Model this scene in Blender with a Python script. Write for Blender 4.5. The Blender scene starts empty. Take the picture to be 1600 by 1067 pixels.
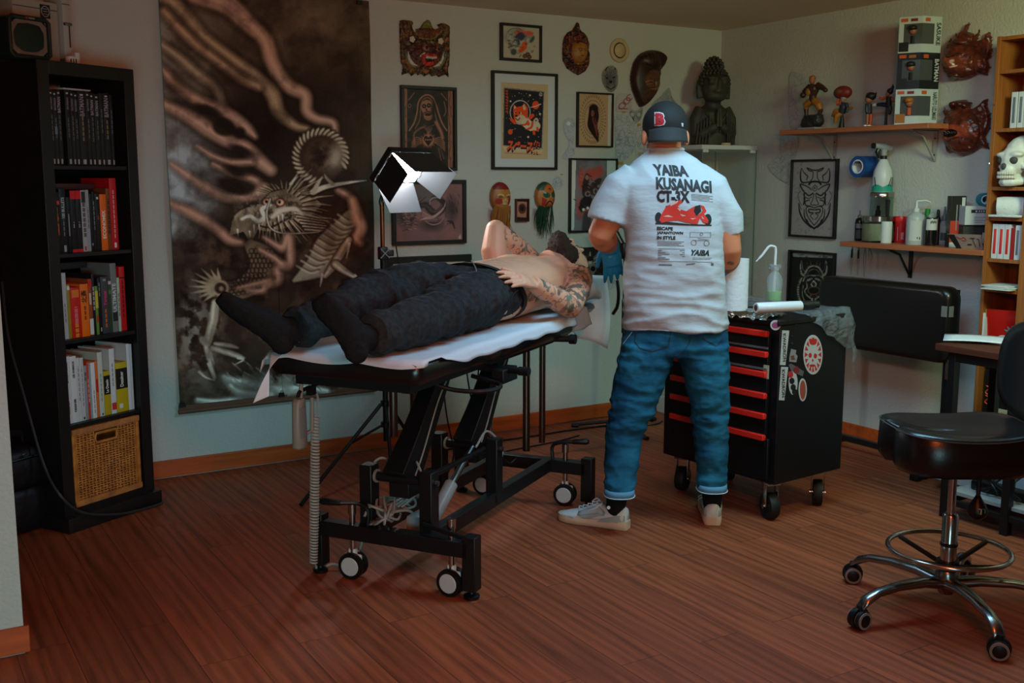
import bpy, bmesh, math, random
import numpy as np
from math import pi, sin, cos, radians, sqrt, atan2
from mathutils import Matrix, Vector, noise
from mathutils.bvhtree import BVHTree
random.seed(7)
S = bpy.context.scene
COL = S.collection
# ------------------------------------------------------------------ camera
FPX, PITCH, HEAD, CAMH = 1680.76, 0.149218, 0.542574, 1.40
_F = np.array([sin(HEAD)*cos(PITCH), cos(HEAD)*cos(PITCH), -sin(PITCH)])
_R = np.array([cos(HEAD), -sin(HEAD), 0.0]); _U = np.cross(_R, _F); _C = np.array([0, 0, CAMH])
cd = bpy.data.cameras.new('camera'); cam = bpy.data.objects.new('camera', cd); COL.objects.link(cam)
cd.sensor_width = 36; cd.lens = FPX/1600*36; cd.clip_start = .05; cd.clip_end = 60
cam.matrix_world = Matrix(((_R[0], _U[0], -_F[0], 0), (_R[1], _U[1], -_F[1], 0), (_R[2], _U[2], -_F[2], CAMH), (0, 0, 0, 1)))
S.camera = cam
S.view_settings.view_transform = 'Standard'; S.view_settings.look = 'None'
S.view_settings.gamma = 1; S.view_settings.use_curve_mapping = False
S.view_settings.exposure = 0.0
# ------------------------------------------------------------------ world + lights
W = bpy.data.worlds.new('world'); S.world = W; W.use_nodes = True
W.node_tree.nodes['Background'].inputs[0].default_value = (0.9, 0.75, 0.6, 1)
W.node_tree.nodes['Background'].inputs[1].default_value = 0.02
def area(name, loc, target, sx, sy, power, col, spread=180):
    l = bpy.data.lights.new(name, 'AREA'); l.shape = 'RECTANGLE'; l.size = sx; l.size_y = sy
    l.energy = power; l.color = col; l.spread = radians(spread)
    o = bpy.data.objects.new(name, l); COL.objects.link(o); o.location = loc
    d = Vector(target)-Vector(loc)
    o.rotation_euler = d.to_track_quat('-Z', 'Y').to_euler()
    return o
area('ceiling_lamp', (2.7, 2.55, 2.24), (2.85, 2.75, 0), 1.3, 0.5, 29, (0.35, 0.74, 1.0), 160)
area('cool_side_fill', (-0.1, -0.7, 0.8), (1.0, 4.9, 0.0), 1.2, 0.8, 11.5, (0.44, 0.94, 1.0), 84)  # added cool fill for the stub and lower left wall, no window there
area('desk_lamp', (3.4, 1.5, 2.2), (4.5, 3.3, 1.2), 0.5, 0.4, 15.5, (0.77, 1.0, 0.55), 120)
area('warm_upper_fill', (0.9, 0.4, 1.85), (1.9, 4.2, 2.3), 0.3, 0.3, 21, (1, 0.16, 0.02), 170)  # unseen warm fill, added to tint the upper walls and ceiling
# ------------------------------------------------------------------ pixel -> point helpers (photo pixels 1600x1067)
def ray(x, y): return _F + _R*(x-800)/FPX - _U*(y-533.5)/FPX
def fl(x, y, z=0.0):
    d = ray(x, y); return Vector(_C + d*(z-CAMH)/d[2])
def onY(x, y, Y):
    d = ray(x, y); return Vector(_C + d*Y/d[1])
def onX(x, y, X):
    d = ray(x, y); return Vector(_C + d*X/d[0])
def onP(x, y, p, n):
    d = Vector(ray(x, y)); c = Vector(_C); n = Vector(n); return c + d*((Vector(p)-c).dot(n)/d.dot(n))
def toz(p, y2):
    """height above point p (x,y) seen at pixel row y2"""
    p = np.array(p, float); lo, hi = -1.0, 4.0
    for _ in range(50):
        m = (lo+hi)/2; q = np.array([p[0], p[1], m])-_C; yy = 533.5-FPX*(q@_U)/(q@_F)
        lo, hi = (m, hi) if yy > y2 else (lo, m)
    return lo
# ------------------------------------------------------------------ mesh builder
V = Vector
def rotz(a): return Matrix.Rotation(a, 4, 'Z')
def frame(loc, x=None, z=None, rz=0.0):
    """matrix with origin loc"""
    return Matrix.Translation(V(loc)) @ rotz(rz)
def basis(loc, ax, ay, az):
    m = Matrix.Identity(4)
    for i in range(3):
        m[i][0] = ax[i]; m[i][1] = ay[i]; m[i][2] = az[i]; m[i][3] = loc[i]
    return m
def look(loc, d, up=(0, 0, 1)):
    """z axis along d"""
    d = V(d).normalized(); up = V(up)
    if abs(d.dot(up)) > .99: up = V((1, 0, 0))
    x = up.cross(d).normalized(); y = d.cross(x)
    return basis(loc, x, y, d)
WM = {}
class MB:
    def __init__(s): s.v = []; s.f = []; s.m = []; s.mat = 0; s.T = None; s.col = None
    def add(s, vs, fs, T=None):
        n = len(s.v)
        M = T if s.T is None else (s.T if T is None else s.T @ T)
        if M is not None: vs = [tuple(M @ V(p)) for p in vs]
        s.v.extend([tuple(p) for p in vs]); s.f.extend([tuple(i+n for i in f) for f in fs]); s.m.extend([s.mat]*len(fs))
        return s
    def box(s, c, d, T=None, b=0.0, taper=None):
        x, y, z = d[0]/2, d[1]/2, d[2]/2
        if b <= 0:
            vs = [(sx*x, sy*y, sz*z) for sz in (-1, 1) for sy in (-1, 1) for sx in (-1, 1)]
            fs = [(0, 2, 3, 1), (4, 5, 7, 6), (0, 1, 5, 4), (2, 6, 7, 3), (0, 4, 6, 2), (1, 3, 7, 5)]
        else:
            b = min(b, x*.98, y*.98, z*.98); bm = bmesh.new(); bmesh.ops.create_cube(bm, size=1)
            for q in bm.verts: q.co = V((q.co.x*2*x, q.co.y*2*y, q.co.z*2*z))
            bmesh.ops.bevel(bm, geom=list(bm.edges), offset=b, segments=2, profile=.5, affect='EDGES')
            bm.verts.index_update(); vs = [tuple(q.co) for q in bm.verts]; fs = [tuple(q.index for q in f.verts) for f in bm.faces]; bm.free()
        if taper: vs = [(p[0]*(taper[0] if p[2] > 0 else 1), p[1]*(taper[1] if p[2] > 0 else 1), p[2]) for p in vs]
        vs = [(p[0]+c[0], p[1]+c[1], p[2]+c[2]) for p in vs]
        return s.add(vs, fs, T)
    def loft(s, rings, close=True, caps=True, T=None):
        n = len(rings[0]); vs = [p for r in rings for p in r]; fs = []
        for i in range(len(rings)-1):
            for j in range(n if close else n-1):
                k = (j+1) % n; fs.append((i*n+j, i*n+k, (i+1)*n+k, (i+1)*n+j))
        if caps and close: fs.append(tuple(range(n-1, -1, -1))); fs.append(tuple((len(rings)-1)*n+j for j in range(n)))
        return s.add(vs, fs, T)
    def tube(s, pts, r, n=10, T=None, caps=True, closed=False, sq=None):
        pts = [V(p) for p in pts]; L = len(pts); rs = r if hasattr(r, '__len__') else [r]*L
        rings = []; prev = None
        for i, p in enumerate(pts):
            a = pts[(i-1) % L] if (i > 0 or closed) else p; b = pts[(i+1) % L] if (i < L-1 or closed) else p
            t = (b-a)
            t = t.normalized() if t.length > 1e-9 else V((0, 0, 1))
            if prev is None:
                up = V((0, 0, 1)) if abs(t.z) < .9 else V((1, 0, 0)); x = up.cross(t).normalized()
            else:
                x = prev - t*prev.dot(t)
                x = x.normalized() if x.length > 1e-6 else V((1, 0, 0))
            prev = x; y = t.cross(x); kx, ky = sq if sq else (1, 1)
            rings.append([p + (x*cos(2*pi*k/n)*kx + y*sin(2*pi*k/n)*ky)*rs[i] for k in range(n)])
        if closed: rings.append(rings[0]); return s.loft(rings, caps=False, T=T)
        return s.loft(rings, caps=caps, T=T)
    def cyl(s, a, b, r, n=16, r2=None, T=None): return s.tube([a, b], [r, r if r2 is None else r2], n, T)
    def lathe(s, prof, n=20, T=None, arc=None):
        """prof: (radius, z) list"""
        rings = [[(r*cos(2*pi*k/n), r*sin(2*pi*k/n), z) for k in range(n)] for r, z in prof]
        return s.loft(rings, T=T)
    def ell(s, c, r, T=None, n=14, m=9):
        vs = []; fs = []
        for i in range(1, m):
            th = pi*i/m
            for k in range(n): ph = 2*pi*k/n; vs.append((c[0]+r[0]*sin(th)*cos(ph), c[1]+r[1]*sin(th)*sin(ph), c[2]+r[2]*cos(th)))
        a = len(vs); vs += [(c[0], c[1], c[2]+r[2]), (c[0], c[1], c[2]-r[2])]
        for i in range(m-2):
            for k in range(n): q = (k+1) % n; fs.append((i*n+k, (i+1)*n+k, (i+1)*n+q, i*n+q))
        for k in range(n): q = (k+1) % n; fs.append((a, k, q)); fs.append((a+1, (m-2)*n+q, (m-2)*n+k))
        return s.add(vs, fs, T)
    def prism(s, poly, d, T=None):
        """poly in xy, extruded along z from 0 to d"""
        n = len(poly); vs = [(p[0], p[1], 0) for p in poly]+[(p[0], p[1], d) for p in poly]
        ar = sum(poly[i][0]*poly[(i+1) % n][1]-poly[(i+1) % n][0]*poly[i][1] for i in range(n))
        if ar < 0: vs = vs[n-1::-1]+vs[:n-1:-1]
        fs = [tuple(range(n-1, -1, -1)), tuple(range(n, 2*n))]+[(i, (i+1) % n, n+(i+1) % n, n+i) for i in range(n)]
        return s.add(vs, fs, T)
    def grid(s, nx, ny, fn, T=None):
        vs = [fn(i/(nx-1), j/(ny-1)) for j in range(ny) for i in range(nx)]
        fs = [(j*nx+i, j*nx+i+1, (j+1)*nx+i+1, (j+1)*nx+i) for j in range(ny-1) for i in range(nx-1)]
        return s.add(vs, fs, T)
    def mesh(s, name):
        me = bpy.data.meshes.new(name); me.from_pydata(s.v, [], s.f)
        if any(s.m): me.polygons.foreach_set('material_index', s.m)
        return me
def link(name, me, mats, parent=None, M=None, smooth=40, origin=None):
    """M: frame in which mesh coords are written (world matrix). parent: object -> child coordinates."""
    M = M or Matrix.Identity(4)
    if parent is not None: L = WM[parent.name].inverted() @ M
    else:
        if origin is None: origin = M.translation
        L = Matrix.Translation(-V(origin)) @ M
    me.transform(L)
    o = bpy.data.objects.new(name, me); COL.objects.link(o)
    if parent is not None: o.parent = parent; WM[o.name] = WM[parent.name].copy()
    else: o.location = origin; WM[o.name] = Matrix.Translation(V(origin))
    for m in (mats if isinstance(mats, (list, tuple)) else [mats]): me.materials.append(m)
    if smooth: shade(me, smooth)
    return o
def shade(me, ang=40):
    me.polygons.foreach_set('use_smooth', [True]*len(me.polygons))
    if ang < 180:
        try: me.set_sharp_from_angle(angle=radians(ang))
        except Exception: pass
def obj(name, mb, mats, parent=None, M=None, smooth=40, origin=None, bev=0, label=None):
    me = mb.mesh(name); o = link(name, me, mats, parent, M, smooth, origin)
    if bev:
        b = o.modifiers.new('bevel', 'BEVEL'); b.width = bev; b.segments = 2; b.limit_method = 'ANGLE'; b.angle_limit = radians(50)
    if label: o['label'] = label
    return o
def tag(o, label, cat, group=None):
    o['label'] = label; o['category'] = cat
    if group: o['group'] = group
    return o
def thing(name, label, cat, loc=(0, 0, 0), rz=0.0, group=None):
    o = bpy.data.objects.new(name, None); COL.objects.link(o); o.empty_display_size = .05
    o.location = loc; o.rotation_euler = (0, 0, rz); WM[o.name] = frame(loc, rz=rz)
    return tag(o, label, cat, group)
def struct(name, mb, mats, M=None, **k):
    o = obj(name, mb, mats, None, M, **k); o['kind'] = 'structure'; return o
def kids(o): return [c for c in bpy.data.objects if c.parent == o]
def dup(src, loc, rz, label, group=None):
    r = src.copy(); COL.objects.link(r); r.location = loc; r.rotation_euler = (0, 0, rz); r['label'] = label
    if group: r['group'] = group
    WM[r.name] = frame(loc, rz=rz)
    for c in kids(src):
        d = c.copy(); COL.objects.link(d); d.parent = r
        for g in kids(c):
            e = g.copy(); COL.objects.link(e); e.parent = d
    return r
def spline(pts, n=8, closed=False):
    pts = [V(p) for p in pts]; out = []; L = len(pts); rng = L if closed else L-1
    for i in range(rng):
        p0 = pts[(i-1) % L] if (closed or i > 0) else pts[i]*2-pts[i+1]
        p1 = pts[i]; p2 = pts[(i+1) % L]
        p3 = pts[(i+2) % L] if (closed or i < L-2) else p2*2-p1
        for k in range(n):
            t = k/n; out.append(.5*((2*p1)+(p2-p0)*t+(2*p0-5*p1+4*p2-p3)*t*t+(3*p1-p0-3*p2+p3)*t**3))
    if not closed: out.append(pts[-1])
    return out
# ------------------------------------------------------------------ materials
def lin(c):
    c = [x/255 for x in c[:3]]
    return tuple(x/12.92 if x <= .04045 else ((x+.055)/1.055)**2.4 for x in c)+(1,)
MATS = {}
def mat(name, c=(128, 128, 128), rough=.5, metal=0, bump=None, var=None, coat=0, trans=0, emit=0, attr=None, spec=.5, ior=1.45, alpha=1, sheen=0, sss=0):
    if name in MATS: return MATS[name]
    m = bpy.data.materials.new(name); m.use_nodes = True; N = m.node_tree.nodes; K = m.node_tree.links; p = N['Principled BSDF']
    p.inputs['Base Color'].default_value = lin(c); p.inputs['Roughness'].default_value = rough; p.inputs['Metallic'].default_value = metal
    p.inputs['Specular IOR Level'].default_value = spec; p.inputs['Coat Weight'].default_value = coat; p.inputs['Transmission Weight'].default_value = trans
    p.inputs['IOR'].default_value = ior; p.inputs['Alpha'].default_value = alpha; p.inputs['Sheen Weight'].default_value = sheen
    if sss: p.inputs['Subsurface Weight'].default_value = sss; p.inputs['Subsurface Radius'].default_value = (.01, .004, .002); p.inputs['Subsurface Scale'].default_value = .5
    if emit: p.inputs['Emission Color'].default_value = lin(c); p.inputs['Emission Strength'].default_value = emit
    tc = N.new('ShaderNodeTexCoord')
    base = None
    if attr:
        a = N.new('ShaderNodeAttribute'); a.attribute_name = attr; base = a.outputs['Color']; K.new(base, p.inputs['Base Color'])
    if var:   # (scale, colour2, contrast[, stretch])
        n = N.new('ShaderNodeTexNoise'); n.inputs['Scale'].default_value = var[0]; n.inputs['Detail'].default_value = 5
        src = tc.outputs['Object']
        if len(var) > 3:
            mp = N.new('ShaderNodeMapping'); mp.inputs['Scale'].default_value = var[3]; K.new(src, mp.inputs['Vector']); src = mp.outputs['Vector']
        K.new(src, n.inputs['Vector'])
        r = N.new('ShaderNodeMapRange'); r.inputs[1].default_value = .5-var[2]; r.inputs[2].default_value = .5+var[2]; K.new(n.outputs['Fac'], r.inputs[0])
        x = N.new('ShaderNodeMix'); x.data_type = 'RGBA'; K.new(r.outputs[0], x.inputs[0])
        if base: K.new(base, x.inputs[6])
        else: x.inputs[6].default_value = lin(c)
        x.inputs[7].default_value = lin(var[1]); K.new(x.outputs[2], p.inputs['Base Color'])
    if bump:  # (scale, strength, distance[, stretch])
        n = N.new('ShaderNodeTexNoise'); n.inputs['Scale'].default_value = bump[0]; n.inputs['Detail'].default_value = 4
        src = tc.outputs['Object']
        if len(bump) > 3:
            mp = N.new('ShaderNodeMapping'); mp.inputs['Scale'].default_value = bump[3]; K.new(src, mp.inputs['Vector']); src = mp.outputs['Vector']
        K.new(src, n.inputs['Vector'])
        b = N.new('ShaderNodeBump'); b.inputs['Strength'].default_value = bump[1]; b.inputs['Distance'].default_value = bump[2]
        K.new(n.outputs['Fac'], b.inputs['Height']); K.new(b.outputs['Normal'], p.inputs['Normal'])
    MATS[name] = m; return m
BLACK = mat('black_powder_coat', (16, 16, 17), .45)
BLKP = mat('black_plastic', (14, 14, 15), .4)
WHITE = mat('white_plastic', (205, 208, 208), .4)
CHROME = mat('chrome', (190, 190, 190), .18, 1)
STEEL = mat('brushed_steel', (140, 140, 140), .35, 1)
PAPER = mat('white_paper', (214, 219, 222), .75)
PRINT = mat('black_print', (22, 22, 23), .6)
WPRINT = mat('white_print', (190, 190, 190), .6)
# ------------------------------------------------------------------ text as mesh (lies in xy, z up)
def text_mesh(txt, size, bold=0.0, shear=0.0, sx=1.0, align='CENTER', extrude=0.0, spacing=1.0, res=3):
    c = bpy.data.curves.new('t', 'FONT'); c.body = txt; c.size = size; c.align_x = align; c.align_y = 'CENTER'; c.shear = shear
    c.offset = bold; c.extrude = extrude; c.space_character = spacing; c.resolution_u = res
    o = bpy.data.objects.new('t', c); COL.objects.link(o)
    dg = bpy.context.evaluated_depsgraph_get(); me = bpy.data.meshes.new_from_object(o.evaluated_get(dg))
    bpy.data.objects.remove(o); bpy.data.curves.remove(c)
    if sx != 1: me.transform(Matrix.Diagonal((sx, 1, 1, 1)))
    return me
def text_into(mb, txt, size, T, **k):
    w = k.pop('width', None)
    me = text_mesh(txt, size, **k); vs = [v.co.copy() for v in me.vertices]
    if w and vs:
        x0 = min(v.x for v in vs); x1 = max(v.x for v in vs); q = w/(x1-x0)
        for v in vs: v.x *= q
    mb.add(vs, [tuple(p.vertices) for p in me.polygons], T); bpy.data.meshes.remove(me); return mb
# ------------------------------------------------------------------ painted artwork: a fine grid with a colour per vertex
class Art:
    def __init__(s, nx, ny, bg, x0=0.0, y0=0.0, x1=1.0, y1=1.0):
        s.nx, s.ny = nx, ny; s.a = np.zeros((ny, nx, 3)); s.a[:] = bg
        s.X, s.Y = np.meshgrid(np.linspace(x0, x1, nx), np.linspace(y0, y1, ny)); s.st = (x1-x0)/(nx-1)
        s.o = (0.0, 0.0); s.k = 1.0; s.rng = np.random.RandomState(nx*7+ny)
    def crop(s, ox, oy, k): s.o = (ox, oy); s.k = k; return s
    def P(s, pts): return np.array([(s.o[0]+p[0]*s.k, s.o[1]+p[1]*s.k) for p in pts], float)
    def mix(s, m, c, sl=None):
        m = np.clip(m, 0, 1)[..., None]
        if sl is None: s.a = s.a*(1-m)+np.array(c, float)*m
        else: s.a[sl] = s.a[sl]*(1-m)+np.array(c, float)*m
    def smooth(s, P, n=6): return np.array([(p.x, p.y) for p in spline([(q[0], q[1], 0) for q in P], n)])
    def line(s, pts, w, c, soft=1.0, op=1.0, curve=True):
        P = s.P(pts); ws = np.array(w if hasattr(w, '__len__') else [w]*len(P), float)*s.k*.5
        if curve and len(P) > 2:
            Q = s.smooth(P); ws = np.interp(np.linspace(0, 1, len(Q)), np.linspace(0, 1, len(P)), ws); P = Q
        D = np.full(s.X.shape, -1e9)
        for i in range(len(P)-1):
            a, b = P[i], P[i+1]; wm = max(ws[i], ws[i+1])+soft*s.st+s.st
            x0, x1 = sorted((a[0], b[0])); y0, y1 = sorted((a[1], b[1]))
            i0 = int(max(0, (x0-wm-s.X[0, 0])/s.st)); i1 = int((x1+wm-s.X[0, 0])/s.st)+2
            sty = (s.Y[-1, 0]-s.Y[0, 0])/(s.ny-1); j0 = int(max(0, (y0-wm-s.Y[0, 0])/sty)); j1 = int((y1+wm-s.Y[0, 0])/sty)+2
            if i1 <= 0 or j1 <= 0: continue
            X = s.X[j0:j1, i0:i1]; Y = s.Y[j0:j1, i0:i1]
            if X.size == 0: continue
            d = b-a; L = max(d@d, 1e-12); t = np.clip(((X-a[0])*d[0]+(Y-a[1])*d[1])/L, 0, 1)
            dd = (ws[i]+(ws[i+1]-ws[i])*t)-np.hypot(X-a[0]-t*d[0], Y-a[1]-t*d[1])
            D[j0:j1, i0:i1] = np.maximum(D[j0:j1, i0:i1], dd)
        s.mix(np.clip(D/(soft*s.st)+.5, 0, 1)*op, c); return s
    def ell(s, x, y, rx, ry, c, rot=0, soft=1.0, op=1.0, ring=None):
        (x, y), = s.P([(x, y)]); rx *= s.k; ry *= s.k
        dx = (s.X-x)*cos(rot)+(s.Y-y)*sin(rot); dy = -(s.X-x)*sin(rot)+(s.Y-y)*cos(rot)
        q = np.hypot(dx/rx, dy/ry); d = (1-q)*min(rx, ry)
        if ring: d = ring*s.k*.5-np.abs(d)
        s.mix(np.clip(d/(soft*s.st)+.5, 0, 1)*op, c); return s
    def poly(s, pts, c, op=1.0, curve=False, soft=1.0):
        P = s.P(pts)
        if curve: P = np.array([(p.x, p.y) for p in spline([(q[0], q[1], 0) for q in P], 6, True)])
        x0, y0 = P.min(0); x1, y1 = P.max(0)
        ins = np.zeros(s.X.shape, bool); n = len(P)
        for i in range(n):
            (xa, ya), (xb, yb) = P[i], P[(i+1) % n]
            if ya == yb: continue
            cnd = ((s.Y >= min(ya, yb)) & (s.Y < max(ya, yb)))
            ins ^= cnd & (s.X < (s.Y-ya)*(xb-xa)/(yb-ya)+xa)
        s.mix(ins*op, c); return s
    def fbm(s, sc, oct=4, seed=0):
        r = np.random.RandomState(seed); out = np.zeros(s.X.shape); amp = 1.0; tot = 0
        for o in range(oct):
            g = r.rand(64, 64); x = (s.X-s.X[0, 0])/sc*2**o; y = (s.Y-s.Y[0, 0])/sc*2**o
            xi = np.floor(x).astype(int); yi = np.floor(y).astype(int); fx = x-xi; fy = y-yi; fx = fx*fx*(3-2*fx); fy = fy*fy*(3-2*fy)
            v = (g[yi % 64, xi % 64]*(1-fx)+g[yi % 64, (xi+1) % 64]*fx)*(1-fy)+(g[(yi+1) % 64, xi % 64]*(1-fx)+g[(yi+1) % 64, (xi+1) % 64]*fx)*fy
            out += v*amp; tot += amp; amp *= .5
        return out/tot
    def mottled(s, sc, c, lo=.45, hi=.7, op=1.0, seed=0, region=None):
        m = np.clip((s.fbm(sc, 5, seed)-lo)/(hi-lo), 0, 1)*op
        if region is not None: m = m*region
        s.mix(m, c); return s
    def blob(s, x, y, rx, ry):
        (x, y), = s.P([(x, y)]); return np.clip(1.3-np.hypot((s.X-x)/(rx*s.k), (s.Y-y)/(ry*s.k)), 0, 1)
    def grainy(s, amt): s.a += (s.rng.rand(s.ny, s.nx, 1)-.5)*amt; return s
    def build(s, name, fn, m, parent=None, origin=None, thick=None, **k):
        """fn(u,v)-> world point"""
        nx, ny = s.nx, s.ny; me = bpy.data.meshes.new(name)
        vs = [tuple(fn(i/(nx-1), j/(ny-1))) for j in range(ny) for i in range(nx)]
        fs = [(j*nx+i, (j+1)*nx+i, (j+1)*nx+i+1, j*nx+i+1) for j in range(ny-1) for i in range(nx-1)]
        me.from_pydata(vs, [], fs)
        c = np.clip(s.a, 0, 255).reshape(-1, 3)/255; c = np.where(c <= .04045, c/12.92, ((c+.055)/1.055)**2.4)
        at = me.color_attributes.new('art', 'FLOAT_COLOR', 'POINT'); at.data.foreach_set('color', np.hstack([c, np.ones((len(c), 1))]).astype(np.float32).ravel())
        return link(name, me, m, parent, None, 180, origin)
ARTM = mat('artwork_paper', rough=.6, attr='art', spec=.25)
ARTG = mat('artwork_glazed', rough=.35, attr='art', spec=.3)
# ------------------------------------------------------------------ the room
BY, RX, CZ = 5.09, 4.55, 2.29
WALLM = mat('textured_wall_paint', (186, 190, 182), .85, bump=(80, .6, .006))
CEILM = mat('ceiling_paint', (226, 206, 172), .9)
def wood_floor():
    m = bpy.data.materials.new('wood_plank_floor'); m.use_nodes = True; N = m.node_tree.nodes; K = m.node_tree.links; p = N['Principled BSDF']
    tc = N.new('ShaderNodeTexCoord'); mp = N.new('ShaderNodeMapping'); mp.inputs['Rotation'].default_value = (0, 0, pi/2); K.new(tc.outputs['Object'], mp.inputs['Vector'])
    br = N.new('ShaderNodeTexBrick'); br.offset = .37; br.inputs['Scale'].default_value = 1; br.inputs['Brick Width'].default_value = 1.0; br.inputs['Row Height'].default_value = .15
    br.inputs['Mortar Size'].default_value = .0012; br.inputs['Mortar Smooth'].default_value = .1; br.inputs['Bias'].default_value = 0
    br.inputs['Color1'].default_value = (0, 0, 0, 1); br.inputs['Color2'].default_value = (1, 1, 1, 1); br.inputs['Mortar'].default_value = (.5, .5, .5, 1)
    K.new(mp.outputs['Vector'], br.inputs['Vector'])
    # grain, shifted per plank
    sh = N.new('ShaderNodeVectorMath'); sh.operation = 'MULTIPLY_ADD'; sh.inputs[1].default_value = (7.3, 13.7, 3.1); K.new(br.outputs['Color'], sh.inputs[0]); K.new(tc.outputs['Object'], sh.inputs[2])
    st = N.new('ShaderNodeMapping'); st.inputs['Scale'].default_value = (14, 1.1, 1); K.new(sh.outputs[0], st.inputs['Vector'])
    n1 = N.new('ShaderNodeTexNoise'); n1.inputs['Scale'].default_value = 1.6; n1.inputs['Detail'].default_value = 6; n1.inputs['Distortion'].default_value = .8; K.new(st.outputs[0], n1.inputs['Vector'])
    st2 = N.new('ShaderNodeMapping'); st2.inputs['Scale'].default_value = (110, 3.0, 1); K.new(sh.outputs[0], st2.inputs['Vector'])
    n2 = N.new('ShaderNodeTexNoise'); n2.inputs['Scale'].default_value = 1.5; n2.inputs['Detail'].default_value = 3; K.new(st2.outputs[0], n2.inputs['Vector'])
    wv = N.new('ShaderNodeTexWave'); wv.inputs['Scale'].default_value = .55; wv.inputs['Distortion'].default_value = 9; wv.inputs['Detail'].default_value = 2; wv.inputs['Detail Scale'].default_value = .7; K.new(st.outputs[0], wv.inputs['Vector'])
    r = N.new('ShaderNodeValToRGB'); e = r.color_ramp.elements; e[0].position = .28; e[0].color = lin((92, 45, 26)); e[1].position = .68; e[1].color = lin((158, 83, 50)); q = e.new(.46); q.color = lin((130, 67, 40))
    a1 = N.new('ShaderNodeMath'); a1.operation = 'MULTIPLY_ADD'; a1.inputs[1].default_value = .35; K.new(n2.outputs['Fac'], a1.inputs[0])
    a2 = N.new('ShaderNodeMath'); a2.operation = 'MULTIPLY_ADD'; a2.inputs[1].default_value = .16; K.new(wv.outputs['Fac'], a2.inputs[0])
    a3 = N.new('ShaderNodeMath'); a3.operation = 'MULTIPLY'; a3.inputs[1].default_value = .58; K.new(n1.outputs['Fac'], a3.inputs[0])
    K.new(a3.outputs[0], a2.inputs[2]); K.new(a2.outputs[0], a1.inputs[2]); K.new(a1.outputs[0], r.inputs[0])
    hs = N.new('ShaderNodeHueSaturation'); K.new(r.outputs[0], hs.inputs['Color'])
    pv = N.new('ShaderNodeMapRange'); pv.inputs[3].default_value = .84; pv.inputs[4].default_value = 1.14; K.new(br.outputs['Color'], pv.inputs[0]); K.new(pv.outputs[0], hs.inputs['Value'])
    mx = N.new('ShaderNodeMix'); mx.data_type = 'RGBA'; mx.inputs[7].default_value = lin((72, 34, 20)); K.new(br.outputs['Fac'], mx.inputs[0]); K.new(hs.outputs[0], mx.inputs[6]); K.new(mx.outputs[2], p.inputs['Base Color'])
    p.inputs['Roughness'].default_value = .52; p.inputs['Specular IOR Level'].default_value = .3
    b = N.new('ShaderNodeBump'); b.inputs['Strength'].default_value = .12; b.inputs['Distance'].default_value = .002; K.new(n2.outputs['Fac'], b.inputs['Height']); K.new(b.outputs[0], p.inputs['Normal'])
    return m
FLOORM = wood_floor()
BASEM = mat('baseboard_wood', (200, 92, 32), .5, var=(3, (150, 62, 20), .25, (1, 12, 12)))
X0, Y0 = -1.9, -2.2
struct('floor', MB().box(((X0+RX)/2, (Y0+BY)/2, -.05), (RX-X0+.2, BY-Y0+.2, .1)), FLOORM, smooth=0)
struct('ceiling', MB().box(((X0+RX)/2, (Y0+BY)/2, CZ+.05), (RX-X0+.2, BY-Y0+.2, .1)), CEILM, smooth=0)
struct('wall_back', MB().box(((X0+RX)/2, BY+.05, CZ/2), (RX-X0+.2, .1, CZ)), WALLM, smooth=0)
struct('wall_right', MB().box((RX+.05, (Y0+BY)/2, CZ/2), (.1, BY-Y0, CZ)), WALLM, smooth=0)
struct('wall_left', MB().box((X0-.05, (Y0+BY)/2, CZ/2), (.1, BY-Y0, CZ)), WALLM, smooth=0)
struct('wall_front', MB().box(((X0+RX)/2, Y0-.05, CZ/2), (RX-X0, .1, CZ)), WALLM, smooth=0)
SX, SY = 0.325, 3.36
struct('wall_stub', MB().box(((X0+SX)/2, SY+.06, CZ/2), (SX-X0, .12, CZ)), WALLM, smooth=0)
def skirting(name, a, b, h=.085, t=.014):
    a, b = V(a), V(b); d = (b-a).normalized(); n = V((d.y, -d.x, 0)); L = (b-a).length
    mb = MB(); mb.box((L/2, t/2, h/2+.004), (L, t, h-.004)); 
    k = int(L/2.0)
    o = struct(name, mb, BASEM, basis(a, d, n, V((0, 0, 1))), bev=.003)
    return o
skirting('baseboard_back', (X0, BY, 0), (RX, BY, 0)); skirting('baseboard_right', (RX, BY-.015, 0), (RX, Y0, 0))
skirting('baseboard_stub', (X0, SY, 0), (SX+.014, SY, 0))
# ------------------------------------------------------------------ black bookshelf on the left and what stands in and on it
BSW, BSH, BSD = .463, 1.85, .39
_bl, _br = fl(107, 833), fl(246, 786)
BSA = atan2(_br.y-_bl.y, _br.x-_bl.x)
BSM = frame((_bl.x, _bl.y, 0), rz=BSA)
SHELFM = mat('black_brown_veneer', (27, 22, 20), .45, var=(4, (17, 14, 13), .2, (30, 30, 2)))
t = thing('bookshelf', 'tall narrow black-brown bookshelf with five open compartments of books', 'bookshelf', (_bl.x, _bl.y, 0), BSA)
PT = .052
for x in (PT/2, BSW-PT/2): obj('side_panel', MB().box((x, BSD/2+.012, BSH/2+.03), (PT, BSD, BSH-.06)), SHELFM, t, BSM, bev=.002)
obj('top_panel', MB().box((BSW/2, BSD/2+.012, BSH-.026), (BSW-2*PT, BSD, .052)), SHELFM, t, BSM, bev=.002)
obj('plinth', MB().box((BSW/2, BSD/2, .03), (BSW+.02, BSD+.04, .06), b=.002).box((BSW/2, BSD/2+.012, .072), (BSW-2*PT, BSD, .024)), SHELFM, t, BSM)
obj('back_panel', MB().box((BSW/2, BSD-.005, BSH/2), (BSW-2*PT, .01, BSH-.15)), SHELFM, t, BSM)
CH = (BSH-.052-.084)/5; SZ = [.084+CH*k for k in range(5)]
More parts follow.
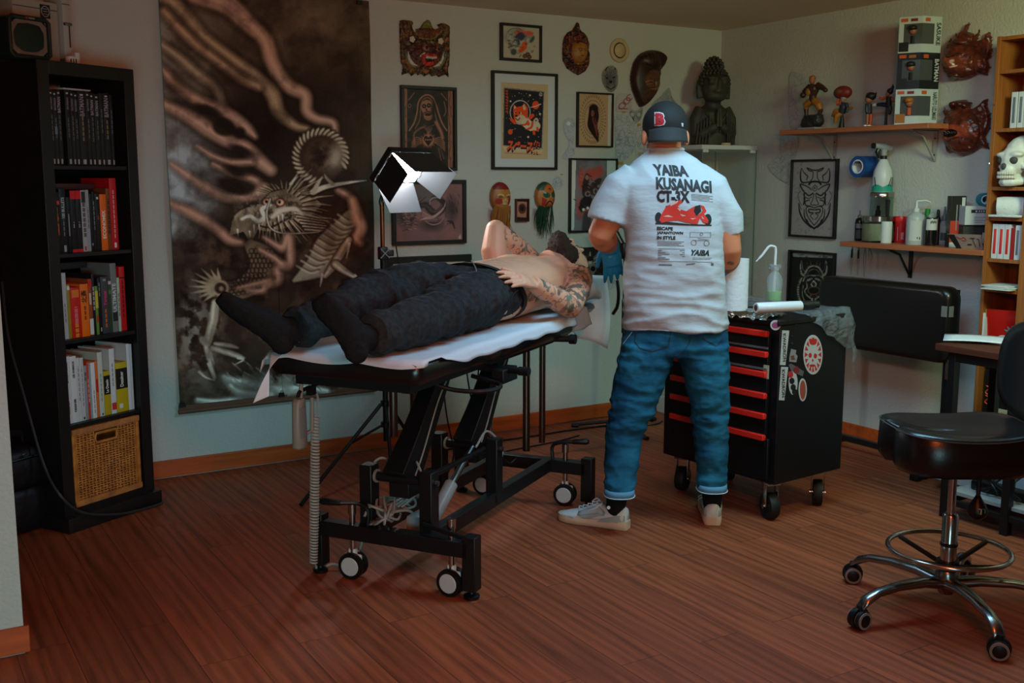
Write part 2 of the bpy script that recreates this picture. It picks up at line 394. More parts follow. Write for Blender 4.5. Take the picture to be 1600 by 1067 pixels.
for k in range(1, 5): obj('shelf', MB().box((BSW/2, BSD/2+.012, SZ[k]-.008), (BSW-2*PT, BSD-.02, .016)), SHELFM, t, BSM, bev=.001)
PAGES = mat('book_pages', (186, 178, 160), .8)
LINE = mat('spine_print_grey', (150, 148, 142), .6)
def book(x0, w, h, d, zb, col, name, label, group, yf=.045, titles=(), bands=(), rough=.45):
    """x0,w in shelf coordinates; titles: (text, centre fraction, size, colour, width or None); bands: (lo,hi fraction,colour[,x lo,x hi])"""
    M = BSM @ Matrix.Translation((x0, yf, zb+.0006)); o = MB(); mt = [mat('cover_%02x%02x%02x' % tuple(col), col, rough), PAGES]
    c = .0022
    o.box((w/2, .0015, h/2), (w, .003, h), b=.0014)
    for x in (c/2, w-c/2): o.box((x, d/2, h/2), (c, d-.003, h))
    o.mat = 1; o.box((w/2, d/2, h/2), (w-2*c, d-.01, h-.008))
    b = obj(name, o, mt, None, M, origin=(M @ V((w/2, d/2, 0)))); tag(b, label, 'book', group)
    for lo, hi, cc, *xx in bands:
        xl, xh = xx if xx else (.0, 1.0)
        q = MB().box((w*(xl+xh)/2, -.0004, h*(lo+hi)/2), (w*(xh-xl)*.99, .0008, h*(hi-lo)))
        obj('spine_band', q, mat('band_%02x%02x%02x' % tuple(cc), cc, .5), b, M)
    for tx, fr, sz, cc, *ww in titles:
        q = MB(); T = basis((w/2, -.0012, h*fr), (0, 0, 1), (-1, 0, 0), (0, -1, 0))
        if tx is None:                                         # a line of small print too fine to read
            for k in range(int(ww[0]/.004)): 
                if (k*7) % 5: q.box((w/2, -.0006, h*fr+(k-ww[0]/.008)*.004), (sz, .0006, .0028))
        else:
            if ww: text_into(q, tx, sz, T, bold=.0006, width=ww[0])
            else: text_into(q, tx, sz, T, bold=.0006)
        obj('spine_title', q, mat('ink_%02x%02x%02x' % tuple(cc), cc, .6), b, M, smooth=0)
    return b
XI0, XI1 = PT, BSW-PT
def sx(c, a, b): return XI0+.004+(c-a)/(b-a)*(XI1-XI0-.006)
ORD = ['first', 'second', 'third', 'fourth', 'fifth', 'sixth', 'seventh', 'eighth', 'ninth', 'tenth', 'eleventh', 'twelfth', 'thirteenth', 'fourteenth', 'fifteenth', 'sixteenth']
G1 = 'black comic albums on the top shelf'
BK = (22, 22, 24); LAV = (150, 140, 158); TAN = (150, 135, 90); GRY = (160, 160, 158)
r1 = [(55, 66, 0, 0), (68, 86, 1, 0), (87, 106, 1, 1), (107, 128, 2, 1), (150, 176, 1, 0), (178, 196, 1, 0), (197, 218, 1, 0), (220, 262, 3, 1), (263, 284, 1, 0), (285, 308, 2, 0), (309, 338, 2, 1), (339, 360, 0, 0), (361, 396, 3, 1), (398, 415, 0, 0)]
for i, (a, b, k, e) in enumerate(r1):
    x0, x1 = sx(a, 50, 455), sx(b, 50, 455); h = [.292, .288, .285, .29][i % 4]
    ti = []
    if k == 3: ti.append(('BATMAN', .80, .030, LAV, .075))
    elif k == 2: ti.append(('BATMAN', .80, .019, LAV, .060))
    elif k == 1: ti.append(('BATMAN', .82, .012, (120, 112, 126), .045))
    ti.append((None, .50 if k else .62, .004 if k < 3 else .007, TAN if k == 3 else (120, 120, 112), .10 if i % 2 else .08))
    bd = [(.02, .085, GRY, .3, .7)]
    if k: bd.append((.945, .965, (190, 190, 190), .3, .7))
    if i == 2: bd.append((.42, .52, (90, 130, 140), .1, .8))
    if k == 0 and i == 0: bd.append((.70, .98, (130, 135, 140), .1, .6))
    how = {0: 'slim black comic album with tiny spine print', 1: 'black comic album with thin lilac spine title', 2: 'black comic album with medium lilac spine title', 3: 'thick black comic album with big lilac capitals'}[k]
    book(x0, x1-x0, h, .19, SZ[4], (24+i % 3*3, 24+i % 3*3, 26), 'comic_album', '%s, %s from the left on the top shelf' % (how, ORD[i]), G1, titles=ti, bands=bd)
m = MB().box((.20, .14, SZ[4]+.2935+.003), (.13, .20, .006), b=.001)
tag(obj('magazine', m, mat('grey_gloss_paper', (176, 180, 184), .2), None, BSM, origin=BSM @ V((.2, .14, SZ[4]+.2935))), 'pale glossy booklet lying flat on the black comic albums', 'magazine')
G2 = 'books on the second shelf'
r2 = [(58, 91, .232, (30, 26, 24), 'dark spine with orange and yellow blocks', [(None, .55, .010, (200, 160, 60), .10)], [(.80, .86, (200, 60, 20)), (.30, .48, (170, 60, 50), .2, .8), (.55, .60, (205, 70, 25), .2, .8)]),
 (92, 127, .245, (20, 21, 23), 'black spine with long pale capital title', [('100 BULLETS', .70, .019, (170, 185, 180), .082), (None, .40, .004, (150, 150, 150), .07)], [(.02, .12, (150, 155, 155), .35, .7)]),
 (129, 148, .212, (18, 18, 20), 'black spine with white brush streak', [], [(.30, .70, (165, 170, 168), .35, .55)]),
 (149, 178, .238, (23, 23, 25), 'black spine with red top and red foot, left of two', [(None, .45, .004, (190, 190, 190), .03)], [(.86, .995, (196, 22, 32)), (.0, .05, (196, 22, 32))]),
 (179, 207, .238, (24, 24, 25), 'black spine with red top and red foot, right of two', [(None, .45, .004, (190, 190, 190), .03)], [(.86, .995, (196, 22, 32)), (.0, .05, (196, 22, 32))]),
 (208, 234, .238, (165, 168, 166), 'grey spine with black blotted title', [(None, .52, .012, (25, 25, 25), .14)], [(.80, .98, (40, 40, 40), .1, .9), (.02, .09, (190, 30, 30), .3, .6)]),
 (235, 252, .240, (150, 158, 164), 'narrow pale blue-grey spine', [(None, .55, .004, (30, 30, 30), .09)], []),
 (253, 268, .225, (22, 22, 23), 'narrow plain black spine after the pale one', [], [(.10, .14, (150, 150, 150), .3, .7)]),
 (269, 284, .232, (26, 26, 26), 'narrow black spine with white thread of print', [(None, .60, .003, (170, 170, 170), .12)], []),
 (285, 311, .225, (24, 23, 22), 'black spine with white disc and red scrawl', [(None, .58, .006, (190, 50, 40), .02)], [(.90, .94, (200, 200, 190), .3, .7)]),
 (312, 348, .222, (228, 104, 16), 'bright orange spine with white spaced capitals', [('ECONOMIX', .46, .022, (232, 226, 214), .115)], []),
 (349, 370, .245, (122, 66, 26), 'brown spine with dark title, between orange and red books', [(None, .55, .010, (50, 26, 14), .15)], []),
 (371, 410, .285, (190, 20, 28), 'tall red spine with fine white title', [(None, .5, .005, (226, 200, 196), .20)], [(.03, .10, (226, 210, 206), .35, .65)])]
for a, b, h, c, d, ti, bd in r2:
    x0, x1 = sx(a, 55, 455), sx(b, 55, 455); book(x0, x1-x0, h*1.03, .17, SZ[3], c, 'book', 'book on the second shelf, %s' % d, G2, titles=ti, bands=bd)
m = MB().box((.185, .15, SZ[3]+.249+.012), (.21, .15, .024), b=.002)
tag(obj('book', m, mat('dark_maroon_cover', (58, 12, 16), .5), None, BSM, origin=BSM @ V((.185, .15, SZ[3]+.249))), 'dark maroon book lying flat across the second shelf row', 'book', G2)
G3 = 'books on the third shelf'
r3 = [(58, 76, .262, (30, 30, 30), 'black spine with white print, at the left end', [(None, .75, .008, (190, 190, 190), .05), (None, .2, .006, (170, 170, 170), .07)], []),
 (77, 103, .266, (170, 176, 178), 'pale grey spine beside the black end one', [(None, .4, .004, (90, 90, 90), .08)], []),
 (104, 121, .218, (150, 128, 34), 'mustard yellow spine', [], [(.90, .97, (220, 220, 210), .1, .9)]),
 (122, 178, .204, (196, 30, 24), 'wide red spine with pink and gold lettering', [('1000', .42, .020, (214, 90, 150), .06), (None, .32, .016, (214, 150, 40), .13)], [(.80, .95, (214, 120, 40), .15, .85)]),
 (179, 224, .214, (232, 112, 18), 'orange spine with black brushed characters', [('北斎', .76, .030, (24, 20, 18), .052), (None, .45, .008, (60, 40, 20), .06)], []),
 (225, 246, .232, (150, 70, 40), 'patterned spine with white foot and red top', [], [(.02, .30, (200, 204, 200)), (.55, .75, (200, 190, 160), .2, .7), (.85, .97, (190, 40, 30))]),
 (247, 262, .252, (24, 24, 26), 'narrow black spine with small white letters', [(None, .6, .006, (200, 200, 200), .10)], []),
 (263, 279, .20, (96, 140, 50), 'green and white spine', [], [(.55, .9, (200, 190, 60)), (.25, .40, (190, 40, 40), .2, .8)]),
 (280, 299, .232, (20, 20, 21), 'plain black spine beside the grey one', [(None, .8, .004, (160, 160, 160), .06)], [(.05, .12, (180, 180, 180), .4, .7)]),
 (300, 343, .236, (62, 64, 68), 'charcoal spine with pink scrawled title', [('Yvroux', .62, .024, (220, 60, 120), .062), (None, .27, .008, (216, 110, 40), .08)], [(.92, .96, (140, 140, 140), .3, .7)]),
 (344, 359, .224, (52, 66, 52), 'narrow dark green spine with pale flecks', [], [(.72, .80, (60, 130, 50)), (.90, .96, (190, 180, 180))]),
 (360, 396, .288, (112, 118, 116), 'tall grey spine with big pale capitals', [('ULTIMATE', .50, .024, (206, 210, 208), .12)], [(.16, .30, (40, 40, 40), .1, .9)]),
 (397, 412, .226, (170, 190, 168), 'narrow pale green spine', [(None, .5, .005, (80, 60, 50), .1)], []),
 (413, 446, .27, (196, 22, 26), 'red spine with black title, at the right end', [(None, .5, .008, (40, 10, 10), .16)], [(.82, .84, (30, 10, 10))])]
for a, b, h, c, d, ti, bd in r3:
    x0, x1 = sx(a, 55, 470), sx(b, 55, 470); book(x0, x1-x0, h, .18, SZ[2], c, 'book', 'book on the third shelf, %s' % d, G3, titles=ti, bands=bd)
m = MB().box((.16, .17, SZ[2]+.274+.014), (.17, .15, .028), b=.002)
tag(obj('book', m, mat('dark_slate_cover', (26, 26, 28), .5), None, BSM, origin=BSM @ V((.16, .17, SZ[2]+.274))), 'black book lying flat on top of the third shelf row', 'book', G3)
G4 = 'books on the fourth shelf'
WH = (202, 206, 206)
r4 = [(72, 108, .275, WH, 'white spine with LE CORPS HUMAIN in dark capitals', [('LE CORPS HUMAIN', .76, .013, (50, 40, 44), .085), ('DESSINER', .24, .013, (170, 40, 46), .055)], []),
 (109, 146, .272, (206, 208, 206), 'white spine with LES ANIMAUX in dark capitals', [('LES ANIMAUX', .80, .013, (40, 44, 44), .07), ('DESSINER', .26, .013, (40, 44, 44), .055)], []),
 (147, 163, .262, (196, 198, 196), 'narrow white spine with one line of small type', [(None, .6, .003, (60, 50, 50), .15)], []),
 (164, 186, .26, (190, 192, 192), 'pale grey-white spine with tiny type and foot mark', [(None, .55, .003, (90, 80, 80), .17)], [(.02, .06, (60, 60, 60), .3, .7)]),
 (187, 202, .225, (140, 146, 150), 'grey spine, left of the red-orange one', [(None, .8, .006, (40, 40, 50), .04)], []),
 (203, 214, .238, (200, 60, 34), 'narrow red-orange spine', [(None, .5, .003, (230, 200, 190), .1)], []),
 (215, 226, .222, (134, 160, 166), 'narrow blue-grey spine', [], []),
 (227, 251, .232, (214, 216, 214), 'bright white spine with small black letters', [(None, .3, .003, (40, 40, 40), .10)], []),
 (252, 268, .236, (206, 110, 44), 'orange spine with red block', [], [(.45, .68, (196, 30, 30), .1, .9)]),
 (269, 298, .27, (190, 198, 184), 'pale greenish-white spine', [(None, .45, .004, (90, 120, 80), .12)], [(.02, .05, (60, 60, 60), .4, .7)]),
 (300, 338, .186, (178, 158, 20), 'yellow and black spine lettered Le Dessin', [('Le Dessin', .66, .018, (220, 220, 210), .055)], [(.47, .90, (22, 22, 20))]),
 (340, 372, .276, (204, 208, 208), 'tall white spine with red foot', [(None, .6, .004, (40, 40, 40), .10)], [(.06, .17, (190, 50, 34), .1, .95)]),
 (374, 446, .212, (186, 166, 22), 'thick yellow and black spine lettered Dessiner', [('Dessiner', .66, .024, (224, 224, 216), .065)], [(.47, .88, (22, 22, 20)), (.08, .17, (210, 210, 200), .2, .5)]),
 (448, 468, .285, (208, 212, 212), 'tall blank white spine', [], []),
 (470, 482, .282, (196, 200, 202), 'thin white spine at the right end', [], [])]
for a, b, h, c, d, ti, bd in r4:
    x0, x1 = sx(a, 68, 486), sx(b, 68, 486); book(x0, x1-x0, h, .19, SZ[1], c, 'book', 'book on the fourth shelf, %s' % d, G4, titles=ti, bands=bd)
# wicker basket
RAT = mat('honey_rattan', (206, 130, 52), .5, var=(25, (150, 80, 26), .25))
bx0, bx1, bz0, bz1 = XI0+.008, XI1-.008, SZ[0]+.002, SZ[0]+CH-.022
t = thing('wicker_basket', 'honey-coloured wicker basket with a handle slot, bottom compartment of the bookshelf', 'basket', BSM @ V((BSW/2, .15, bz0)), BSA)
mb = MB(); NR = 27; cx = (bx0+bx1)/2
for r in range(NR):
    z = bz0+.03+(bz1-bz0-.06)*r/(NR-1); slot = z > bz1-.075
    for a, b in (((bx0+.01, cx-.06), (cx+.06, bx1-.01)) if slot else ((bx0+.01, bx1-.01),)):
        n = max(4, int((b-a)/.007)); mb.tube([(a+(b-a)*k/n, .03+.004*sin(pi*((a+(b-a)*k/n-bx0)/.0175)+pi*(r % 2)), z+.001*sin(k*1.7+r)) for k in range(n+1)], .0034, 5)
obj('woven_front', mb, RAT, t, BSM)
mb = MB()
for k in range(int((bx1-bx0)/.0175)):
    x = bx0+.0175*(k+.5)
    if abs(x-cx) < .055: mb.tube([(x, .03, bz0+.01), (x, .03, bz1-.085)], .003, 5)
    else: mb.tube([(x, .03, bz0+.01), (x, .03, bz1-.01)], .003, 5)
obj('stakes', mb, RAT, t, BSM)
mb = MB()
for z in (bz0+.012, bz1-.012):
    mb.box((cx, .03, z), (bx1-bx0, .02, .024), b=.005)
    n = 60
    for k in range(n): mb.tube([(bx0+(bx1-bx0)*(k+.5)/n, .0185, z-.012), (bx0+(bx1-bx0)*(k+.62)/n, .017, z), (bx0+(bx1-bx0)*(k+.5)/n, .0185, z+.012)], .0022, 4)
for x in (bx0+.009, bx1-.009): mb.box((x, .03, (bz0+bz1)/2), (.018, .02, bz1-bz0), b=.005)
obj('rim', mb, RAT, t, BSM)
mb = MB(); hz = bz1-.055
mb.tube([(cx-.05, .026, hz+.018), (cx+.05, .026, hz+.018), (cx+.056, .026, hz), (cx+.05, .026, hz-.02), (cx-.05, .026, hz-.02), (cx-.056, .026, hz)], .006, 6, closed=True)
obj('handle_slot', mb, RAT, t, BSM)
mb = MB(); mb.box((bx0+.006, .19, (bz0+bz1)/2), (.01, .3, bz1-bz0-.01)).box((bx1-.006, .19, (bz0+bz1)/2), (.01, .3, bz1-bz0-.01)).box((cx, .335, (bz0+bz1)/2), (bx1-bx0-.02, .01, bz1-bz0-.01)).box((cx, .19, bz0+.006), (bx1-bx0-.02, .3, .01))
obj('basket_body', mb, RAT, t, BSM)
# on top: square speaker, cartons, adapter
def topx(px, py, yl):           # shelf-local point on plane y=yl
    n = BSM.to_3x3() @ V((0, 1, 0)); p = onP(px, py, BSM @ V((0, yl, 0)), n); return BSM.inverted() @ p
a = topx(12, 20, .03); b = topx(83, 90, .03); sw = b.x-a.x; sh = a.z-BSH
M = BSM @ Matrix.Translation((a.x, .03, BSH))
t = thing('loudspeaker', 'square dark green loudspeaker with taupe creased front, on the bookshelf', 'speaker', M @ V((sw/2, .07, 0)), BSA)
obj('case', MB().box((sw/2, .085, sh/2), (sw, .15, sh), b=.03), mat('dark_green_rubber', (16, 34, 28), .5), t, M)
def cone(u, v):
    x, z = u*2-1, v*2-1; r = max(abs(x), abs(z)); cr = .96 if abs(x)+abs(z) < 1.7 else .96-(abs(x)+abs(z)-1.7)*.5
    y = .0025+.028*(1-min(1, math.hypot(x, z)))**1.2 + .002*sin(atan2(z, x)*9)*min(1, math.hypot(x, z)*2)*(1-r)
    return (sw/2+x*sw*.43*cr, y, sh/2+z*sh*.43*cr)
mb = MB().grid(33, 33, cone); obj('front_sheet', mb, mat('taupe_gloss_sheet', (112, 96, 84), .22), t, M @ Matrix.Translation((0, .006, 0)), smooth=180)
mb = MB(); mb.tube([(sw/2+sw*.46*x, .008, sh/2+sh*.46*z) for x, z in ((-.85, -1), (.85, -1), (1, -.85), (1, .85), (.85, 1), (-.85, 1), (-1, .85), (-1, -.85))], .009, 8, closed=True)
obj('surround', mb, mat('dark_green_rubber', (16, 34, 28), .5), t, M)
obj('dust_cap', MB().ell((sw/2, .024, sh/2), (.016, .012, .016)), BLKP, t, M)
obj('badge', MB().box((sw*.42, -.001, sh*.955), (.011, .004, .008), b=.001), mat('red_badge', (150, 30, 34), .4), t, M)
obj('badge_plate', MB().box((sw*.54, -.001, sh*.955), (.026, .003, .006), b=.001), mat('grey_print', (120, 116, 110), .5), t, M)
def carton(name, px0, px1, pyt, yl, dep, label, col, extra=None):
    a = topx(px0, pyt, yl); b = topx(px1, 90, yl); h = min(max(.1, a.z-BSH), CZ-BSH-.02); M = BSM @ Matrix.Translation((a.x, yl, BSH)); w = b.x-a.x
    t = thing(name, label, 'box', M @ V((w/2, dep/2, 0)), BSA, 'cartons on the bookshelf')
    obj('carton_body', MB().box((w/2, dep/2, h/2), (w, dep, h), b=.002), mat('carton_%02x' % col[0], col, .6), t, M)
    obj('lid_flap', MB().box((w/2, -.001, h-.03), (w*.98, .002, .004)), mat('carton_seam', (90, 90, 86), .7), t, M)
    return t, M, w, h
t, M, w, h = carton('carton', 18, 94, -6, .20, .13, 'tall off-white carton with a black round-marked sticker behind the loudspeaker', (160, 160, 150))
q = BSM.inverted() @ onP(70, 18, BSM @ V((0, .2, 0)), BSM.to_3x3() @ V((0, 1, 0)))
M2 = BSM @ Matrix.Translation((q.x, .199, q.z))
obj('sticker', MB().box((0, 0, 0), (.045, .002, .052)), BLKP, t, M2, label='black square sticker')
mb = MB(); mb.tube([(.018*cos(k*pi/12), -.0015, .02*sin(k*pi/12)) for k in range(24)], .0013, 5, closed=True)
for z in (-.01, 0, .01): mb.box((0, -.0015, z), (.022, .001, .0016))
obj('sticker_ring', mb, WPRINT, t, M2)
t, M, w, h = carton('carton', 96, 113, -6, .22, .11, 'narrow white upright carton at the right of the shelf top', (172, 174, 168))
obj('side_mark', MB().box((w*.8, -.001, h*.45), (w*.15, .001, h*.3)), PRINT, t, M)
obj('clasp', MB().box((w*.5, -.006, h*.62), (w, .012, .012), b=.003), STEEL, t, M)
t = thing('adapter', 'small white slotted plug adapter at the front right of the bookshelf top', 'plug', BSM @ V((.28, .09, BSH)), BSA)
M = BSM @ Matrix.Translation((.245, .12, BSH))
obj('adapter_body', MB().box((0, 0, .02), (.045, .03, .04), b=.012), WHITE, t, M)
mb = MB()
for x in (-.012, 0, .012): mb.box((x, -.0155, .016), (.004, .002, .022))
obj('slot', mb, BLKP, t, M)
obj('plug_pin', MB().box((.03, 0, .03), (.02, .012, .05), b=.003), WHITE, t, M)
# soft black bag on the floor beside the shelf
p = fl(44, 838); M = frame((p.x-.03, p.y+.14, 0), rz=BSA)
t = thing('camera_bag', 'soft black two-tier bag on the floor left of the bookshelf', 'bag', M.translation, BSA)
BAGM = mat('black_nylon', (15, 15, 17), .55, bump=(30, .4, .01))
def puffy(c, d, T=None):
    bm = bmesh.new(); bmesh.ops.create_cube(bm, size=1); bmesh.ops.subdivide_edges(bm, edges=list(bm.edges), cuts=5, use_grid_fill=True); mb = MB()
    vs = []
    for v in bm.verts:
        q = v.co*2; n = q.normalized(); s = .82+.18*(1/ max(abs(q.x), abs(q.y), abs(q.z)))*0
        p = V((q.x*(1-.10*q.y*q.y-.10*q.z*q.z), q.y*(1-.10*q.x*q.x-.10*q.z*q.z), q.z*(1-.08*q.x*q.x-.08*q.y*q.y))); p += n*.06*noise.noise(q*2.2+V(c)*9)
        vs.append((c[0]+p.x*d[0]/2, c[1]+p.y*d[1]/2, c[2]+p.z*d[2]/2))
    bm.verts.index_update(); fs = [tuple(v.index for v in f.verts) for f in bm.faces]; bm.free(); return mb.add(vs, fs)
obj('lower_pouch', puffy((0, 0, .095), (.22, .24, .19)), BAGM, t, M, smooth=70)
obj('upper_pouch', puffy((.0, 0, .265), (.23, .25, .17)), BAGM, t, M, smooth=70)
mb = MB(); mb.tube([(-.1, -.122, .31), (0, -.128, .315), (.1, -.122, .31)], .004, 6); obj('zip', mb, BLKP, t, M)
obj('zip_pull', MB().box((-.03, -.13, .33), (.02, .004, .008), b=.002), STEEL, t, M)
mb = MB(); mb.tube(spline([(-.07, 0, .345), (-.05, 0, .385), (.05, 0, .385), (.07, 0, .345)]), .008, 6, sq=(1, 2)); obj('carry_handle', mb, BAGM, t, M)
# cable hanging down the shelf side and over the plinth
n = BSM.to_3x3() @ V((1, 0, 0)); pts = [onP(x, y, BSM @ V((-.045, 0, 0)), n) for x, y in ((3, 440), (14, 530), (38, 620), (68, 725))]
n2 = BSM.to_3x3() @ V((0, 1, 0)); pts += [onP(x, y, BSM @ V((0, -.035, 0)), n2) for x, y in ((95, 775), (130, 801), (185, 803), (228, 794), (252, 786))]
q = pts[-1]; pts.append(V((q.x+.0, q.y+.05, .006))); pts.append(V((q.x-.06, q.y+.16, .006)))
mb = MB(); mb.tube([V((p.x, p.y, max(.006, p.z))) for p in spline(pts, 8)], .0055, 8)
tag(obj('power_cable', mb, mat('dark_grey_cable', (44, 45, 46), .5), origin=q), 'dark grey cable hanging down beside and round the foot of the bookshelf', 'cable')
# ------------------------------------------------------------------ painted cloth banner on the back wall
tlx, brx, bz, tz = 1.222, 2.232, .318, 2.272
a = Art(300, 560, (84, 74, 62))

# the painting is laid out in photo pixels on the wall plane and carried to the cloth's own u,v
def uvmap(art, plane):
    nx, ny = art.nx, art.ny
    X = np.zeros((ny, nx)); Y = np.zeros((ny, nx))
    for key, (P00, P10, P01, P11) in {'w': plane}.items():
        u, v = np.meshgrid(np.linspace(0, 1, nx), np.linspace(0, 1, ny))
        P = [(np.array(P00)[i]*(1-u)*(1-v)+np.array(P10)[i]*u*(1-v)+np.array(P01)[i]*(1-u)*v+np.array(P11)[i]*u*v) for i in range(3)]
        D = [P[i]-_C[i] for i in range(3)]; z = sum(D[i]*_F[i] for i in range(3))
        X = 800+FPX*sum(D[i]*_R[i] for i in range(3))/z; Y = 533.5-FPX*sum(D[i]*_U[i] for i in range(3))/z
    art.X, art.Y = X, Y; art.st = abs(X[0, -1]-X[0, 0])/(nx-1)
Y = BY-.012
uvmap(a, ((tlx, Y, tz), (brx, Y, tz), (tlx, Y, bz), (brx, Y, bz)))
# sheared pixel grid: use a direct full-grid line painter
def gline(s, pts, w, c, soft=1.0, op=1.0, curve=True):
    P = s.P(pts); ws = np.array(w if hasattr(w, '__len__') else [w]*len(P), float)*s.k*.5
    if curve and len(P) > 2:
        Q = s.smooth(P); ws = np.interp(np.linspace(0, 1, len(Q)), np.linspace(0, 1, len(P)), ws); P = Q
    wm = ws.max()+4; x0, y0 = P.min(0)-wm; x1, y1 = P.max(0)+wm
    ii = np.where((s.X.max(0) >= x0) & (s.X.min(0) <= x1))[0]; jj = np.where((s.Y.max(1) >= y0) & (s.Y.min(1) <= y1))[0]
    if len(ii) == 0 or len(jj) == 0: return s
    sl = (slice(jj[0], jj[-1]+1), slice(ii[0], ii[-1]+1)); X, Yy = s.X[sl], s.Y[sl]; D = np.full(X.shape, -1e9)
    for i in range(len(P)-1):
        A, B = P[i], P[i+1]; d = B-A; L = max(d@d, 1e-9); t = np.clip(((X-A[0])*d[0]+(Yy-A[1])*d[1])/L, 0, 1)
        D = np.maximum(D, (ws[i]+(ws[i+1]-ws[i])*t)-np.hypot(X-A[0]-t*d[0], Yy-A[1]-t*d[1]))
    s.mix(np.clip(D/(soft*s.st)+.5, 0, 1)*op, c, sl); return s
Art.line = gline
k1 = (230, 0, .3094); k2 = (230, 320, .3187)
DK = (44, 32, 26); DK2 = (60, 48, 39); CR = (140, 124, 107); PK = (154, 130, 115); BL = (142, 150, 150); TN = (120, 110, 96); LT = (172, 172, 162)
a.crop(*k1)
# grounds
a.mix(np.clip((a.Y-120)/220, 0, 1)*.55, DK2); a.mottled(60, (118, 107, 92), .42, .7, .8, 1, np.clip(1-(a.Y-40)/160, 0, 1))
a.mix(np.clip(1-np.hypot((a.X-250)/110, (a.Y-90)/150), 0, 1)*1.2, (128, 122, 112))
a.mix(np.clip(1.5-np.hypot((a.X-262)/75, (a.Y-275)/110)*1.1, 0, 1), BL); a.mix(np.clip(1.5-np.hypot((a.X-272)/55, (a.Y-290)/75), 0, 1), (150, 158, 160)); a.mix(np.clip(1.3-np.hypot((a.X-262)/60, (a.Y-40)/150), 0, 1)*.7, (128, 124, 114))
a.mix(np.clip(1.3-np.hypot((a.X-480)/75, (a.Y-190)/120), 0, 1)*.6, DK); a.mix(np.clip(1.5-np.hypot((a.X-400)/55, (a.Y-200)/70), 0, 1)*.8, (38, 27, 22))
a.mottled(26, (36, 26, 21), .5, .72, .7, 3, np.clip((a.Y-330)/40, 0, 1)); a.mottled(24, (104, 88, 74), .52, .72, .7, 4, np.clip((a.Y-300)/60, 0, 1))
a.mottled(40, (60, 50, 42), .45, .7, .5, 5)
# smoke trails
def smoke(pts, w, c=CR, edge=DK):
    a.line(pts, [q*1.3+16 for q in w], edge, 12, .5); a.line(pts, w, c, 7, .85); a.line(pts, [q*.6 for q in w], tuple(q*1.06 for q in c), 12, .5); a.line([(x-3, y-4) for x, y in pts], [q*.35 for q in w], tuple(min(255, q+26) for q in c), 4, .55)
smoke([(250, -40), (400, 20), (500, 110), (590, 200), (630, 320), (700, 430), (790, 480), (800, 560), (850, 600), (930, 620), (945, 670)], [120, 105, 85, 70, 66, 70, 62, 56, 44, 38, 26], PK)
smoke([(60, -40), (170, 50), (290, 190), (430, 300), (560, 400), (630, 480), (660, 570), (740, 635), (800, 650)], [60, 60, 52, 52, 62, 70, 60, 42, 26], (142, 126, 104))
smoke([(90, 60), (220, 200), (330, 290), (460, 390), (560, 440)], [40, 44, 40, 42, 40], (146, 126, 106))
smoke([(60, 220), (160, 290), (260, 380), (340, 440), (370, 520), (400, 570)], [30, 40, 44, 40, 46, 40], (140, 128, 110))
smoke([(55, 330), (150, 430), (240, 500), (350, 545), (440, 600), (500, 650), (540, 690)], [30, 44, 50, 52, 64, 56, 26], PK)
smoke([(70, 520), (190, 580), (300, 650), (400, 710), (490, 740), (560, 810), (620, 860)], [40, 60, 76, 66, 62, 74, 56], PK)
smoke([(250, 740), (330, 790), (420, 820), (520, 820)], [14, 22, 30, 30], PK); smoke([(330, 830), (440, 880), (540, 910), (580, 960)], [14, 22, 34, 60], PK)
smoke([(120, 830), (220, 900), (330, 970), (430, 1000), (530, 990), (590, 950)], [20, 44, 50, 46, 44, 50], PK)
for x, y, rx, ry in ((380, 640, 55, 45), (465, 672, 26, 28), (300, 560, 70, 26), (470, 760, 60, 22), (440, 865, 60, 22), (430, 940, 90, 32)): a.ell(x, y, rx, ry, (48, 38, 32), .35, 5, .9)
smoke([(960, 960), (1020, 1000), (1050, 1050)], [30, 34, 26], PK)
# coiled tail
for q in range(26):
    an = 1.9+q*.19; x, y = 870+125*cos(an), 790+125*sin(an); a.ell(x, y, 30, 15, DK, an+.6, 2); a.ell(x, y, 24, 10, (150, 138, 118), an+.6, 2); a.line([(x-14*cos(an+.6), y-14*sin(an+.6)), (x+16*cos(an+.6), y+16*sin(an+.6))], 4, LT, 2)
a.ell(880, 790, 96, 92, (92, 76, 62), 0, 20, .95); a.mottled(7, (40, 30, 25), .45, .7, .7, 6, a.blob(880, 790, 90, 85)); a.ell(945, 800, 36, 70, (160, 152, 138), .3, 14, .8); a.ell(860, 800, 26, 30, (50, 36, 30), 0, 8, .8)
# dragon head
a.crop(*k2)
a.ell(660, 60, 190, 75, (56, 44, 36), -.15, 14, .9)
a.poly([(415, 75), (470, 20), (560, -10), (600, -60), (700, -85), (800, -60), (850, 0), (780, 70), (680, 110), (590, 130), (540, 120), (505, 190), (470, 130), (400, 150)], (134, 124, 106), .95)
a.mottled(5, (46, 36, 30), .45, .65, .75, 8, a.blob(640, 30, 190, 90)); a.mottled(7, (176, 172, 158), .55, .72, .6, 9, a.blob(600, 20, 170, 90))
rr = np.random.RandomState(4)
for q in range(46):
    an = -1.2+q*.075; x, y = 640+120*cos(an), 10+80*sin(an); L = 60+rr.rand()*80; a.line([(x, y), (x+L*.5*cos(an)+10, y+L*.5*sin(an)-4), (x+L*cos(an)+30, y+L*sin(an)+6)], [9, 6, 1], [(168, 160, 142), (60, 48, 40), (140, 128, 110)][q % 3], 1.5)
for q in range(12): a.line([(720+q*5, 40+q*8), (820+q*8, 60+q*7), (900-q*9, 66+q*6)], [7, 5, 1], [(176, 170, 152), (70, 58, 48)][q % 2], 1.5)
for (x, y) in ((365, -8), (440, -5)): a.ell(x+35*0, y, 26, 20, (190, 176, 160), 0, 2) if False else None
a.crop(*k1)
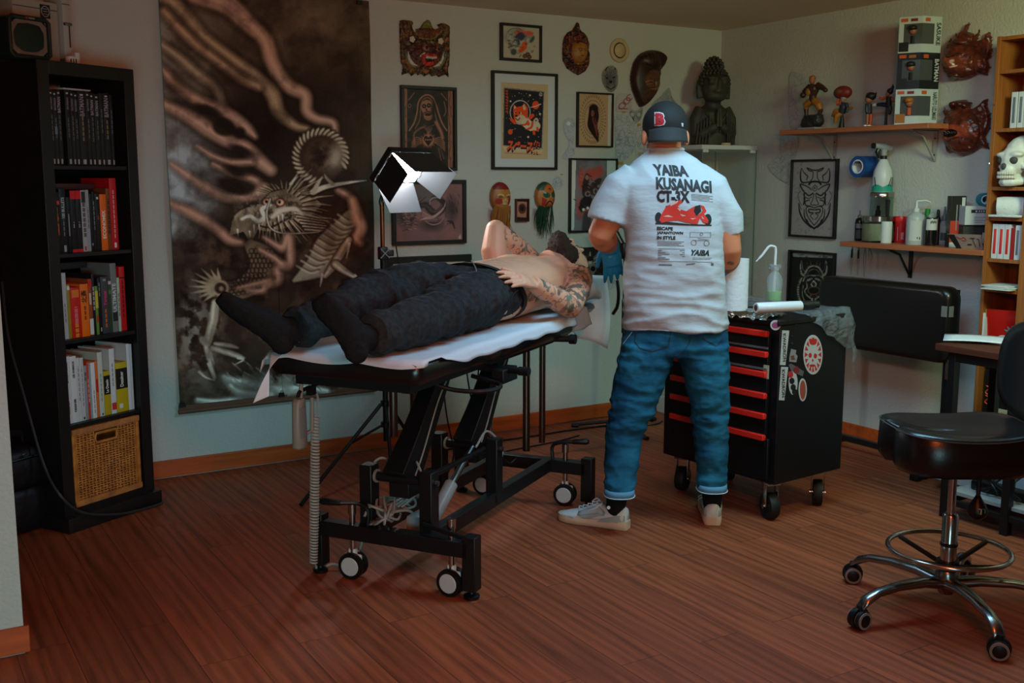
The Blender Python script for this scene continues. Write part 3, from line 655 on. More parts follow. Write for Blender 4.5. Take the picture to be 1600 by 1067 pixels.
for x, y in ((602, 1020), (668, 1022)):
    a.ell(x, y, 26, 22, DK, 0, 2); a.ell(x, y, 19, 16, (186, 164, 146), 0, 2); a.ell(x-4, y-2, 7, 8, (30, 22, 20), 0, 1.5); a.ell(x, y, 21, 18, (164, 92, 70), 0, 1.5, .8, ring=4)
a.line([(830, 975), (900, 945), (1010, 925), (1105, 912)], [44, 34, 24, 6], DK, 3); a.line([(830, 970), (900, 942), (1010, 922), (1100, 911)], [30, 24, 15, 3], (176, 172, 158), 2)
a.line([(835, 970), (860, 920), (880, 890)], [26, 18, 3], (160, 152, 136), 2); a.line([(720, 930), (740, 905), (757, 890)], [16, 10, 2], LT, 2); a.line([(930, 930), (900, 900), (890, 880)], [22, 14, 4], (150, 140, 124), 2)
for q in range(30):
    an = -2.9+q*.1; a.line([(690+90*cos(an), 985+35*sin(an)), (690+(125+rr.rand()*40)*cos(an), 985+(55+rr.rand()*25)*sin(an))], [8, 1], [(150, 144, 122), (70, 60, 48)][q % 2], 1.5)
a.crop(*k2)
a.line([(460, 70), (500, 55), (540, 80), (570, 60), (560, 20), (600, 0)], [14, 18, 20, 22, 20, 14], (184, 184, 172), 2); a.line([(440, 100), (430, 60), (460, 30)], [10, 14, 10], (150, 140, 120), 2)
a.line([(610, 60), (650, 30), (720, 20), (760, 50)], [20, 26, 24, 10], (178, 172, 158), 3); a.line([(540, 100), (600, 110), (660, 80), (700, 60)], [6, 8, 8, 4], DK, 2)
for x, y in ((520, 120), (545, 118), (640, 75), (660, 68), (500, 150), (440, 140)): a.line([(x, y-20), (x+3, y+16)], [9, 1], (196, 196, 186), 1.2)
a.line([(600, -30), (583, 40), (600, 110), (660, 140), (760, 140), (850, 130), (920, 90)], [13, 12, 12, 9, 8, 6, 3], DK, 2); a.line([(600, -30), (583, 40), (600, 110), (660, 138), (760, 138), (850, 128), (920, 88)], [8, 8, 8, 6, 5, 4, 2], LT, 1.5)
# neck and belly coils
def body(pts, w, c, belly=None):
    a.line(pts, [q+18 for q in w], DK, 6, .8); a.line(pts, w, c, 3); 
body([(990, 60), (940, 130), (880, 200), (850, 280), (800, 320), (720, 370)], [70, 100, 120, 130, 90, 20], (136, 136, 122))
for q in range(11):
    t = q/10; x = 985-150*t-40*t*t; y = 60+250*t; a.line([(x-55-10*t, y-20), (x, y+14), (x+45, y+6)], 7, (70, 60, 50), 3, .8); a.line([(x-55-10*t, y-12), (x, y+22), (x+40, y+14)], 9, (172, 176, 166), 3, .8)
body([(505, 200), (560, 260), (570, 330), (500, 390), (430, 420), (350, 420)], [60, 130, 150, 110, 90, 80], (112, 100, 84))
for j in range(8):
    for q in range(9):
        x, y = 470+q*20+(j % 2)*10+ (j*-14 if j > 3 else 0), 225+j*24; 
        if abs(x-565+j*10) < 75: a.ell(x, y, 12, 11, (48, 38, 32), 0, 1.5, .8, ring=4)
for j in range(5):
    for q in range(8): a.ell(400+q*22+(j % 2)*11, 375+j*17-q*4, 11, 9, (50, 40, 33), 0, 1.5, .75, ring=3.5)
a.ell(355, 410, 46, 44, (60, 48, 40), 0, 4); a.ell(355, 408, 36, 34, (150, 140, 122), 0, 3, 1, ring=14); a.ell(360, 410, 12, 12, (140, 128, 112), 0, 3)
for an in np.linspace(2.35, 4.6, 9):
    L = 150 if 2.7 < an < 4.2 else 120; a.line([(355+50*cos(an), 405+45*sin(an)), (355+L*cos(an), 405+L*.8*sin(an))], [22, 2], (150, 142, 122), 2)
smoke([(570, 160), (660, 210), (690, 160), (700, 250), (690, 290), (640, 310), (640, 370), (580, 390), (560, 420), (490, 420)], [12, 40, 46, 40, 46, 40, 40, 36, 26, 14], PK); smoke([(550, 220), (620, 260), (660, 290)], [16, 26, 30], PK); smoke([(440, 410), (520, 390), (600, 370)], [8, 18, 14], (150, 128, 108))
smoke([(1000, -20), (1020, 60), (1040, 110), (1020, 160), (1040, 190)], [40, 60, 56, 46, 20], PK); smoke([(100, -10), (210, 40), (330, 110), (400, 170), (460, 185)], [30, 50, 50, 46, 24], (150, 124, 108))
# claws
for pts, w in (([(985, 170), (960, 210), (930, 260), (900, 310), (870, 350)], [30, 40, 40, 36, 20]), ([(920, 290), (960, 320), (1010, 350)], [40, 34, 20]), ([(330, 480), (320, 560), (300, 640), (290, 700), (310, 780)], [40, 50, 44, 40, 30]), ([(320, 700), (380, 720), (440, 740), (470, 750)], [30, 34, 28, 12]), ([(330, 680), (400, 690), (440, 700)], [20, 26, 12]), ([(300, 780), (320, 830), (325, 860)], [26, 20, 6])):
    a.line(pts, [q+10 for q in w], DK, 3, .8); a.line(pts, w, (140, 136, 122), 3); a.line([(x-6, y) for x, y in pts], [q*.35 for q in w], (184, 184, 172), 3, .8)
for pts in ([(985, 190), (980, 225), (972, 262)], [(855, 340), (850, 375), (845, 400)], [(1015, 345), (1030, 365), (1010, 380)], [(440, 750), (465, 760), (420, 785)], [(250, 820), (280, 845), (320, 860)], [(300, 760), (310, 800), (330, 850)]): a.line(pts, [14, 10, 2], LT, 1.5)
# lower mist and water
a.mottled(14, (140, 140, 130), .45, .6, .85, 12, np.clip(1.4-np.hypot((a.X-(230+.3187*240))/36, (a.Y-(320+.3187*620))/75), 0, 1))
for pts, w in (([(370, 850), (430, 870), (500, 880), (560, 900), (640, 910), (760, 900), (880, 915)], [30, 50, 44, 50, 54, 50, 30]), ([(240, 960), (330, 970), (420, 960), (480, 930), (560, 960), (640, 955)], [20, 34, 40, 44, 34, 24]), ([(400, 890), (440, 920), (520, 930), (600, 930)], [20, 30, 34, 30])):
    a.line(pts, [q+24 for q in w], (84, 76, 66), 8, .7); a.line(pts, w, (156, 158, 150), 7, .9); a.line([(x, y-8) for x, y in pts], [q*.35 for q in w], (190, 194, 188), 4, .85)
for q in range(40):
    x = 380+rr.rand()*450; y = 760+rr.rand()*120; a.line([(x, y), (x+20+rr.rand()*30, y+20+rr.rand()*20)], [7, 2], [(128, 124, 114), (44, 36, 30), (160, 160, 150)][q % 3], 2, .6)
a.mottled(20, (134, 132, 124), .42, .6, .8, 14, a.blob(700, 880, 460, 80)); a.mottled(30, (40, 32, 27), .5, .75, .35, 15)
a.a = 160*(np.clip(a.a, 0, 255)/128)**1.35
a.grainy(9)
BANM = mat('painted_cloth', rough=.85, attr='art', spec=.2)
def banp(u, v):
    return (tlx+(brx-tlx)*u+.012*sin(v*7)*u*(1-u)+(.012*(v-.5) if u < .5 else -.004*(v-.5)), Y-.006-.012*(sin(v*3.1)**2)*(1-abs(2*u-1)*.4)-.004*sin(u*6+v*4)-(.006*sin(v*14) if u > .93 or u < .05 else 0), tz+(bz-tz)*v+.016*(u-.5)*0)
t = thing('painted_banner', 'tall cloth banner painted with a grey dragon among pink smoke trails', 'banner', ((tlx+brx)/2, Y, bz))
bo = a.build('painted_cloth', banp, BANM, t)
sm = bo.modifiers.new('thick', 'SOLIDIFY'); sm.thickness = .002
obj('bottom_batten', MB().tube([(tlx-.002, Y-.006, bz-.004), (brx+.002, Y-.006, bz+.004)], .011, 10).box(((tlx+brx)/2, Y-.006, bz+.012), (brx-tlx, .006, .03)), mat('brown_batten', (98, 66, 46), .7), t)
for x, z in ((brx-.05, tz-.012), (tlx+.05, tz-.012), (tlx+.016, bz+.03), (tlx+.50, bz+.03), (brx-.02, bz+.03)):
    mb = MB(); mb.prism([(-.016, -.010), (.016, -.010), (.012, .010), (-.012, .010)], .016, basis((x, Y+.000, z), (1, 0, 0), (0, 0, 1), (0, -1, 0)))
    mb.tube([(x-.008, Y-.018, z+.008), (x-.004, Y-.024, z+.022), (x+.004, Y-.024, z+.022), (x+.008, Y-.018, z+.008)], .0012, 5)
    obj('binder_clip', mb, BLKP, t)
# ------------------------------------------------------------------ pictures, masks and sketches on the two walls
class Wall:
    def __init__(s, k): s.k = k
    def pt(s, u, z, d): return V((u, BY-d, z)) if s.k == 'b' else V((RX-d, -u, z))
    def uz(s, x, y, d=0.0):
        p = onY(x, y, BY-d) if s.k == 'b' else onX(x, y, RX-d)
        return (p.x, p.z) if s.k == 'b' else (-p.y, p.z)
    def M(s, u, z, d=0.0):   # x right, y up, z out of the wall
        p = s.pt(u, z, d); return basis(p, (1, 0, 0), (0, 0, 1), (0, -1, 0)) if s.k == 'b' else basis(p, (0, -1, 0), (0, 0, 1), (-1, 0, 0))
WB, WR = Wall('b'), Wall('r')
def wart(w, u0, u1, z0, z1, d, nx, ny, bg):
    a = Art(nx, ny, bg); uvmap(a, (w.pt(u0, z1, d), w.pt(u1, z1, d), w.pt(u0, z0, d), w.pt(u1, z0, d))); a.w = w; a.r = (u0, u1, z0, z1, d); return a
def flatp(a):
    u0, u1, z0, z1, d = a.r; return lambda u, v: a.w.pt(u0+(u1-u0)*u, z1+(z0-z1)*v, d)
BFRAME = mat('black_wood_frame', (17, 15, 14), .4)
def wframe(w, tl, br, b, bg, label, paint, n=(110, 140), matw=0.0, matc=(196, 204, 206), name='framed_picture', fm=None, group='framed pictures on the walls'):
    u0, z1 = w.uz(*tl); u1, z0 = w.uz(*br); cu, cz = (u0+u1)/2, (z0+z1)/2; M = w.M(cu, cz)
    t = thing(name, label, 'picture', w.pt(cu, z0, .01), 0, group)
    W_, H_ = u1-u0, z1-z0; mb = MB(); D = .022
    mb.box((0, H_/2-b/2, D/2), (W_, b, D)).box((0, -H_/2+b/2, D/2), (W_, b, D)).box((W_/2-b/2, 0, D/2), (b, H_-2*b, D)).box((-W_/2+b/2, 0, D/2), (b, H_-2*b, D))
    obj('frame', mb, fm or BFRAME, t, M, bev=.0015)
    if matw: obj('mount', MB().box((0, 0, .007), (W_-2*b, H_-2*b, .004)), mat('mount_%02x%02x' % matc[:2], matc, .8), t, M)
    e = b+matw; a = wart(w, u0+e, u1-e, z0+e, z1-e, .0105, n[0], n[1], bg); paint(a)
    a.build('print', flatp(a), ARTG, t); t['_'] = 0; del t['_']
    return t, M, (u0, u1, z0, z1)
# --- veiled skeleton print
def p_skeleton(a):
    a.crop(615, 125, .1407); O = (176, 118, 92); D = (34, 28, 27); a.mix(1, (44, 37, 35)) if False else None
    a.mottled(9, (62, 52, 47), .45, .7, .8, 3)
    for x0, x1 in ((100, 150), (605, 655)):
        a.poly([(x0, 90), (x1, 90), (x1, 980), (x0, 980)], (150, 100, 80))
        for k in range(9): a.line([(x0+6+k % 3*14, 100+k*95), (x0+26-k % 2*14, 160+k*95), (x0+12+k % 3*12, 220+k*95)], 6, (84, 54, 44), 2)
    a.line([(175, 560), (230, 470), (262, 350), (275, 250), (320, 185), (380, 165), (435, 195), (470, 270), (500, 370), (540, 480), (590, 560)], 14, O, 2)
    a.line([(240, 540), (290, 440), (300, 300), (330, 220), (380, 195), (425, 230), (450, 330), (480, 450), (530, 590), (545, 640)], 10, (150, 100, 80), 2)
    a.line([(235, 720), (228, 600), (290, 540), (340, 520)], 20, (140, 92, 72), 4); a.line([(470, 470), (520, 560), (545, 640)], 34, (164, 108, 86), 5)
    a.ell(370, 300, 66, 84, (166, 110, 86)); a.ell(385, 395, 52, 55, (150, 98, 76)); a.ell(440, 320, 26, 90, D, .1, 6, .8)
    for x, y in ((338, 290), (392, 282)): a.ell(x, y, 24, 25, D); a.ell(x, y, 8, 8, (176, 130, 104), 0, 1.5, .8)
    a.poly([(362, 308), (378, 340), (352, 338)], D); a.line([(340, 365), (385, 350), (420, 372)], 10, D, 2); a.ell(382, 384, 36, 16, D); a.line([(345, 400), (385, 412), (420, 396)], 9, O, 2); a.line([(330, 230), (360, 215), (390, 225)], 8, D, 2)
    a.line([(330, 490), (380, 520), (450, 500)], 8, (120, 80, 64), 2)
    for k in range(26):
        an = k*2*pi/26; a.line([(385+45*cos(an), 670+50*sin(an)), (385+(80+k % 2*14)*cos(an), 670+(82+k % 2*14)*sin(an))], [12, 3], O, 1.5)
    a.ell(385, 668, 62, 66, O); a.poly([(385, 735), (335, 665), (340, 630), (365, 615), (385, 640), (410, 615), (435, 632), (432, 670)], D)
    for k in range(4): a.ell(355+k*20, 664, 8, 9, O)
    for k in range(5): a.line([(385, 600), (365+k*12, 560), (345+k*20, 530)], 7, (156, 104, 80), 2)
    for s in (-1, 1):
        for k in range(5): a.line([(385+s*75, 650+k*12), (385+s*140, 640+k*24), (385+s*185, 700+k*22)], 8, O, 2)
    a.line([(165, 225), (230, 140)], 8, O, 2); a.line([(530, 150), (590, 225)], 8, O, 2); a.line([(560, 240), (575, 300), (580, 350), (560, 400)], 10, (150, 104, 84), 2); a.ell(178, 285, 16, 18, O, 0, 2, 1, ring=5)
    a.line([(500, 760), (530, 900)], 12, (120, 84, 70), 2); a.line([(520, 745), (560, 880)], 8, (120, 84, 70), 2); a.grainy(8)
wframe(WB, (624, 133), (712, 267), .017, (40, 33, 31), 'black-framed copper print of a veiled skeleton with a burning heart, above the lamp', p_skeleton, (130, 190))
# --- shiba poster
def p_shiba(a):
    a.crop(760, 100, .164); OR = (232, 78, 34); CRM = (206, 190, 158)
    a.poly([(165, 222), (552, 262), (532, 805), (155, 778)], (44, 40, 48)); a.line([(170, 228), (548, 266), (528, 800), (160, 776), (170, 228)], 5, (170, 164, 160), 1.2, 1, False)
    a.poly([(182, 238), (540, 272), (522, 796), (172, 772)], (34, 31, 40)); rr = np.random.RandomState(2)
    for k in range(90): a.ell(190+rr.rand()*330, 270+rr.rand()*500, 2.5+2*rr.rand(), 2.5+2*rr.rand(), (200, 190, 180))
    for x, y, r in ((415, 298, 9), (510, 476, 10), (398, 695, 10), (230, 355, 9)): a.ell(x, y, r, r, (216, 206, 180))
    a.ell(470, 392, 33, 40, OR); a.line([(425, 412), (470, 402), (518, 382)], 9, (210, 196, 180), 1.2); a.ell(228, 646, 22, 26, OR)
    a.ell(322, 460, 95, 112, (190, 184, 176), 0, 1.2, 1, ring=9); a.ell(322, 460, 86, 102, (30, 27, 34))
    a.poly([(255, 440), (262, 385), (290, 410), (340, 400), (360, 372), (395, 415), (395, 520), (350, 565), (290, 560), (262, 520)], OR); a.poly([(345, 395), (360, 385), (380, 430), (355, 440)], CRM); a.poly([(262, 395), (285, 415), (265, 430)], CRM)
    a.ell(325, 525, 52, 42, CRM); a.ell(282, 462, 16, 14, CRM); a.ell(322, 470, 14, 14, CRM); a.ell(300, 470, 24, 26, OR)
    for x, y in ((278, 462), (316, 464)): a.ell(x, y, 6, 8, (24, 20, 24))
    a.ell(286, 494, 13, 10, (20, 18, 20)); a.line([(280, 520), (300, 535), (318, 515)], 12, (190, 40, 26), 1.2)
    a.line([(380, 560), (420, 590), (470, 590)], 90, (214, 200, 170), 1.2); a.line([(395, 620), (430, 600), (440, 555)], 20, OR, 1.2); a.line([(345, 580), (375, 575), (395, 545)], 18, OR, 1.2); a.ell(400, 570, 14, 16, OR)
    a.line([(420, 510), (440, 490)], 34, OR, 1.2); a.line([(240, 530), (270, 560)], 30, OR, 1.2); a.line([(452, 640), (455, 665)], 24, OR, 1.2); a.line([(485, 610), (490, 635)], 22, OR, 1.2); a.line([(455, 540), (475, 520), (490, 540), (470, 560)], 16, CRM, 1.2)
    for k in range(8): a.line([(188, 255+k*28), (202, 257+k*28)], 14, (190, 60, 34), 1.2); a.line([(193, 262+k*28), (200, 272+k*28)], 6, (190, 60, 34), 1.2)
    a.ell(518, 290, 18, 20, (170, 160, 150)); a.line([(505, 284), (532, 290)], 5, (40, 36, 40), 1.2)
    a.poly([(155, 785), (535, 815), (532, 850), (180, 830)], (206, 186, 150))
    a.line([(180, 848), (350, 855)], 6, (200, 80, 50), 1.2, .7); a.line([(365, 856), (520, 862)], 6, (200, 80, 50), 1.2, .7); a.grainy(7)
t, M, r = wframe(WB, (766.5, 110), (868, 265.5), .014, (196, 174, 134), 'black-framed poster of an orange dog astronaut with a pale mount', p_shiba, (170, 250), .045)
mb = MB(); u, z = WB.uz(815, 230); text_into(mb, 'スペース柴', .062, WB.M(u, z, .0122) @ Matrix.Rotation(-.05, 4, 'Z'), bold=.0035, shear=.2, width=.215)
mb2 = MB(); text_into(mb2, 'スペース柴', .062, WB.M(u+.004, z-.008, .0117) @ Matrix.Rotation(-.05, 4, 'Z'), bold=.005, shear=.2, width=.215)
obj('title_shadow', mb2, PRINT, t, smooth=0); obj('title', mb, mat('orange_ink', (232, 78, 34), .6), t, smooth=0)
# --- small print with bird and waves
def p_small(a):
    a.crop(770, 25, .1); G = (70, 84, 76); rr = np.random.RandomState(3)
    a.ell(350, 330, 170, 140, (120, 132, 122), .1, 10, .5); a.mottled(6, (44, 52, 48), .45, .6, .9, 2, a.blob(390, 380, 190, 170)); a.mottled(4, (196, 200, 184), .5, .6, .8, 4, a.blob(360, 380, 190, 150))
    a.line([(360, 260), (430, 245), (520, 265), (610, 275)], 50, (216, 88, 66), 5, .85); a.ell(575, 275, 50, 36, (214, 92, 70), .3, 6, .8); a.ell(435, 320, 62, 66, (60, 62, 86), 0, 4); a.line([(400, 370), (400, 440)], 40, (70, 74, 100), 4); a.line([(420, 380), (440, 420)], 14, (180, 180, 190), 2)
    a.poly([(470, 400), (545, 420), (530, 510), (460, 570), (385, 550), (440, 480)], (226, 92, 34)); a.ell(610, 360, 36, 60, G, .5, 4); a.line([(550, 420), (600, 330), (630, 300)], 20, (150, 160, 140), 3)
    for x, y in ((500, 625), (570, 640), (545, 600)): a.ell(x, y, 36, 34, (76, 56, 54), 0, 3); a.ell(x, y, 12, 12, (170, 90, 80), 0, 2)
    a.ell(325, 560, 46, 50, (70, 80, 76), 0, 5); a.line([(240, 490), (340, 460), (400, 480)], 14, G, 2)
    for k in range(24): x, y = 220+rr.rand()*420, 200+rr.rand()*400; a.line([(x, y), (x+20, y+14), (x+34, y-6)], 7, (40, 46, 44), 1.5, .8)
    a.line([(230, 250), (300, 200), (400, 190), (450, 220)], 8, G, 1.5); a.line([(420, 640), (440, 600)], 12, G, 2)
wframe(WB, (780, 35.5), (844, 98.5), .014, (184, 178, 158), 'small black-framed print of an orange and blue bird in green waves, near the ceiling', p_small, (110, 110))
# --- dragon drawing on mauve paper
def p_dragon(a):
    a.crop(600, 270, .1172); a.mottled(20, (150, 108, 104), .45, .7, .7, 5); a.ell(860, 230, 110, 70, (140, 88, 84), 0, 30, .6); D = (52, 42, 46)
    for x, y, rx, ry in ((640, 690, 170, 90), (900, 480, 90, 170), (290, 560, 120, 170), (260, 430, 80, 50)): a.mix(a.blob(x, y, rx, ry)*.8, D)
    a.line([(480, 440), (560, 430), (620, 500), (700, 540), (780, 480), (800, 420), (740, 350), (660, 330), (600, 400)], [70, 80, 90, 90, 90, 80, 60, 50, 20], (58, 46, 50), 5); a.line([(500, 430), (570, 440), (640, 510), (720, 510), (770, 440)], [20, 26, 26, 26, 20], (112, 88, 88), 7, .7)
    a.line([(610, 420), (620, 360), (680, 330), (760, 340)], [10, 26, 22, 10], (168, 138, 136), 3)
    a.line([(480, 630), (560, 605), (650, 590), (740, 530), (800, 460), (822, 390)], [6, 34, 34, 30, 20, 6], (186, 150, 144), 2)
    a.line([(540, 640), (640, 690), (740, 670), (795, 600)], [8, 16, 16, 6], (160, 128, 124), 2)
    for k in range(9): a.line([(490+k*14, 490+k*12), (520+k*14, 530+k*6), (510+k*18, 580+k*4)], 9, (170, 136, 128), 1.5); a.line([(560+k*18, 615), (570+k*16, 650)], 7, (158, 126, 122), 1.5)
    rr = np.random.RandomState(5)
    for k in range(90):
        x, y = 300+rr.randn()*60, 560+rr.randn()*85; a.line([(x, y), (x+20+rr.rand()*20, y-16+rr.rand()*30), (x+44, y+rr.rand()*26-10)], [9, 6, 2], [(188, 122, 92), D, (150, 112, 104), (190, 150, 136), (44, 34, 38)][k % 5], 1.5)
    a.ell(415, 510, 26, 20, D); a.line([(440, 440), (500, 370), (560, 320)], [14, 10, 4], D, 2); a.line([(400, 460), (450, 380), (490, 315)], [12, 8, 3], D, 2)
    a.line([(860, 660), (910, 660), (940, 740)], [50, 30, 14], D, 3); a.line([(800, 700), (850, 660), (880, 700)], [16, 20, 10], (130, 100, 100), 2)
    for k in range(30): x, y = 880+rr.randn()*60, 430+rr.randn()*100; a.line([(x, y), (x+10, y+50)], 7, [(40, 32, 36), (96, 78, 80)][k % 2], 2, .7)
    a.poly([(1020, 810), (990, 860), (1000, 885), (1030, 880)], (180, 170, 160)); a.grainy(8)
wframe(WB, (610, 281), (726.5, 379.5), .020, (128, 96, 94), 'wide black-framed drawing of a coiled dragon on mauve paper, behind the lamp stand', p_dragon, (190, 150))
wframe(WB, (602, 402), (735, 530), .034, (150, 144, 138), 'dark wide frame with white mount low on the wall, behind the lying client', lambda a: a.mottled(20, (90, 84, 80), .4, .6, 1, 3), (40, 40), .06)
# --- woman in halo
def p_woman(a):
    a.crop(875, 130, .1594); a.poly([(475, 90), (505, 90), (490, 640), (465, 640)], (190, 194, 190)); c = (84, 70, 58)
    for k in range(40):
        an = k*2*pi/40
        for j in range(3):
            r = 1+.22*j; x, y = 322+78*r*cos(an)*1.05, 352+150*r*sin(an)
            if j == 2: a.line([(x, y), (x+12*cos(an), y+24*sin(an))], 6, c, 1.2, .9)
            else: a.ell(x, y, 5, 6, c, 0, 1.2, .8)
    a.line([(330, 250), (335, 330), (320, 420), (350, 500), (372, 572)], [86, 92, 90, 60, 8], (40, 24, 24), 3); a.ell(318, 295, 18, 34, (132, 74, 70)); a.line([(330, 350), (350, 420), (362, 520)], [34, 36, 8], (120, 60, 56), 3); a.line([(300, 240), (290, 330), (285, 420), (330, 500)], [20, 24, 26, 10], (30, 18, 20), 3); a.ell(325, 240, 38, 20, (34, 22, 22)); a.line([(345, 300), (335, 360), (352, 400)], 8, (44, 22, 22), 2)
wframe(WB, (900, 143.5), (955, 230.7), .009, (186, 152, 116), 'thin black frame with a long-haired woman inside a ring of drops', p_woman, (90, 140))
# --- red splashed figures
def p_monkey(a):
    a.crop(875, 235, .2062); a.poly([(60, 60), (122, 75), (106, 600), (60, 610)], (206, 214, 210)); a.poly([(358, 70), (430, 60), (430, 620), (345, 610)], (200, 208, 204)); R = (196, 70, 58)
    a.mottled(10, (96, 96, 104), .4, .7, .8, 4); a.poly([(60, 60), (122, 75), (106, 600), (60, 610)], (206, 214, 210)); a.poly([(358, 70), (430, 60), (430, 620), (345, 610)], (200, 208, 204))
    for x, y, rx, ry in ((300, 160, 34, 50), (160, 220, 26, 90), (150, 440, 26, 90), (240, 180, 60, 50), (330, 300, 20, 60)): a.mix(a.blob(x, y, rx, ry)*.85, R)
    a.line([(205, 190), (195, 260), (200, 330), (230, 300), (280, 240), (300, 225)], [30, 50, 60, 60, 40, 26], (52, 38, 40), 3); a.ell(205, 205, 14, 20, (150, 112, 104)); a.line([(240, 270), (300, 220), (295, 250)], 22, (60, 48, 48), 3)
    for x, y in ((210, 330), (270, 310)): a.ell(x, y, 32, 36, (62, 58, 60), 0, 3); a.ell(x, y, 16, 18, (176, 168, 160), 0, 2, 1, ring=6)
    a.ell(205, 410, 56, 62, (38, 34, 36), 0, 3); a.line([(150, 430), (165, 460)], 20, (38, 34, 36), 2); a.ell(200, 462, 34, 24, (132, 84, 74)); a.line([(190, 470), (215, 465)], 6, (40, 20, 20), 1.2)
    for x, y in ((178, 448), (210, 436)): a.ell(x, y, 10, 11, (220, 220, 216))
    a.line([(205, 500), (200, 590)], [60, 70], (70, 62, 66), 5); a.line([(280, 340), (260, 480)], [40, 60], (80, 74, 76), 6)
    rr = np.random.RandomState(8)
    for k in range(40): x, y = 230+rr.randn()*40, 300+rr.randn()*60; a.line([(x, y), (x+16, y+10)], 6, [(30, 24, 26), (150, 140, 134), (120, 50, 44)][k % 3], 1.5, .8)
wframe(WB, (888, 247), (961, 361), .010, (122, 122, 130), 'black-framed picture of dark helmeted figures on red splashes, beside the left sleeve', p_monkey, (110, 170))
def p_skull(a):
    a.crop(875, 235, .2062); c = (120, 114, 100); G = (170, 162, 146)
    a.mottled(5, (60, 56, 50), .5, .7, .9, 5); a.ell(230, 890, 48, 50, c, 0, 2); a.ell(228, 935, 30, 26, c, 0, 2)
    for x in (208, 250): a.ell(x, 896, 18, 20, (18, 17, 16), 0, 2)
    a.poly([(228, 910), (238, 930), (220, 930)], (18, 17, 16)); a.line([(205, 945), (250, 945)], 5, (24, 22, 20), 1)
    for s in (-1, 1):
        for k in range(4): a.line([(228+s*30, 850-k*14), (228+s*(62+k*6), 830-k*20), (228+s*(50+k*8), 780-k*6)], [10, 9, 3], [G, c][k % 2], 1.5)
    a.line([(228, 850), (228, 770)], [26, 6], G, 2); a.ell(228, 820, 16, 20, (30, 28, 26), 0, 2)
wframe(WB, (899.7, 387), (943, 449), .004, (36, 34, 32), 'dark skull and horns poster on the wall behind the client head', p_skull, (90, 120), fm=mat('charcoal_edge', (22, 21, 21), .5))
def p_tiny(a):
    a.crop(750, 270, .1078); a.poly([(515, 385), (700, 385), (690, 700), (510, 700)], (42, 26, 22)); a.poly([(540, 415), (680, 420), (670, 648), (535, 640)], (170, 120, 98)); a.ell(612, 520, 56, 76, (92, 44, 36), 0, 2); a.ell(610, 515, 30, 44, (34, 20, 20), 0, 3); a.line([(590, 560), (612, 590), (632, 560)], 8, (120, 60, 50), 1.2)
t, M, r = wframe(WB, (804, 310.5), (824.3, 346), .0045, (60, 34, 28), 'tiny wooden plaque with a dark face, hanging between the two bearded masks', p_tiny, (50, 80), fm=mat('red_brown_wood', (84, 44, 32), .5), name='wall_plaque')
obj('hanger', MB().tube([(-.008, .055, .01), (0, .068, .01), (.008, .055, .01)], .0012, 5), STEEL, t, M)
def p_demon(a):
    a.crop(1225, 240, .2342); K = (26, 25, 27)
    def sym(f):
        for s in (-1, 1): f(lambda x, y: (205+s*x-(y-280)*.02, y))
    def one(q):
        L = lambda P, w: a.line([q(*p) for p in P], w, K, 1.3)
        L([(0, 112), (-22*-1, 108), (55, 95), (40, 112), (20, 118)], 7); L([(14, 120), (16, 160), (34, 190)], 5); L([(40, 190), (88, 190), (98, 140), (92, 98), (80, 120), (62, 140), (50, 150), (56, 175)], [8, 10, 8, 3, 5, 7, 7, 5])
        L([(0, 186), (26, 190), (40, 205)], 12); L([(0, 210), (14, 225), (10, 245), (0, 250)], 4); L([(22, 240), (60, 215), (98, 205), (84, 240), (70, 262), (72, 330)], [5, 7, 9, 8, 8, 5]); L([(96, 250), (112, 280), (100, 320), (86, 345)], 3)
        L([(12, 265), (40, 280), (62, 262)], 9); L([(20, 290), (44, 300), (60, 290)], 5); L([(6, 270), (14, 310), (26, 335), (8, 345), (0, 340)], 5); L([(36, 310), (62, 320), (58, 345), (30, 350)], 7)
        L([(0, 362), (34, 352), (56, 366), (48, 410), (20, 455), (0, 478)], 6); L([(4, 375), (36, 372), (34, 392), (8, 395)], 8); L([(10, 400), (26, 415), (6, 440)], 5); L([(0, 500), (36, 470), (64, 425), (70, 370)], [12, 10, 8, 4]); L([(20, 495), (66, 450), (96, 395), (106, 330), (90, 370)], [5, 10, 10, 3, 4]); L([(40, 460), (50, 440), (56, 460)], 6); L([(74, 270), (66, 300), (74, 340)], 8)
    sym(one); a.ell(205, 230, 4, 8, K); a.mottled(3, (60, 58, 60), .6, .8, .3, 3)
wframe(WR, (1240, 249.5), (1307, 373.5), .012, (150, 146, 148), 'black-framed grey print of a horned black line-art demon mask on the right wall', p_demon, (120, 200))
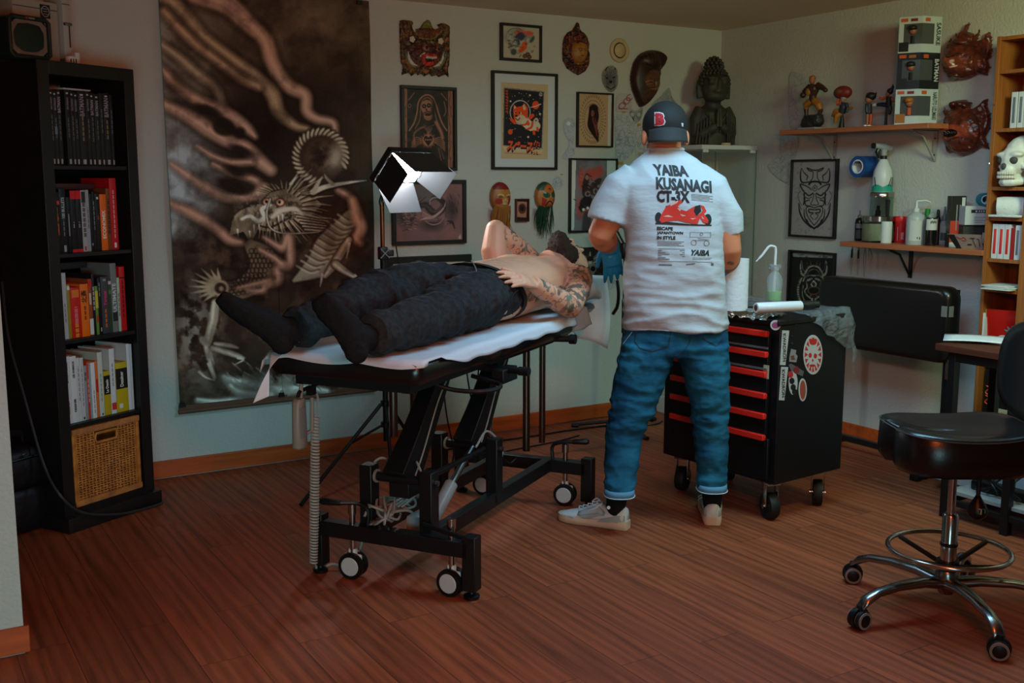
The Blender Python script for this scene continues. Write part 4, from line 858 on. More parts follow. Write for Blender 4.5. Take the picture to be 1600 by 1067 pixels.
def p_idol(a):
    a.crop(1225, 240, .2342); G = (146, 152, 134); a.poly([(60, 662), (332, 670), (330, 698), (60, 688)], (130, 138, 136))
    def sym(f):
        for s in (-1, 1): f(lambda x, y: (198+s*x, y))
    def one(q):
        L = lambda P, w, c=G: a.line([q(*p) for p in P], w, c, 1.3)
        L([(0, 748), (34, 760), (58, 800)], 12); L([(0, 770), (26, 780), (42, 806)], 7, (110, 116, 104)); L([(50, 820), (80, 800), (88, 750), (80, 715), (72, 770), (50, 790)], [16, 14, 8, 3, 4, 6]); L([(24, 715), (18, 745)], [3, 9], (96, 70, 58)); L([(46, 722), (36, 752)], [3, 9], (96, 70, 58))
        L([(0, 815), (30, 812), (58, 826), (70, 850)], 10); L([(14, 835), (40, 845)], 14); L([(0, 850), (16, 870), (6, 888)], 9, (176, 176, 160)); L([(50, 850), (44, 890), (60, 915), (44, 945), (20, 965)], 8); L([(80, 830), (100, 880), (104, 930), (90, 980), (60, 1010)], [10, 12, 12, 12, 10]); L([(92, 830), (112, 900), (104, 980)], 3, (96, 104, 92)); L([(70, 880), (76, 940), (60, 985)], 7, (120, 124, 108)); L([(0, 930), (14, 935), (24, 955)], 8, (120, 70, 60)); L([(10, 970), (14, 1015)], 12, (160, 164, 150)); L([(30, 985), (44, 1015)], 8)
        for k in range(9): L([(96, 850+k*16), (108, 852+k*16)], 5, (60, 64, 56))
    sym(one); a.ell(198, 915, 34, 22, (20, 18, 18), 0, 2); a.ell(198, 912, 38, 26, (150, 100, 90), 0, 2, .7, ring=5); a.mottled(4, (24, 24, 22), .5, .66, .5, 6)
wframe(WR, (1235.5, 390), (1304, 483), .012, (26, 27, 26), 'black-framed dark print of a pale horned idol behind the treatment pad', p_idol, (110, 160))
# --- reliefs
def blur(m, r, it=3):
    for _ in range(it):
        for ax in (0, 1):
            p = np.pad(m, [(r, r) if k == ax else (0, 0) for k in (0, 1)], mode='constant'); c = np.cumsum(p, axis=ax); c = np.concatenate([np.zeros_like(np.take(c, [0], axis=ax)), c], axis=ax)
            n = m.shape[ax]; m = (np.take(c, range(2*r+1, 2*r+1+n), axis=ax)-np.take(c, range(0, n), axis=ax))/(2*r+1)
    return m
class Relief(Art): pass
def relief(w, x0, y0, x1, y1, nx, ny, bg, d=.002):
    u0, z1 = w.uz(x0, y0); u1, z0 = w.uz(x1, y1); a = wart(w, u0, u1, z0, z1, d, nx, ny, bg); a.mask = np.zeros((ny, nx)); a.h = np.zeros((ny, nx)); return a
def inmask(a, pts, curve=False, val=1.0):
    b = a.a.copy(); a.a = np.zeros_like(a.a); a.poly(pts, (1, 1, 1), 1, curve); m = a.a[..., 0] > .5; a.a = b; a.mask[m] = val; return m
def bumpe(a, x, y, rx, ry, h, rot=0, p=1.0):
    (x, y), = a.P([(x, y)]); rx *= a.k; ry *= a.k; dx = (a.X-x)*cos(rot)+(a.Y-y)*sin(rot); dy = -(a.X-x)*sin(rot)+(a.Y-y)*cos(rot); q = 1-(dx/rx)**2-(dy/ry)**2; a.h += h*np.clip(q, 0, 1)**p
def rbuild(a, name, m, parent, depth, edge=4, lean=0.0):
    s = np.clip(blur(a.mask, edge)*2-1, 0, 1)**.5; H = (a.h*.45+depth)*s; u0, u1, z0, z1, d = a.r; nx, ny = a.nx, a.ny
    U = np.linspace(u0, u1, nx); Z = np.linspace(z1, z0, ny); idx = -np.ones((ny, nx), int); vs = []; cs = []; fs = []
    c = np.clip(a.a, 0, 255)/255; c = np.where(c <= .04045, c/12.92, ((c+.055)/1.055)**2.4)
    for j in range(ny):
        for i in range(nx):
            if a.mask[j, i] > .5: idx[j, i] = len(vs); vs.append(tuple(a.w.pt(U[i], Z[j], d+max(0, H[j, i]+lean*(ny-j)/ny)))); cs.append((*c[j, i], 1))
    for j in range(ny-1):
        for i in range(nx-1):
            q = (idx[j, i], idx[j+1, i], idx[j+1, i+1], idx[j, i+1])
            if min(q) >= 0: fs.append(q)
    me = bpy.data.meshes.new(name); me.from_pydata(vs, [], fs); at = me.color_attributes.new('art', 'FLOAT_COLOR', 'POINT'); at.data.foreach_set('color', np.array(cs, np.float32).ravel())
    return link(name, me, m, parent, None, 180)
MASKM = mat('painted_carved_wood', rough=.42, attr='art', spec=.5)
GLOSSW = mat('varnished_carved_wood', rough=.25, attr='art', spec=.6, bump=(120, .4, .003))
def mthing(w, px, py, name, label, cat, group=None): u, z = w.uz(px, py); return thing(name, label, cat, w.pt(u, z, .01), 0, group)
# barong mask
t = mthing(WB, 663, 121, 'carved_mask', 'square painted demon mask with white tusks and grinning red mouth, top left of the wall', 'mask', 'masks on the walls')
a = relief(WB, 622, 27, 704, 124, 150, 175, (66, 36, 24)); a.crop(615, 20, .1031)
inmask(a, [(85, 120), (130, 105), (200, 110), (290, 125), (300, 165), (275, 200), (300, 280), (330, 300), (330, 240), (370, 240), (400, 220), (450, 140), (515, 95), (560, 140), (590, 240), (630, 250), (680, 230), (650, 180), (720, 155), (790, 165), (850, 200), (850, 330), (845, 480), (850, 660), (840, 800), (820, 830), (840, 985), (770, 940), (680, 980), (640, 950), (570, 970), (530, 930), (460, 970), (410, 930), (360, 955), (330, 920), (270, 965), (220, 915), (115, 950), (130, 800), (100, 760), (90, 560), (85, 380), (80, 200)])
a.mottled(5, (148, 88, 34), .5, .64, .9, 3); a.mottled(4, (32, 22, 18), .52, .64, .9, 5); a.mottled(7, (96, 104, 40), .6, .7, .8, 7); a.h += (a.fbm(4, 3, 5)-.5)*.03
for k in range(4):
    for s, x in ((1, 100+k*55), (-1, 830-k*50)): a.line([(x, 150), (x+s*14, 200), (x+s*20, 280), (x+s*40, 330)], 26, (110, 66, 36), 2); a.line([(x+4, 150), (x+s*14+4, 200), (x+s*20+4, 280)], 8, (52, 30, 20), 1.5)
a.ell(480, 330, 140, 90, (96, 50, 28), .1, 3); bumpe(a, 480, 330, 150, 110, .02); a.poly([(410, 240), (460, 140), (515, 98), (560, 150), (585, 235)], (110, 106, 44)); a.ell(620, 300, 60, 50, (120, 60, 28), 0, 3); a.line([(380, 390), (480, 400), (600, 390), (720, 270)], 18, (118, 118, 60), 2)
a.poly([(480, 440), (600, 440), (565, 530), (530, 525)], (96, 116, 96)); a.ell(545, 460, 20, 24, (150, 130, 70))
a.ell(430, 620, 260, 170, (72, 32, 24), 0, 6); bumpe(a, 450, 600, 250, 230, .035); bumpe(a, 560, 560, 90, 60, .02); a.ell(560, 590, 60, 50, (62, 28, 24), 0, 6); a.ell(540, 580, 100, 40, (60, 26, 24), 0, 6)
for x, y, r in ((455, 535, 46), (650, 555, 40)): a.ell(x, y, r, r*1.1, (146, 92, 72), 0, 2); a.ell(x+10, y, r*.45, r*.6, (20, 16, 16)); bumpe(a, x, y, r*1.2, r*1.2, .014)
a.line([(380, 660), (430, 620)], 30, (190, 180, 160), 2); a.poly([(380, 650), (470, 620), (650, 630), (640, 700), (590, 790), (500, 810), (420, 790)], (168, 26, 26)); a.poly([(440, 700), (620, 700), (580, 745), (470, 750)], (40, 14, 14)); a.ell(520, 780, 80, 26, (196, 36, 34), 0, 3)
for k in range(6): a.ell(470+k*30, 690-abs(k-3)*4, 15, 22, (196, 196, 180), 0, 1.5)
a.poly([(415, 870), (530, 870), (475, 935)], (150, 92, 50)); a.line([(140, 470), (200, 560), (190, 600)], 40, (60, 34, 36), 8)
for s, cx_ in ((1, 300), (-1, 640)):
    P = [(cx_-s*120, 600), (cx_-s*110, 690), (cx_-s*60, 780), (cx_+s*20, 820)] if s == 1 else [(770, 630), (750, 720), (690, 800), (610, 835)]
    a.line(P, 36, (56, 76, 72), 2); a.line([(x+s*24, y-14) for x, y in P], [10, 40, 44, 10], (198, 190, 176), 2); a.line([(x-s*8, y+4) for x, y in P], 8, (150, 140, 80), 1.5)
rbuild(a, 'mask_face', MASKM, t, .012, 3)
for x, y in ((640.5+3, 61.5), (688, 64.5)):
    u, z = WB.uz(x, y, .03); mb = MB(); M = WB.M(u, z, .035)
    for k in range(5): mb.ell((.009*cos(k*1.257), .009*sin(k*1.257), 0), (.008, .008, .005), M, 8, 5)
    mb.ell((0, 0, .004), (.006, .006, .004), M, 8, 5); obj('flower', mb, mat('mask_flower', (206, 196, 180), .6), t)
# golden face mask
t = mthing(WB, 899, 118, 'carved_mask', 'carved golden face framed by dark red flame-like foliage, right of the small bird print', 'mask', 'masks on the walls')
a = relief(WB, 874, 30, 926, 121, 110, 190, (66, 30, 20)); a.crop(770, 25, .1)
inmask(a, [(1325, 92), (1355, 150), (1360, 230), (1390, 240), (1450, 290), (1480, 360), (1510, 440), (1490, 530), (1515, 600), (1500, 770), (1440, 870), (1330, 930), (1250, 890), (1150, 820), (1085, 700), (1075, 560), (1085, 420), (1110, 320), (1160, 255), (1230, 220), (1270, 160), (1300, 105)])
a.mottled(4, (26, 16, 14), .5, .62, .95, 3); a.mottled(3.5, (134, 66, 26), .58, .68, .9, 5); a.mottled(5, (120, 30, 24), .62, .72, .9, 6); a.h += (a.fbm(3.5, 3, 3)-.5)*.05
a.ell(1325, 560, 118, 175, (150, 96, 34), 0, 3); m_ = (((a.X-(770+132.5))/11.8)**2+((a.Y-(25+56))/17.5)**2) < 1; a.h[m_] *= .1; bumpe(a, 1335, 560, 120, 180, .05, 0, .6); a.mix(a.blob(1390, 560, 80, 150)*.35, (196, 140, 56))
a.line([(1290, 420), (1330, 400), (1400, 420)], 30, (60, 30, 20), 3); a.line([(1290, 525), (1320, 512), (1345, 525)], 8, (60, 36, 18), 1.5); a.line([(1375, 530), (1400, 520), (1420, 530)], 8, (60, 36, 18), 1.5); a.line([(1295, 545), (1320, 556), (1342, 545)], 10, (70, 40, 20), 1.5); a.line([(1380, 548), (1400, 555), (1418, 546)], 9, (70, 40, 20), 1.5); a.line([(1355, 530), (1362, 590), (1345, 605)], 12, (176, 122, 50), 2); bumpe(a, 1358, 570, 16, 46, .016); a.line([(1320, 630), (1345, 624), (1370, 632)], 12, (96, 40, 24), 1.5); bumpe(a, 1345, 632, 30, 14, .008); a.line([(1260, 710), (1310, 740), (1370, 740)], 40, (140, 88, 32), 3); a.line([(1200, 800), (1330, 890), (1430, 800)], 16, (90, 44, 24), 2)
rbuild(a, 'mask_face', MASKM, t, .014, 3)
# dark crested mask
t = mthing(WB, 1000, 166, 'carved_mask', 'long dark brown wooden mask with a ribbed crest, above the cap', 'mask', 'masks on the walls')
a = relief(WB, 978, 72, 1044, 172, 140, 200, (50, 28, 20)); a.crop(930, 50, .1218)
inmask(a, [(440, 560), (455, 480), (480, 390), (540, 300), (620, 250), (720, 230), (820, 250), (880, 290), (912, 340), (890, 390), (880, 430), (850, 470), (830, 500), (835, 560), (805, 580), (800, 660), (770, 760), (710, 850), (640, 930), (575, 967), (530, 920), (490, 830), (455, 730), (440, 640)], True)
bumpe(a, 620, 640, 210, 420, .09, 0, .7); bumpe(a, 740, 340, 200, 130, .05, 0, .6)
for k in range(9): x = 540+k*40; a.line([(x, 260+abs(k-4)*10), (x+5, 340), (x+10, 430)], 12, (26, 15, 12), 3); a.line([(x+18, 260+abs(k-4)*10), (x+22, 330), (x+24, 400)], 10, (92, 50, 32), 4, .7)
a.ell(680, 600, 125, 95, (92, 56, 36), 0, 10); a.ell(700, 560, 100, 60, (100, 62, 42), 0, 12); a.ell(660, 800, 110, 130, (78, 46, 30), .2, 14); a.line([(470, 540), (560, 560), (600, 500), (720, 480), (810, 520)], 22, (34, 20, 15), 4)
for x in (635, 770): a.line([(x-62, 650), (x, 632), (x+50, 655)], 20, (136, 92, 58), 3); a.ell(x, 690, 56, 22, (126, 84, 52), -.1, 3); a.line([(x-48, 696), (x, 690), (x+44, 684)], 8, (34, 20, 14), 1.5); bumpe(a, x, 680, 60, 40, .012)
a.line([(720, 600), (740, 680), (715, 740), (660, 742)], 18, (132, 92, 60), 4); bumpe(a, 720, 670, 30, 90, .02); a.line([(590, 760), (640, 735), (760, 730)], 14, (130, 96, 62), 4, .8); a.line([(600, 870), (640, 880), (680, 860)], 10, (30, 18, 14), 2); a.mottled(8, (26, 16, 12), .5, .7, .5, 4)
rbuild(a, 'mask_face', MASKM, t, .02, 4)
# bearded oval masks
def oval(px0, py0, px1, py1, paint, label, bcol, strands, xc):
    t = mthing(WB, (px0+px1)/2, py1, 'bearded_mask', label, 'mask', 'masks on the walls'); a = relief(WB, px0-1, py0-1, px1+1, py1+1, 80, 110, (176, 116, 50)); a.crop(750, 270, .1078); cx_, cy = ((px0+px1)/2-750)/.1078, ((py0+py1)/2-270)/.1078; rx, ry = (px1-px0)/2/.1078, (py1-py0)/2/.1078
    inmask(a, [(cx_+rx*cos(k*pi/20), cy+ry*sin(k*pi/20)*(1 if sin(k*pi/20) < 0 else 1.0)) for k in range(40)]); bumpe(a, cx_, cy, rx*1.05, ry*1.05, .06, 0, .5); paint(a, cx_, cy)
    rbuild(a, 'mask_face', MASKM, t, .012, 2); mb = MB(); rr = np.random.RandomState(int(xc))
    for k in range(strands):
        xa = xc+(rr.rand()-.5)*(px1-px0)*.72; xb = xa+(rr.rand()-.5)*6+(xa-xc)*.35; ye = 352+rr.rand()*24; y0 = py1-6-abs(xa-xc)*.3; u, z = WB.uz(xa, y0, .05); v_, z2 = WB.uz(xb, ye, .012)
        P = [WB.pt(u+(v_-u)*q+.006*sin(q*5+k), z+(z2-z)*q, .05*(1-q)**2+.012) for q in np.linspace(0, 1, 7)]; mb.tube(P, [.0032, .0034, .003, .0026, .002, .0015, .0006], 5)
    obj('beard', mb, mat('beard_%02x' % bcol[0], bcol, .7), t); return t
def p_red(a, x, y):
    a.poly([(170, 120), (400, 120), (400, 240), (320, 240), (315, 265), (305, 240), (160, 240)], (128, 26, 24)); a.mix(a.blob(x-110, y, 40, 260)*.5, (110, 62, 30)); a.ell(225, 410, 55, 45, (150, 34, 28), 0, 3); a.ell(390, 410, 40, 50, (150, 34, 28), 0, 3); a.line([(215, 320), (255, 310), (290, 330)], 20, (206, 172, 110), 2); a.line([(340, 330), (370, 312), (395, 322)], 18, (206, 172, 110), 2); a.ell(252, 348, 30, 14, (66, 70, 50)); a.ell(368, 348, 24, 13, (66, 70, 50)); a.ell(318, 405, 45, 34, (196, 160, 96), 0, 3); bumpe(a, 318, 380, 26, 60, .02); a.ell(312, 450, 34, 20, (190, 176, 130)); a.line([(285, 460), (312, 472), (335, 460)], 7, (120, 40, 30), 1.5)
oval(764, 284, 796, 331, p_red, 'red-capped golden mask with a long tan beard, above the raised elbow', (158, 108, 48), 70, 783)
def p_green(a, x, y):
    a.poly([(780, 120), (1060, 120), (1050, 330), (1000, 300), (990, 200), (900, 200), (880, 250), (810, 260)], (28, 66, 54)); a.mix(a.blob(800, 400, 50, 240)*.7, (160, 92, 40)); a.ell(955, 235, 70, 62, (186, 104, 38), 0, 2); a.line([(895, 220), (940, 170), (1000, 190)], 16, (196, 70, 36), 2); a.line([(945, 230), (970, 225), (970, 245)], 10, (30, 20, 18), 2)
    a.ell(910, 320, 48, 40, (26, 72, 50), .4, 2); a.ell(1015, 320, 30, 40, (26, 72, 50), -.3, 2); a.ell(890, 285, 26, 14, (150, 160, 150), .5, 2); a.poly([(850, 350), (920, 390), (900, 470), (850, 500)], (166, 34, 34)); a.poly([(1000, 380), (1055, 360), (1040, 480), (1020, 490)], (176, 42, 36)); a.line([(940, 380), (985, 390)], 22, (186, 112, 50), 3); bumpe(a, 965, 350, 26, 60, .02); a.line([(905, 480), (940, 420), (985, 420), (1025, 490)], 18, (26, 18, 18), 2); a.ell(960, 480, 46, 34, (186, 70, 34), 0, 3); a.line([(930, 500), (985, 500)], 10, (190, 120, 50), 1.5)
oval(834, 283.5, 865, 330, p_green, 'green and orange mask with a straggly dark green beard', (20, 66, 44), 46, 850)
# ceiling-high round vent
u, z = WB.uz(967, 79); M = WB.M(u, z); t = mthing(WB, 967, 98, 'air_vent', 'round cream air vent with a dark ring gap, near the ceiling', 'vent'); VM = mat('cream_plastic', (190, 170, 130), .5)
obj('vent_ring', MB().lathe([(.0, .004), (.063, .0), (.067, .008), (.063, .014), (.051, .016), (.044, .011), (.043, .002)], 40, M), VM, t, smooth=50)
obj('vent_gap', MB().lathe([(0, .005), (.044, .005), (.044, .0055), (0, .0055)], 40, M), BLKP, t); obj('vent_disc', MB().lathe([(0, .006), (.034, .006), (.038, .010), (.034, .015), (0, .018)], 40, M), VM, t, smooth=50)
# taped sketches
SKM = mat('tracing_paper', rough=.8, attr='art', spec=.2); TAPE = mat('yellow_tape', (176, 140, 56), .6)
def sketch(w, box, poly, col, label, paint=None, tapes=(), ink=(96, 100, 112), dens=60, seed=1):
    x0, y0, x1, y1 = box; a = relief(w, x0, y0, x1, y1, max(24, int((x1-x0)*2)), max(24, int((y1-y0)*2)), col, .003); a.crop(0, 0, 1); inmask(a, poly, True); rr = np.random.RandomState(seed)
    if paint: paint(a)
    for k in range(dens):
        x, y = x0+rr.rand()*(x1-x0), y0+rr.rand()*(y1-y0); r = (x1-x0)*.12*(1+rr.rand()); q = rr.rand()*6; a.line([(x+r*cos(q+j), y+r*1.2*sin(q+j)) for j in (0, .8, 1.6, 2.4)], .6, ink, 1.0, .32)
    t = mthing(w, (x0+x1)/2, y1, 'paper_sketch', label, 'drawing', 'sketches taped to the walls'); rbuild(a, 'sheet', SKM, t, .0015, 1)
    for x, y, wd, hh in tapes: u, z = w.uz(x, y); obj('tape', MB().box((0, 0, .006), (wd, hh, .001)), TAPE, t, w.M(u, z))
C1 = (176, 184, 188)
def p_oni(a): a.mix(a.blob(953, 124, 11, 19)*.9, (92, 92, 96)); a.ell(948, 122, 2.4, 1.4, (30, 30, 32), .4); a.ell(959, 121, 2.4, 1.4, (30, 30, 32), -.4); a.ell(954, 128, 2.4, 2, (24, 24, 26)); a.line([(946, 110), (949, 104)], 2, (50, 50, 54), 1); a.line([(961, 108), (962, 103)], 2, (50, 50, 54), 1); a.line([(947, 135), (954, 139), (961, 135)], 1.6, (40, 40, 44), 1)
sketch(WB, (940, 101, 967, 145), [(953, 102), (963, 107), (966, 122), (964, 136), (957, 144), (948, 141), (941, 128), (941, 112)], (150, 150, 140), 'oval dark demon face sketch below the round vent', p_oni, (), (40, 40, 44), 90)
def p_fly(a):
    for s in ((972, 165), (979, 158), (984, 152)): a.ell(s[0], s[1], 6, 4, (150, 74, 76), -.7, 1.2, .9, ring=1.4)
    a.line([(967, 170), (980, 170)], 1.6, (150, 74, 76), 1)
sketch(WB, (962, 146, 988, 176), [(964, 148), (986, 147), (988, 160), (986, 174), (963, 175)], (178, 176, 178), 'small white sketch with a red winged doodle, under the demon face sketch', p_fly, ((974, 175, .028, .009),), (150, 80, 82), 10)
def p_but(a):
    for s in (-1, 1): a.poly([(993, 180), (993+s*3, 176), (993+s*11, 170), (993+s*9, 181), (993+s*6, 190), (993+s*1, 184)], (120, 128, 132)); a.ell(993+s*5, 179, 3, 3, (176, 180, 180))
sketch(WB, (981, 166, 1006, 194), [(983, 168), (993, 173), (1004, 167), (1003, 182), (996, 192), (988, 190), (984, 180)], (150, 156, 158), 'grey butterfly cut-out taped under the crested mask', p_but, ((998, 195, .020, .014),), (60, 64, 70), 10)
sketch(WB, (958, 177, 996, 256), [(961, 180), (975, 178), (991, 184), (995, 205), (992, 232), (980, 248), (964, 254), (961, 220)], C1, 'large line sketch on tracing paper left of the cap', None, ((969, 255, .036, .014),), (84, 90, 100), 130, 3)
sketch(WB, (992, 196, 1014, 246), [(996, 198), (1012, 200), (1013, 240), (994, 244)], C1, 'speckled sketch half hidden behind the ear of the artist', None, ((999, 240, .02, .012),), (30, 30, 32), 40, 4)
sketch(WB, (877, 182, 900, 250), [(880, 190), (890, 183), (899, 190), (897, 215), (898, 240), (886, 249), (879, 244), (889, 225), (882, 208)], C1, 'flower sketch on tracing paper left of the woman picture', lambda a: a.ell(888, 193, 3, 3, (230, 230, 226), 0, 1, 1), (), (110, 114, 126), 70, 5)
sketch(WB, (862, 273, 881, 298), [(871, 275), (879, 280), (879, 291), (871, 297), (864, 290), (864, 280)], C1, 'little round line sketch beside the green bearded mask', None, ((877, 272.5, .016, .006),), (100, 106, 122), 40, 6)
sketch(WB, (1016, 134, 1060, 170), [(1018, 166), (1032, 150), (1045, 137), (1050, 150), (1057, 168)], (150, 156, 156), 'pale grey triangular sketch right behind the cap', None, (), (90, 94, 100), 60, 7)
sketch(WB, (928, 424, 962, 452), [(934, 428), (958, 426), (961, 448), (940, 451)], C1, 'white sketch low on the wall behind the gloved left hand', None, (), (80, 86, 96), 50, 8)
sketch(WR, (1231, 112, 1262, 208), [(1234, 116), (1247, 113), (1259, 124), (1262, 160), (1258, 204), (1236, 207), (1232, 160)], (172, 176, 172), 'tall pale sketch on the wall behind the crouching figurine', None, (), (96, 104, 116), 100, 9)
sketch(WR, (1199, 209, 1248, 292), [(1220, 210), (1246, 212), (1244, 244), (1232, 262), (1236, 288), (1212, 276), (1200, 258), (1216, 240)], (174, 178, 174), 'ragged pale sketch on the right wall under the upper shelf end', None, (), (100, 108, 118), 120, 10)
# mahogany masks on the right wall
def maho(box, poly, label, feats):
    x0, y0, x1, y1 = box; t = mthing(WR, (x0+x1)/2, y1, 'carved_mask', label, 'mask', 'masks on the walls'); a = relief(WR, x0, y0, x1, y1, int((x1-x0)*1.9), int((y1-y0)*1.9), (92, 38, 22)); a.crop(1465, 20, .2247); inmask(a, poly); a.mottled(7, (66, 26, 18), .45, .65, .8, 3); a.mottled(5, (130, 60, 36), .6, .72, .6, 6); a.h += (a.fbm(7, 2, 9)-.5)*.022; feats(a); rbuild(a, 'mask_face', GLOSSW, t, .03, 3); return t
def f1(a):
    bumpe(a, 170, 330, 120, 150, .10, 0, .7); bumpe(a, 140, 350, 50, 60, .05); a.ell(140, 345, 44, 40, (134, 66, 38), 0, 4); bumpe(a, 210, 175, 55, 50, .06, 0, .5); a.ell(210, 350, 60, 40, (120, 56, 32), 0, 6); a.line([(160, 385), (200, 372)], 9, (206, 176, 150), 1.2); a.line([(110, 450), (150, 430), (190, 460)], 20, (70, 28, 20), 4); a.line([(120, 300), (160, 315), (200, 290), (240, 300)], 12, (56, 22, 16), 3); bumpe(a, 150, 450, 50, 30, .04); a.line([(90, 250), (200, 225), (300, 240)], 12, (60, 26, 18), 3); a.ell(300, 350, 40, 60, (120, 56, 30), .3, 4); bumpe(a, 305, 350, 45, 70, .05)
maho((1478, 30, 1556, 130), [(218, 60), (230, 80), (228, 130), (262, 145), (280, 160), (285, 115), (295, 112), (298, 195), (340, 175), (355, 130), (375, 135), (388, 170), (390, 260), (380, 310), (365, 330), (375, 380), (350, 440), (300, 425), (240, 455), (200, 468), (165, 460), (110, 480), (98, 430), (68, 418), (72, 330), (92, 300), (85, 180), (95, 172), (105, 205), (125, 208), (125, 140), (133, 140), (138, 190), (155, 185), (165, 155), (198, 130), (208, 85)], 'upper reddish carved wood demon mask with spires and a white fang, right wall', f1)
def f2(a):
    bumpe(a, 190, 820, 140, 160, .10, 0, .7); a.ell(160, 835, 90, 55, (150, 62, 34), -.1, 4); a.ell(150, 840, 56, 26, (18, 10, 10), -.15, 2); bumpe(a, 150, 838, 56, 28, -.05)
    for k in range(6): a.line([(115+k*14, 828), (117+k*14, 842)], [6, 1], (176, 160, 140), 1)
    bumpe(a, 100, 815, 40, 26, .05); a.ell(245, 820, 34, 60, (140, 58, 34), .2, 5); a.ell(180, 635, 70, 36, (70, 26, 20), 0, 4)
    for x in (130, 180, 225): bumpe(a, x, 635, 34, 32, .05, 0, .5)
    for x, y, r in ((340, 640, 8), (320, 670, 14), (290, 760, 5), (335, 725, 5), (262, 935, 6), (290, 820, 6)): a.ell(x, y, r, r, (180, 160, 150), 0, 1.2, .9)
    a.line([(110, 900), (200, 870), (260, 880)], 14, (60, 22, 16), 4)
maho((1472, 152, 1552, 247), [(40, 645), (60, 670), (105, 680), (108, 620), (150, 605), (210, 603), (245, 625), (250, 670), (300, 640), (335, 600), (355, 595), (358, 650), (378, 700), (375, 800), (345, 860), (362, 910), (362, 955), (340, 940), (320, 930), (260, 970), (180, 1000), (150, 975), (110, 965), (80, 978), (65, 930), (78, 840), (65, 790), (72, 740), (52, 690)], 'lower dark carved wood demon mask with an open toothy mouth, right wall', f2)
# ------------------------------------------------------------------ right wall: shelves, bookcase, desk, pad, corner cabinet
def fuse(mb, voxel, it=6, name='f'):
    me = mb.mesh(name); o = bpy.data.objects.new(name, me); COL.objects.link(o)
    r = o.modifiers.new('r', 'REMESH'); r.mode = 'VOXEL'; r.voxel_size = voxel
    if it: s = o.modifiers.new('s', 'SMOOTH'); s.iterations = it; s.factor = .5
    m2 = bpy.data.meshes.new_from_object(o.evaluated_get(bpy.context.evaluated_depsgraph_get())); bpy.data.objects.remove(o); bpy.data.meshes.remove(me); return m2
WOODS = mat('orange_beech_shelf', (176, 104, 66), .5, var=(3, (150, 84, 50), .25, (14, 1, 14)))
def wshelf(label, xf, y0, y1, z, th, brk, bm, name='wall_shelf'):
    t = thing(name, label, 'shelf', (RX, (y0+y1)/2, z)); obj('board', MB().box(((xf+RX)/2-.002, (y0+y1)/2, z), (RX-xf-.004, y1-y0, th)), WOODS, t, bev=.002)
    for y in brk:
        mb = MB(); zb = z-th/2; D = RX-xf
        mb.box((RX-.004, y, zb-.075), (.006, .022, .15)).box((RX-D*.45, y, zb-.003), (D*.85, .022, .006)); mb.tube([(RX-.008, y, zb-.14), (RX-D*.45, y, zb-.03), (RX-D*.8, y, zb-.008)], .006, 6)
        b = obj('bracket', mb, bm, t); 
        for zz in (.04, .12): obj('screw', MB().cyl((RX-.006, y, zb-zz), (RX-.010, y, zb-zz), .004, 8), BLKP, b)
USX, LSX = RX-.22, RX-.20
ya, yb = onX(1218, 207, USX).y, onX(1450, 193, USX).y; uz_ = onX(1330, 202, USX).z; UST = uz_+.012
wshelf('upper wooden wall shelf carrying the figurines and window boxes', USX, yb, ya, uz_, .024, (ya-.2, yb+.12), mat('pale_grey_metal', (150, 150, 144), .5))
ya2, yb2 = onX(1312, 381, LSX).y, onX(1535, 394, LSX).y; lz_ = onX(1420, 388, LSX).z; LST = lz_+.0125
wshelf('lower wooden wall shelf crowded with bottles and cartons', LSX, yb2, ya2, lz_, .025, (onX(1383, 390, LSX).y, yb2+.02), BLACK)
def at(px, py, z=None): p = fl(px, py, LST if z is None else z); return p
def pxm(p): return (V(p)-V(_C)).dot(V(_F))/FPX      # metres per pixel there
RW = radians(90-8)
def sh(x, px0, px1, yb_, z=None):
    p = at((px0+px1)/2, yb_, z); p.x = min(max(p.x, LSX+.02), RX-.03) if z is None else p.x
    if z is None: q = onX((px0+px1)/2, yb_, p.x); p = V((p.x, q.y, LST))
    return p, (px1-px0)*pxm(p)
def hgt(p, py): return toz(p, py)-p.z
LBL = mat('pale_label', (186, 190, 188), .6); GL = mat('clear_plastic', (235, 240, 240), .12, trans=.85, ior=1.2); GLS = mat('clear_glass', (220, 235, 230), .03, trans=1, ior=1.1)
def pane_mat(name, col, a):
    m = mat(name, col, .05, spec=.5, alpha=a); return m
PANE = pane_mat('cabinet_glass', (170, 190, 180), .07)
def bottle(px0, px1, yb_, yt, prof, m, name, label, parts=(), cat='bottle', group='bottles and tubs on the lower wall shelf', z=None):
    """prof: (radius fraction, height fraction); parts: (name, profile, material)"""
    p, w = sh(0, px0, px1, yb_, z); h = hgt(p, yt); r = w/2; t = thing(name, label, cat, p, RW, group); M = frame(p, rz=RW)
    obj('bottle_body' if cat == 'bottle' else 'body', MB().lathe([(0, 0)]+[(r*a, h*b) for a, b in prof]+[(0, h*prof[-1][1])], 22), m, t, M, smooth=50)
    for nm, pr, mm in parts: obj(nm, MB().lathe([(0, h*pr[0][1])]+[(r*a, h*b) for a, b in pr]+[(0, h*pr[-1][1])], 20), mm, t, M, smooth=50)
    return t, M, r, h
def front_label(t, M, r, z0, z1, m, a0=-1.0, a1=1.0, off=.0008, name='label', facing=-2.35):
    n = 14; mb = MB(); mb.grid(n, 2, lambda u, v: ((r+off)*cos(facing+a0+(a1-a0)*u), (r+off)*sin(facing+a0+(a1-a0)*u), z0+(z1-z0)*v)); return obj(name, mb, m, t, M)
FAC = atan2(-.80, -.62)-RW       # direction to the camera in the bottle's frame
DKB = mat('dark_brown_bottle', (22, 18, 17), .25)
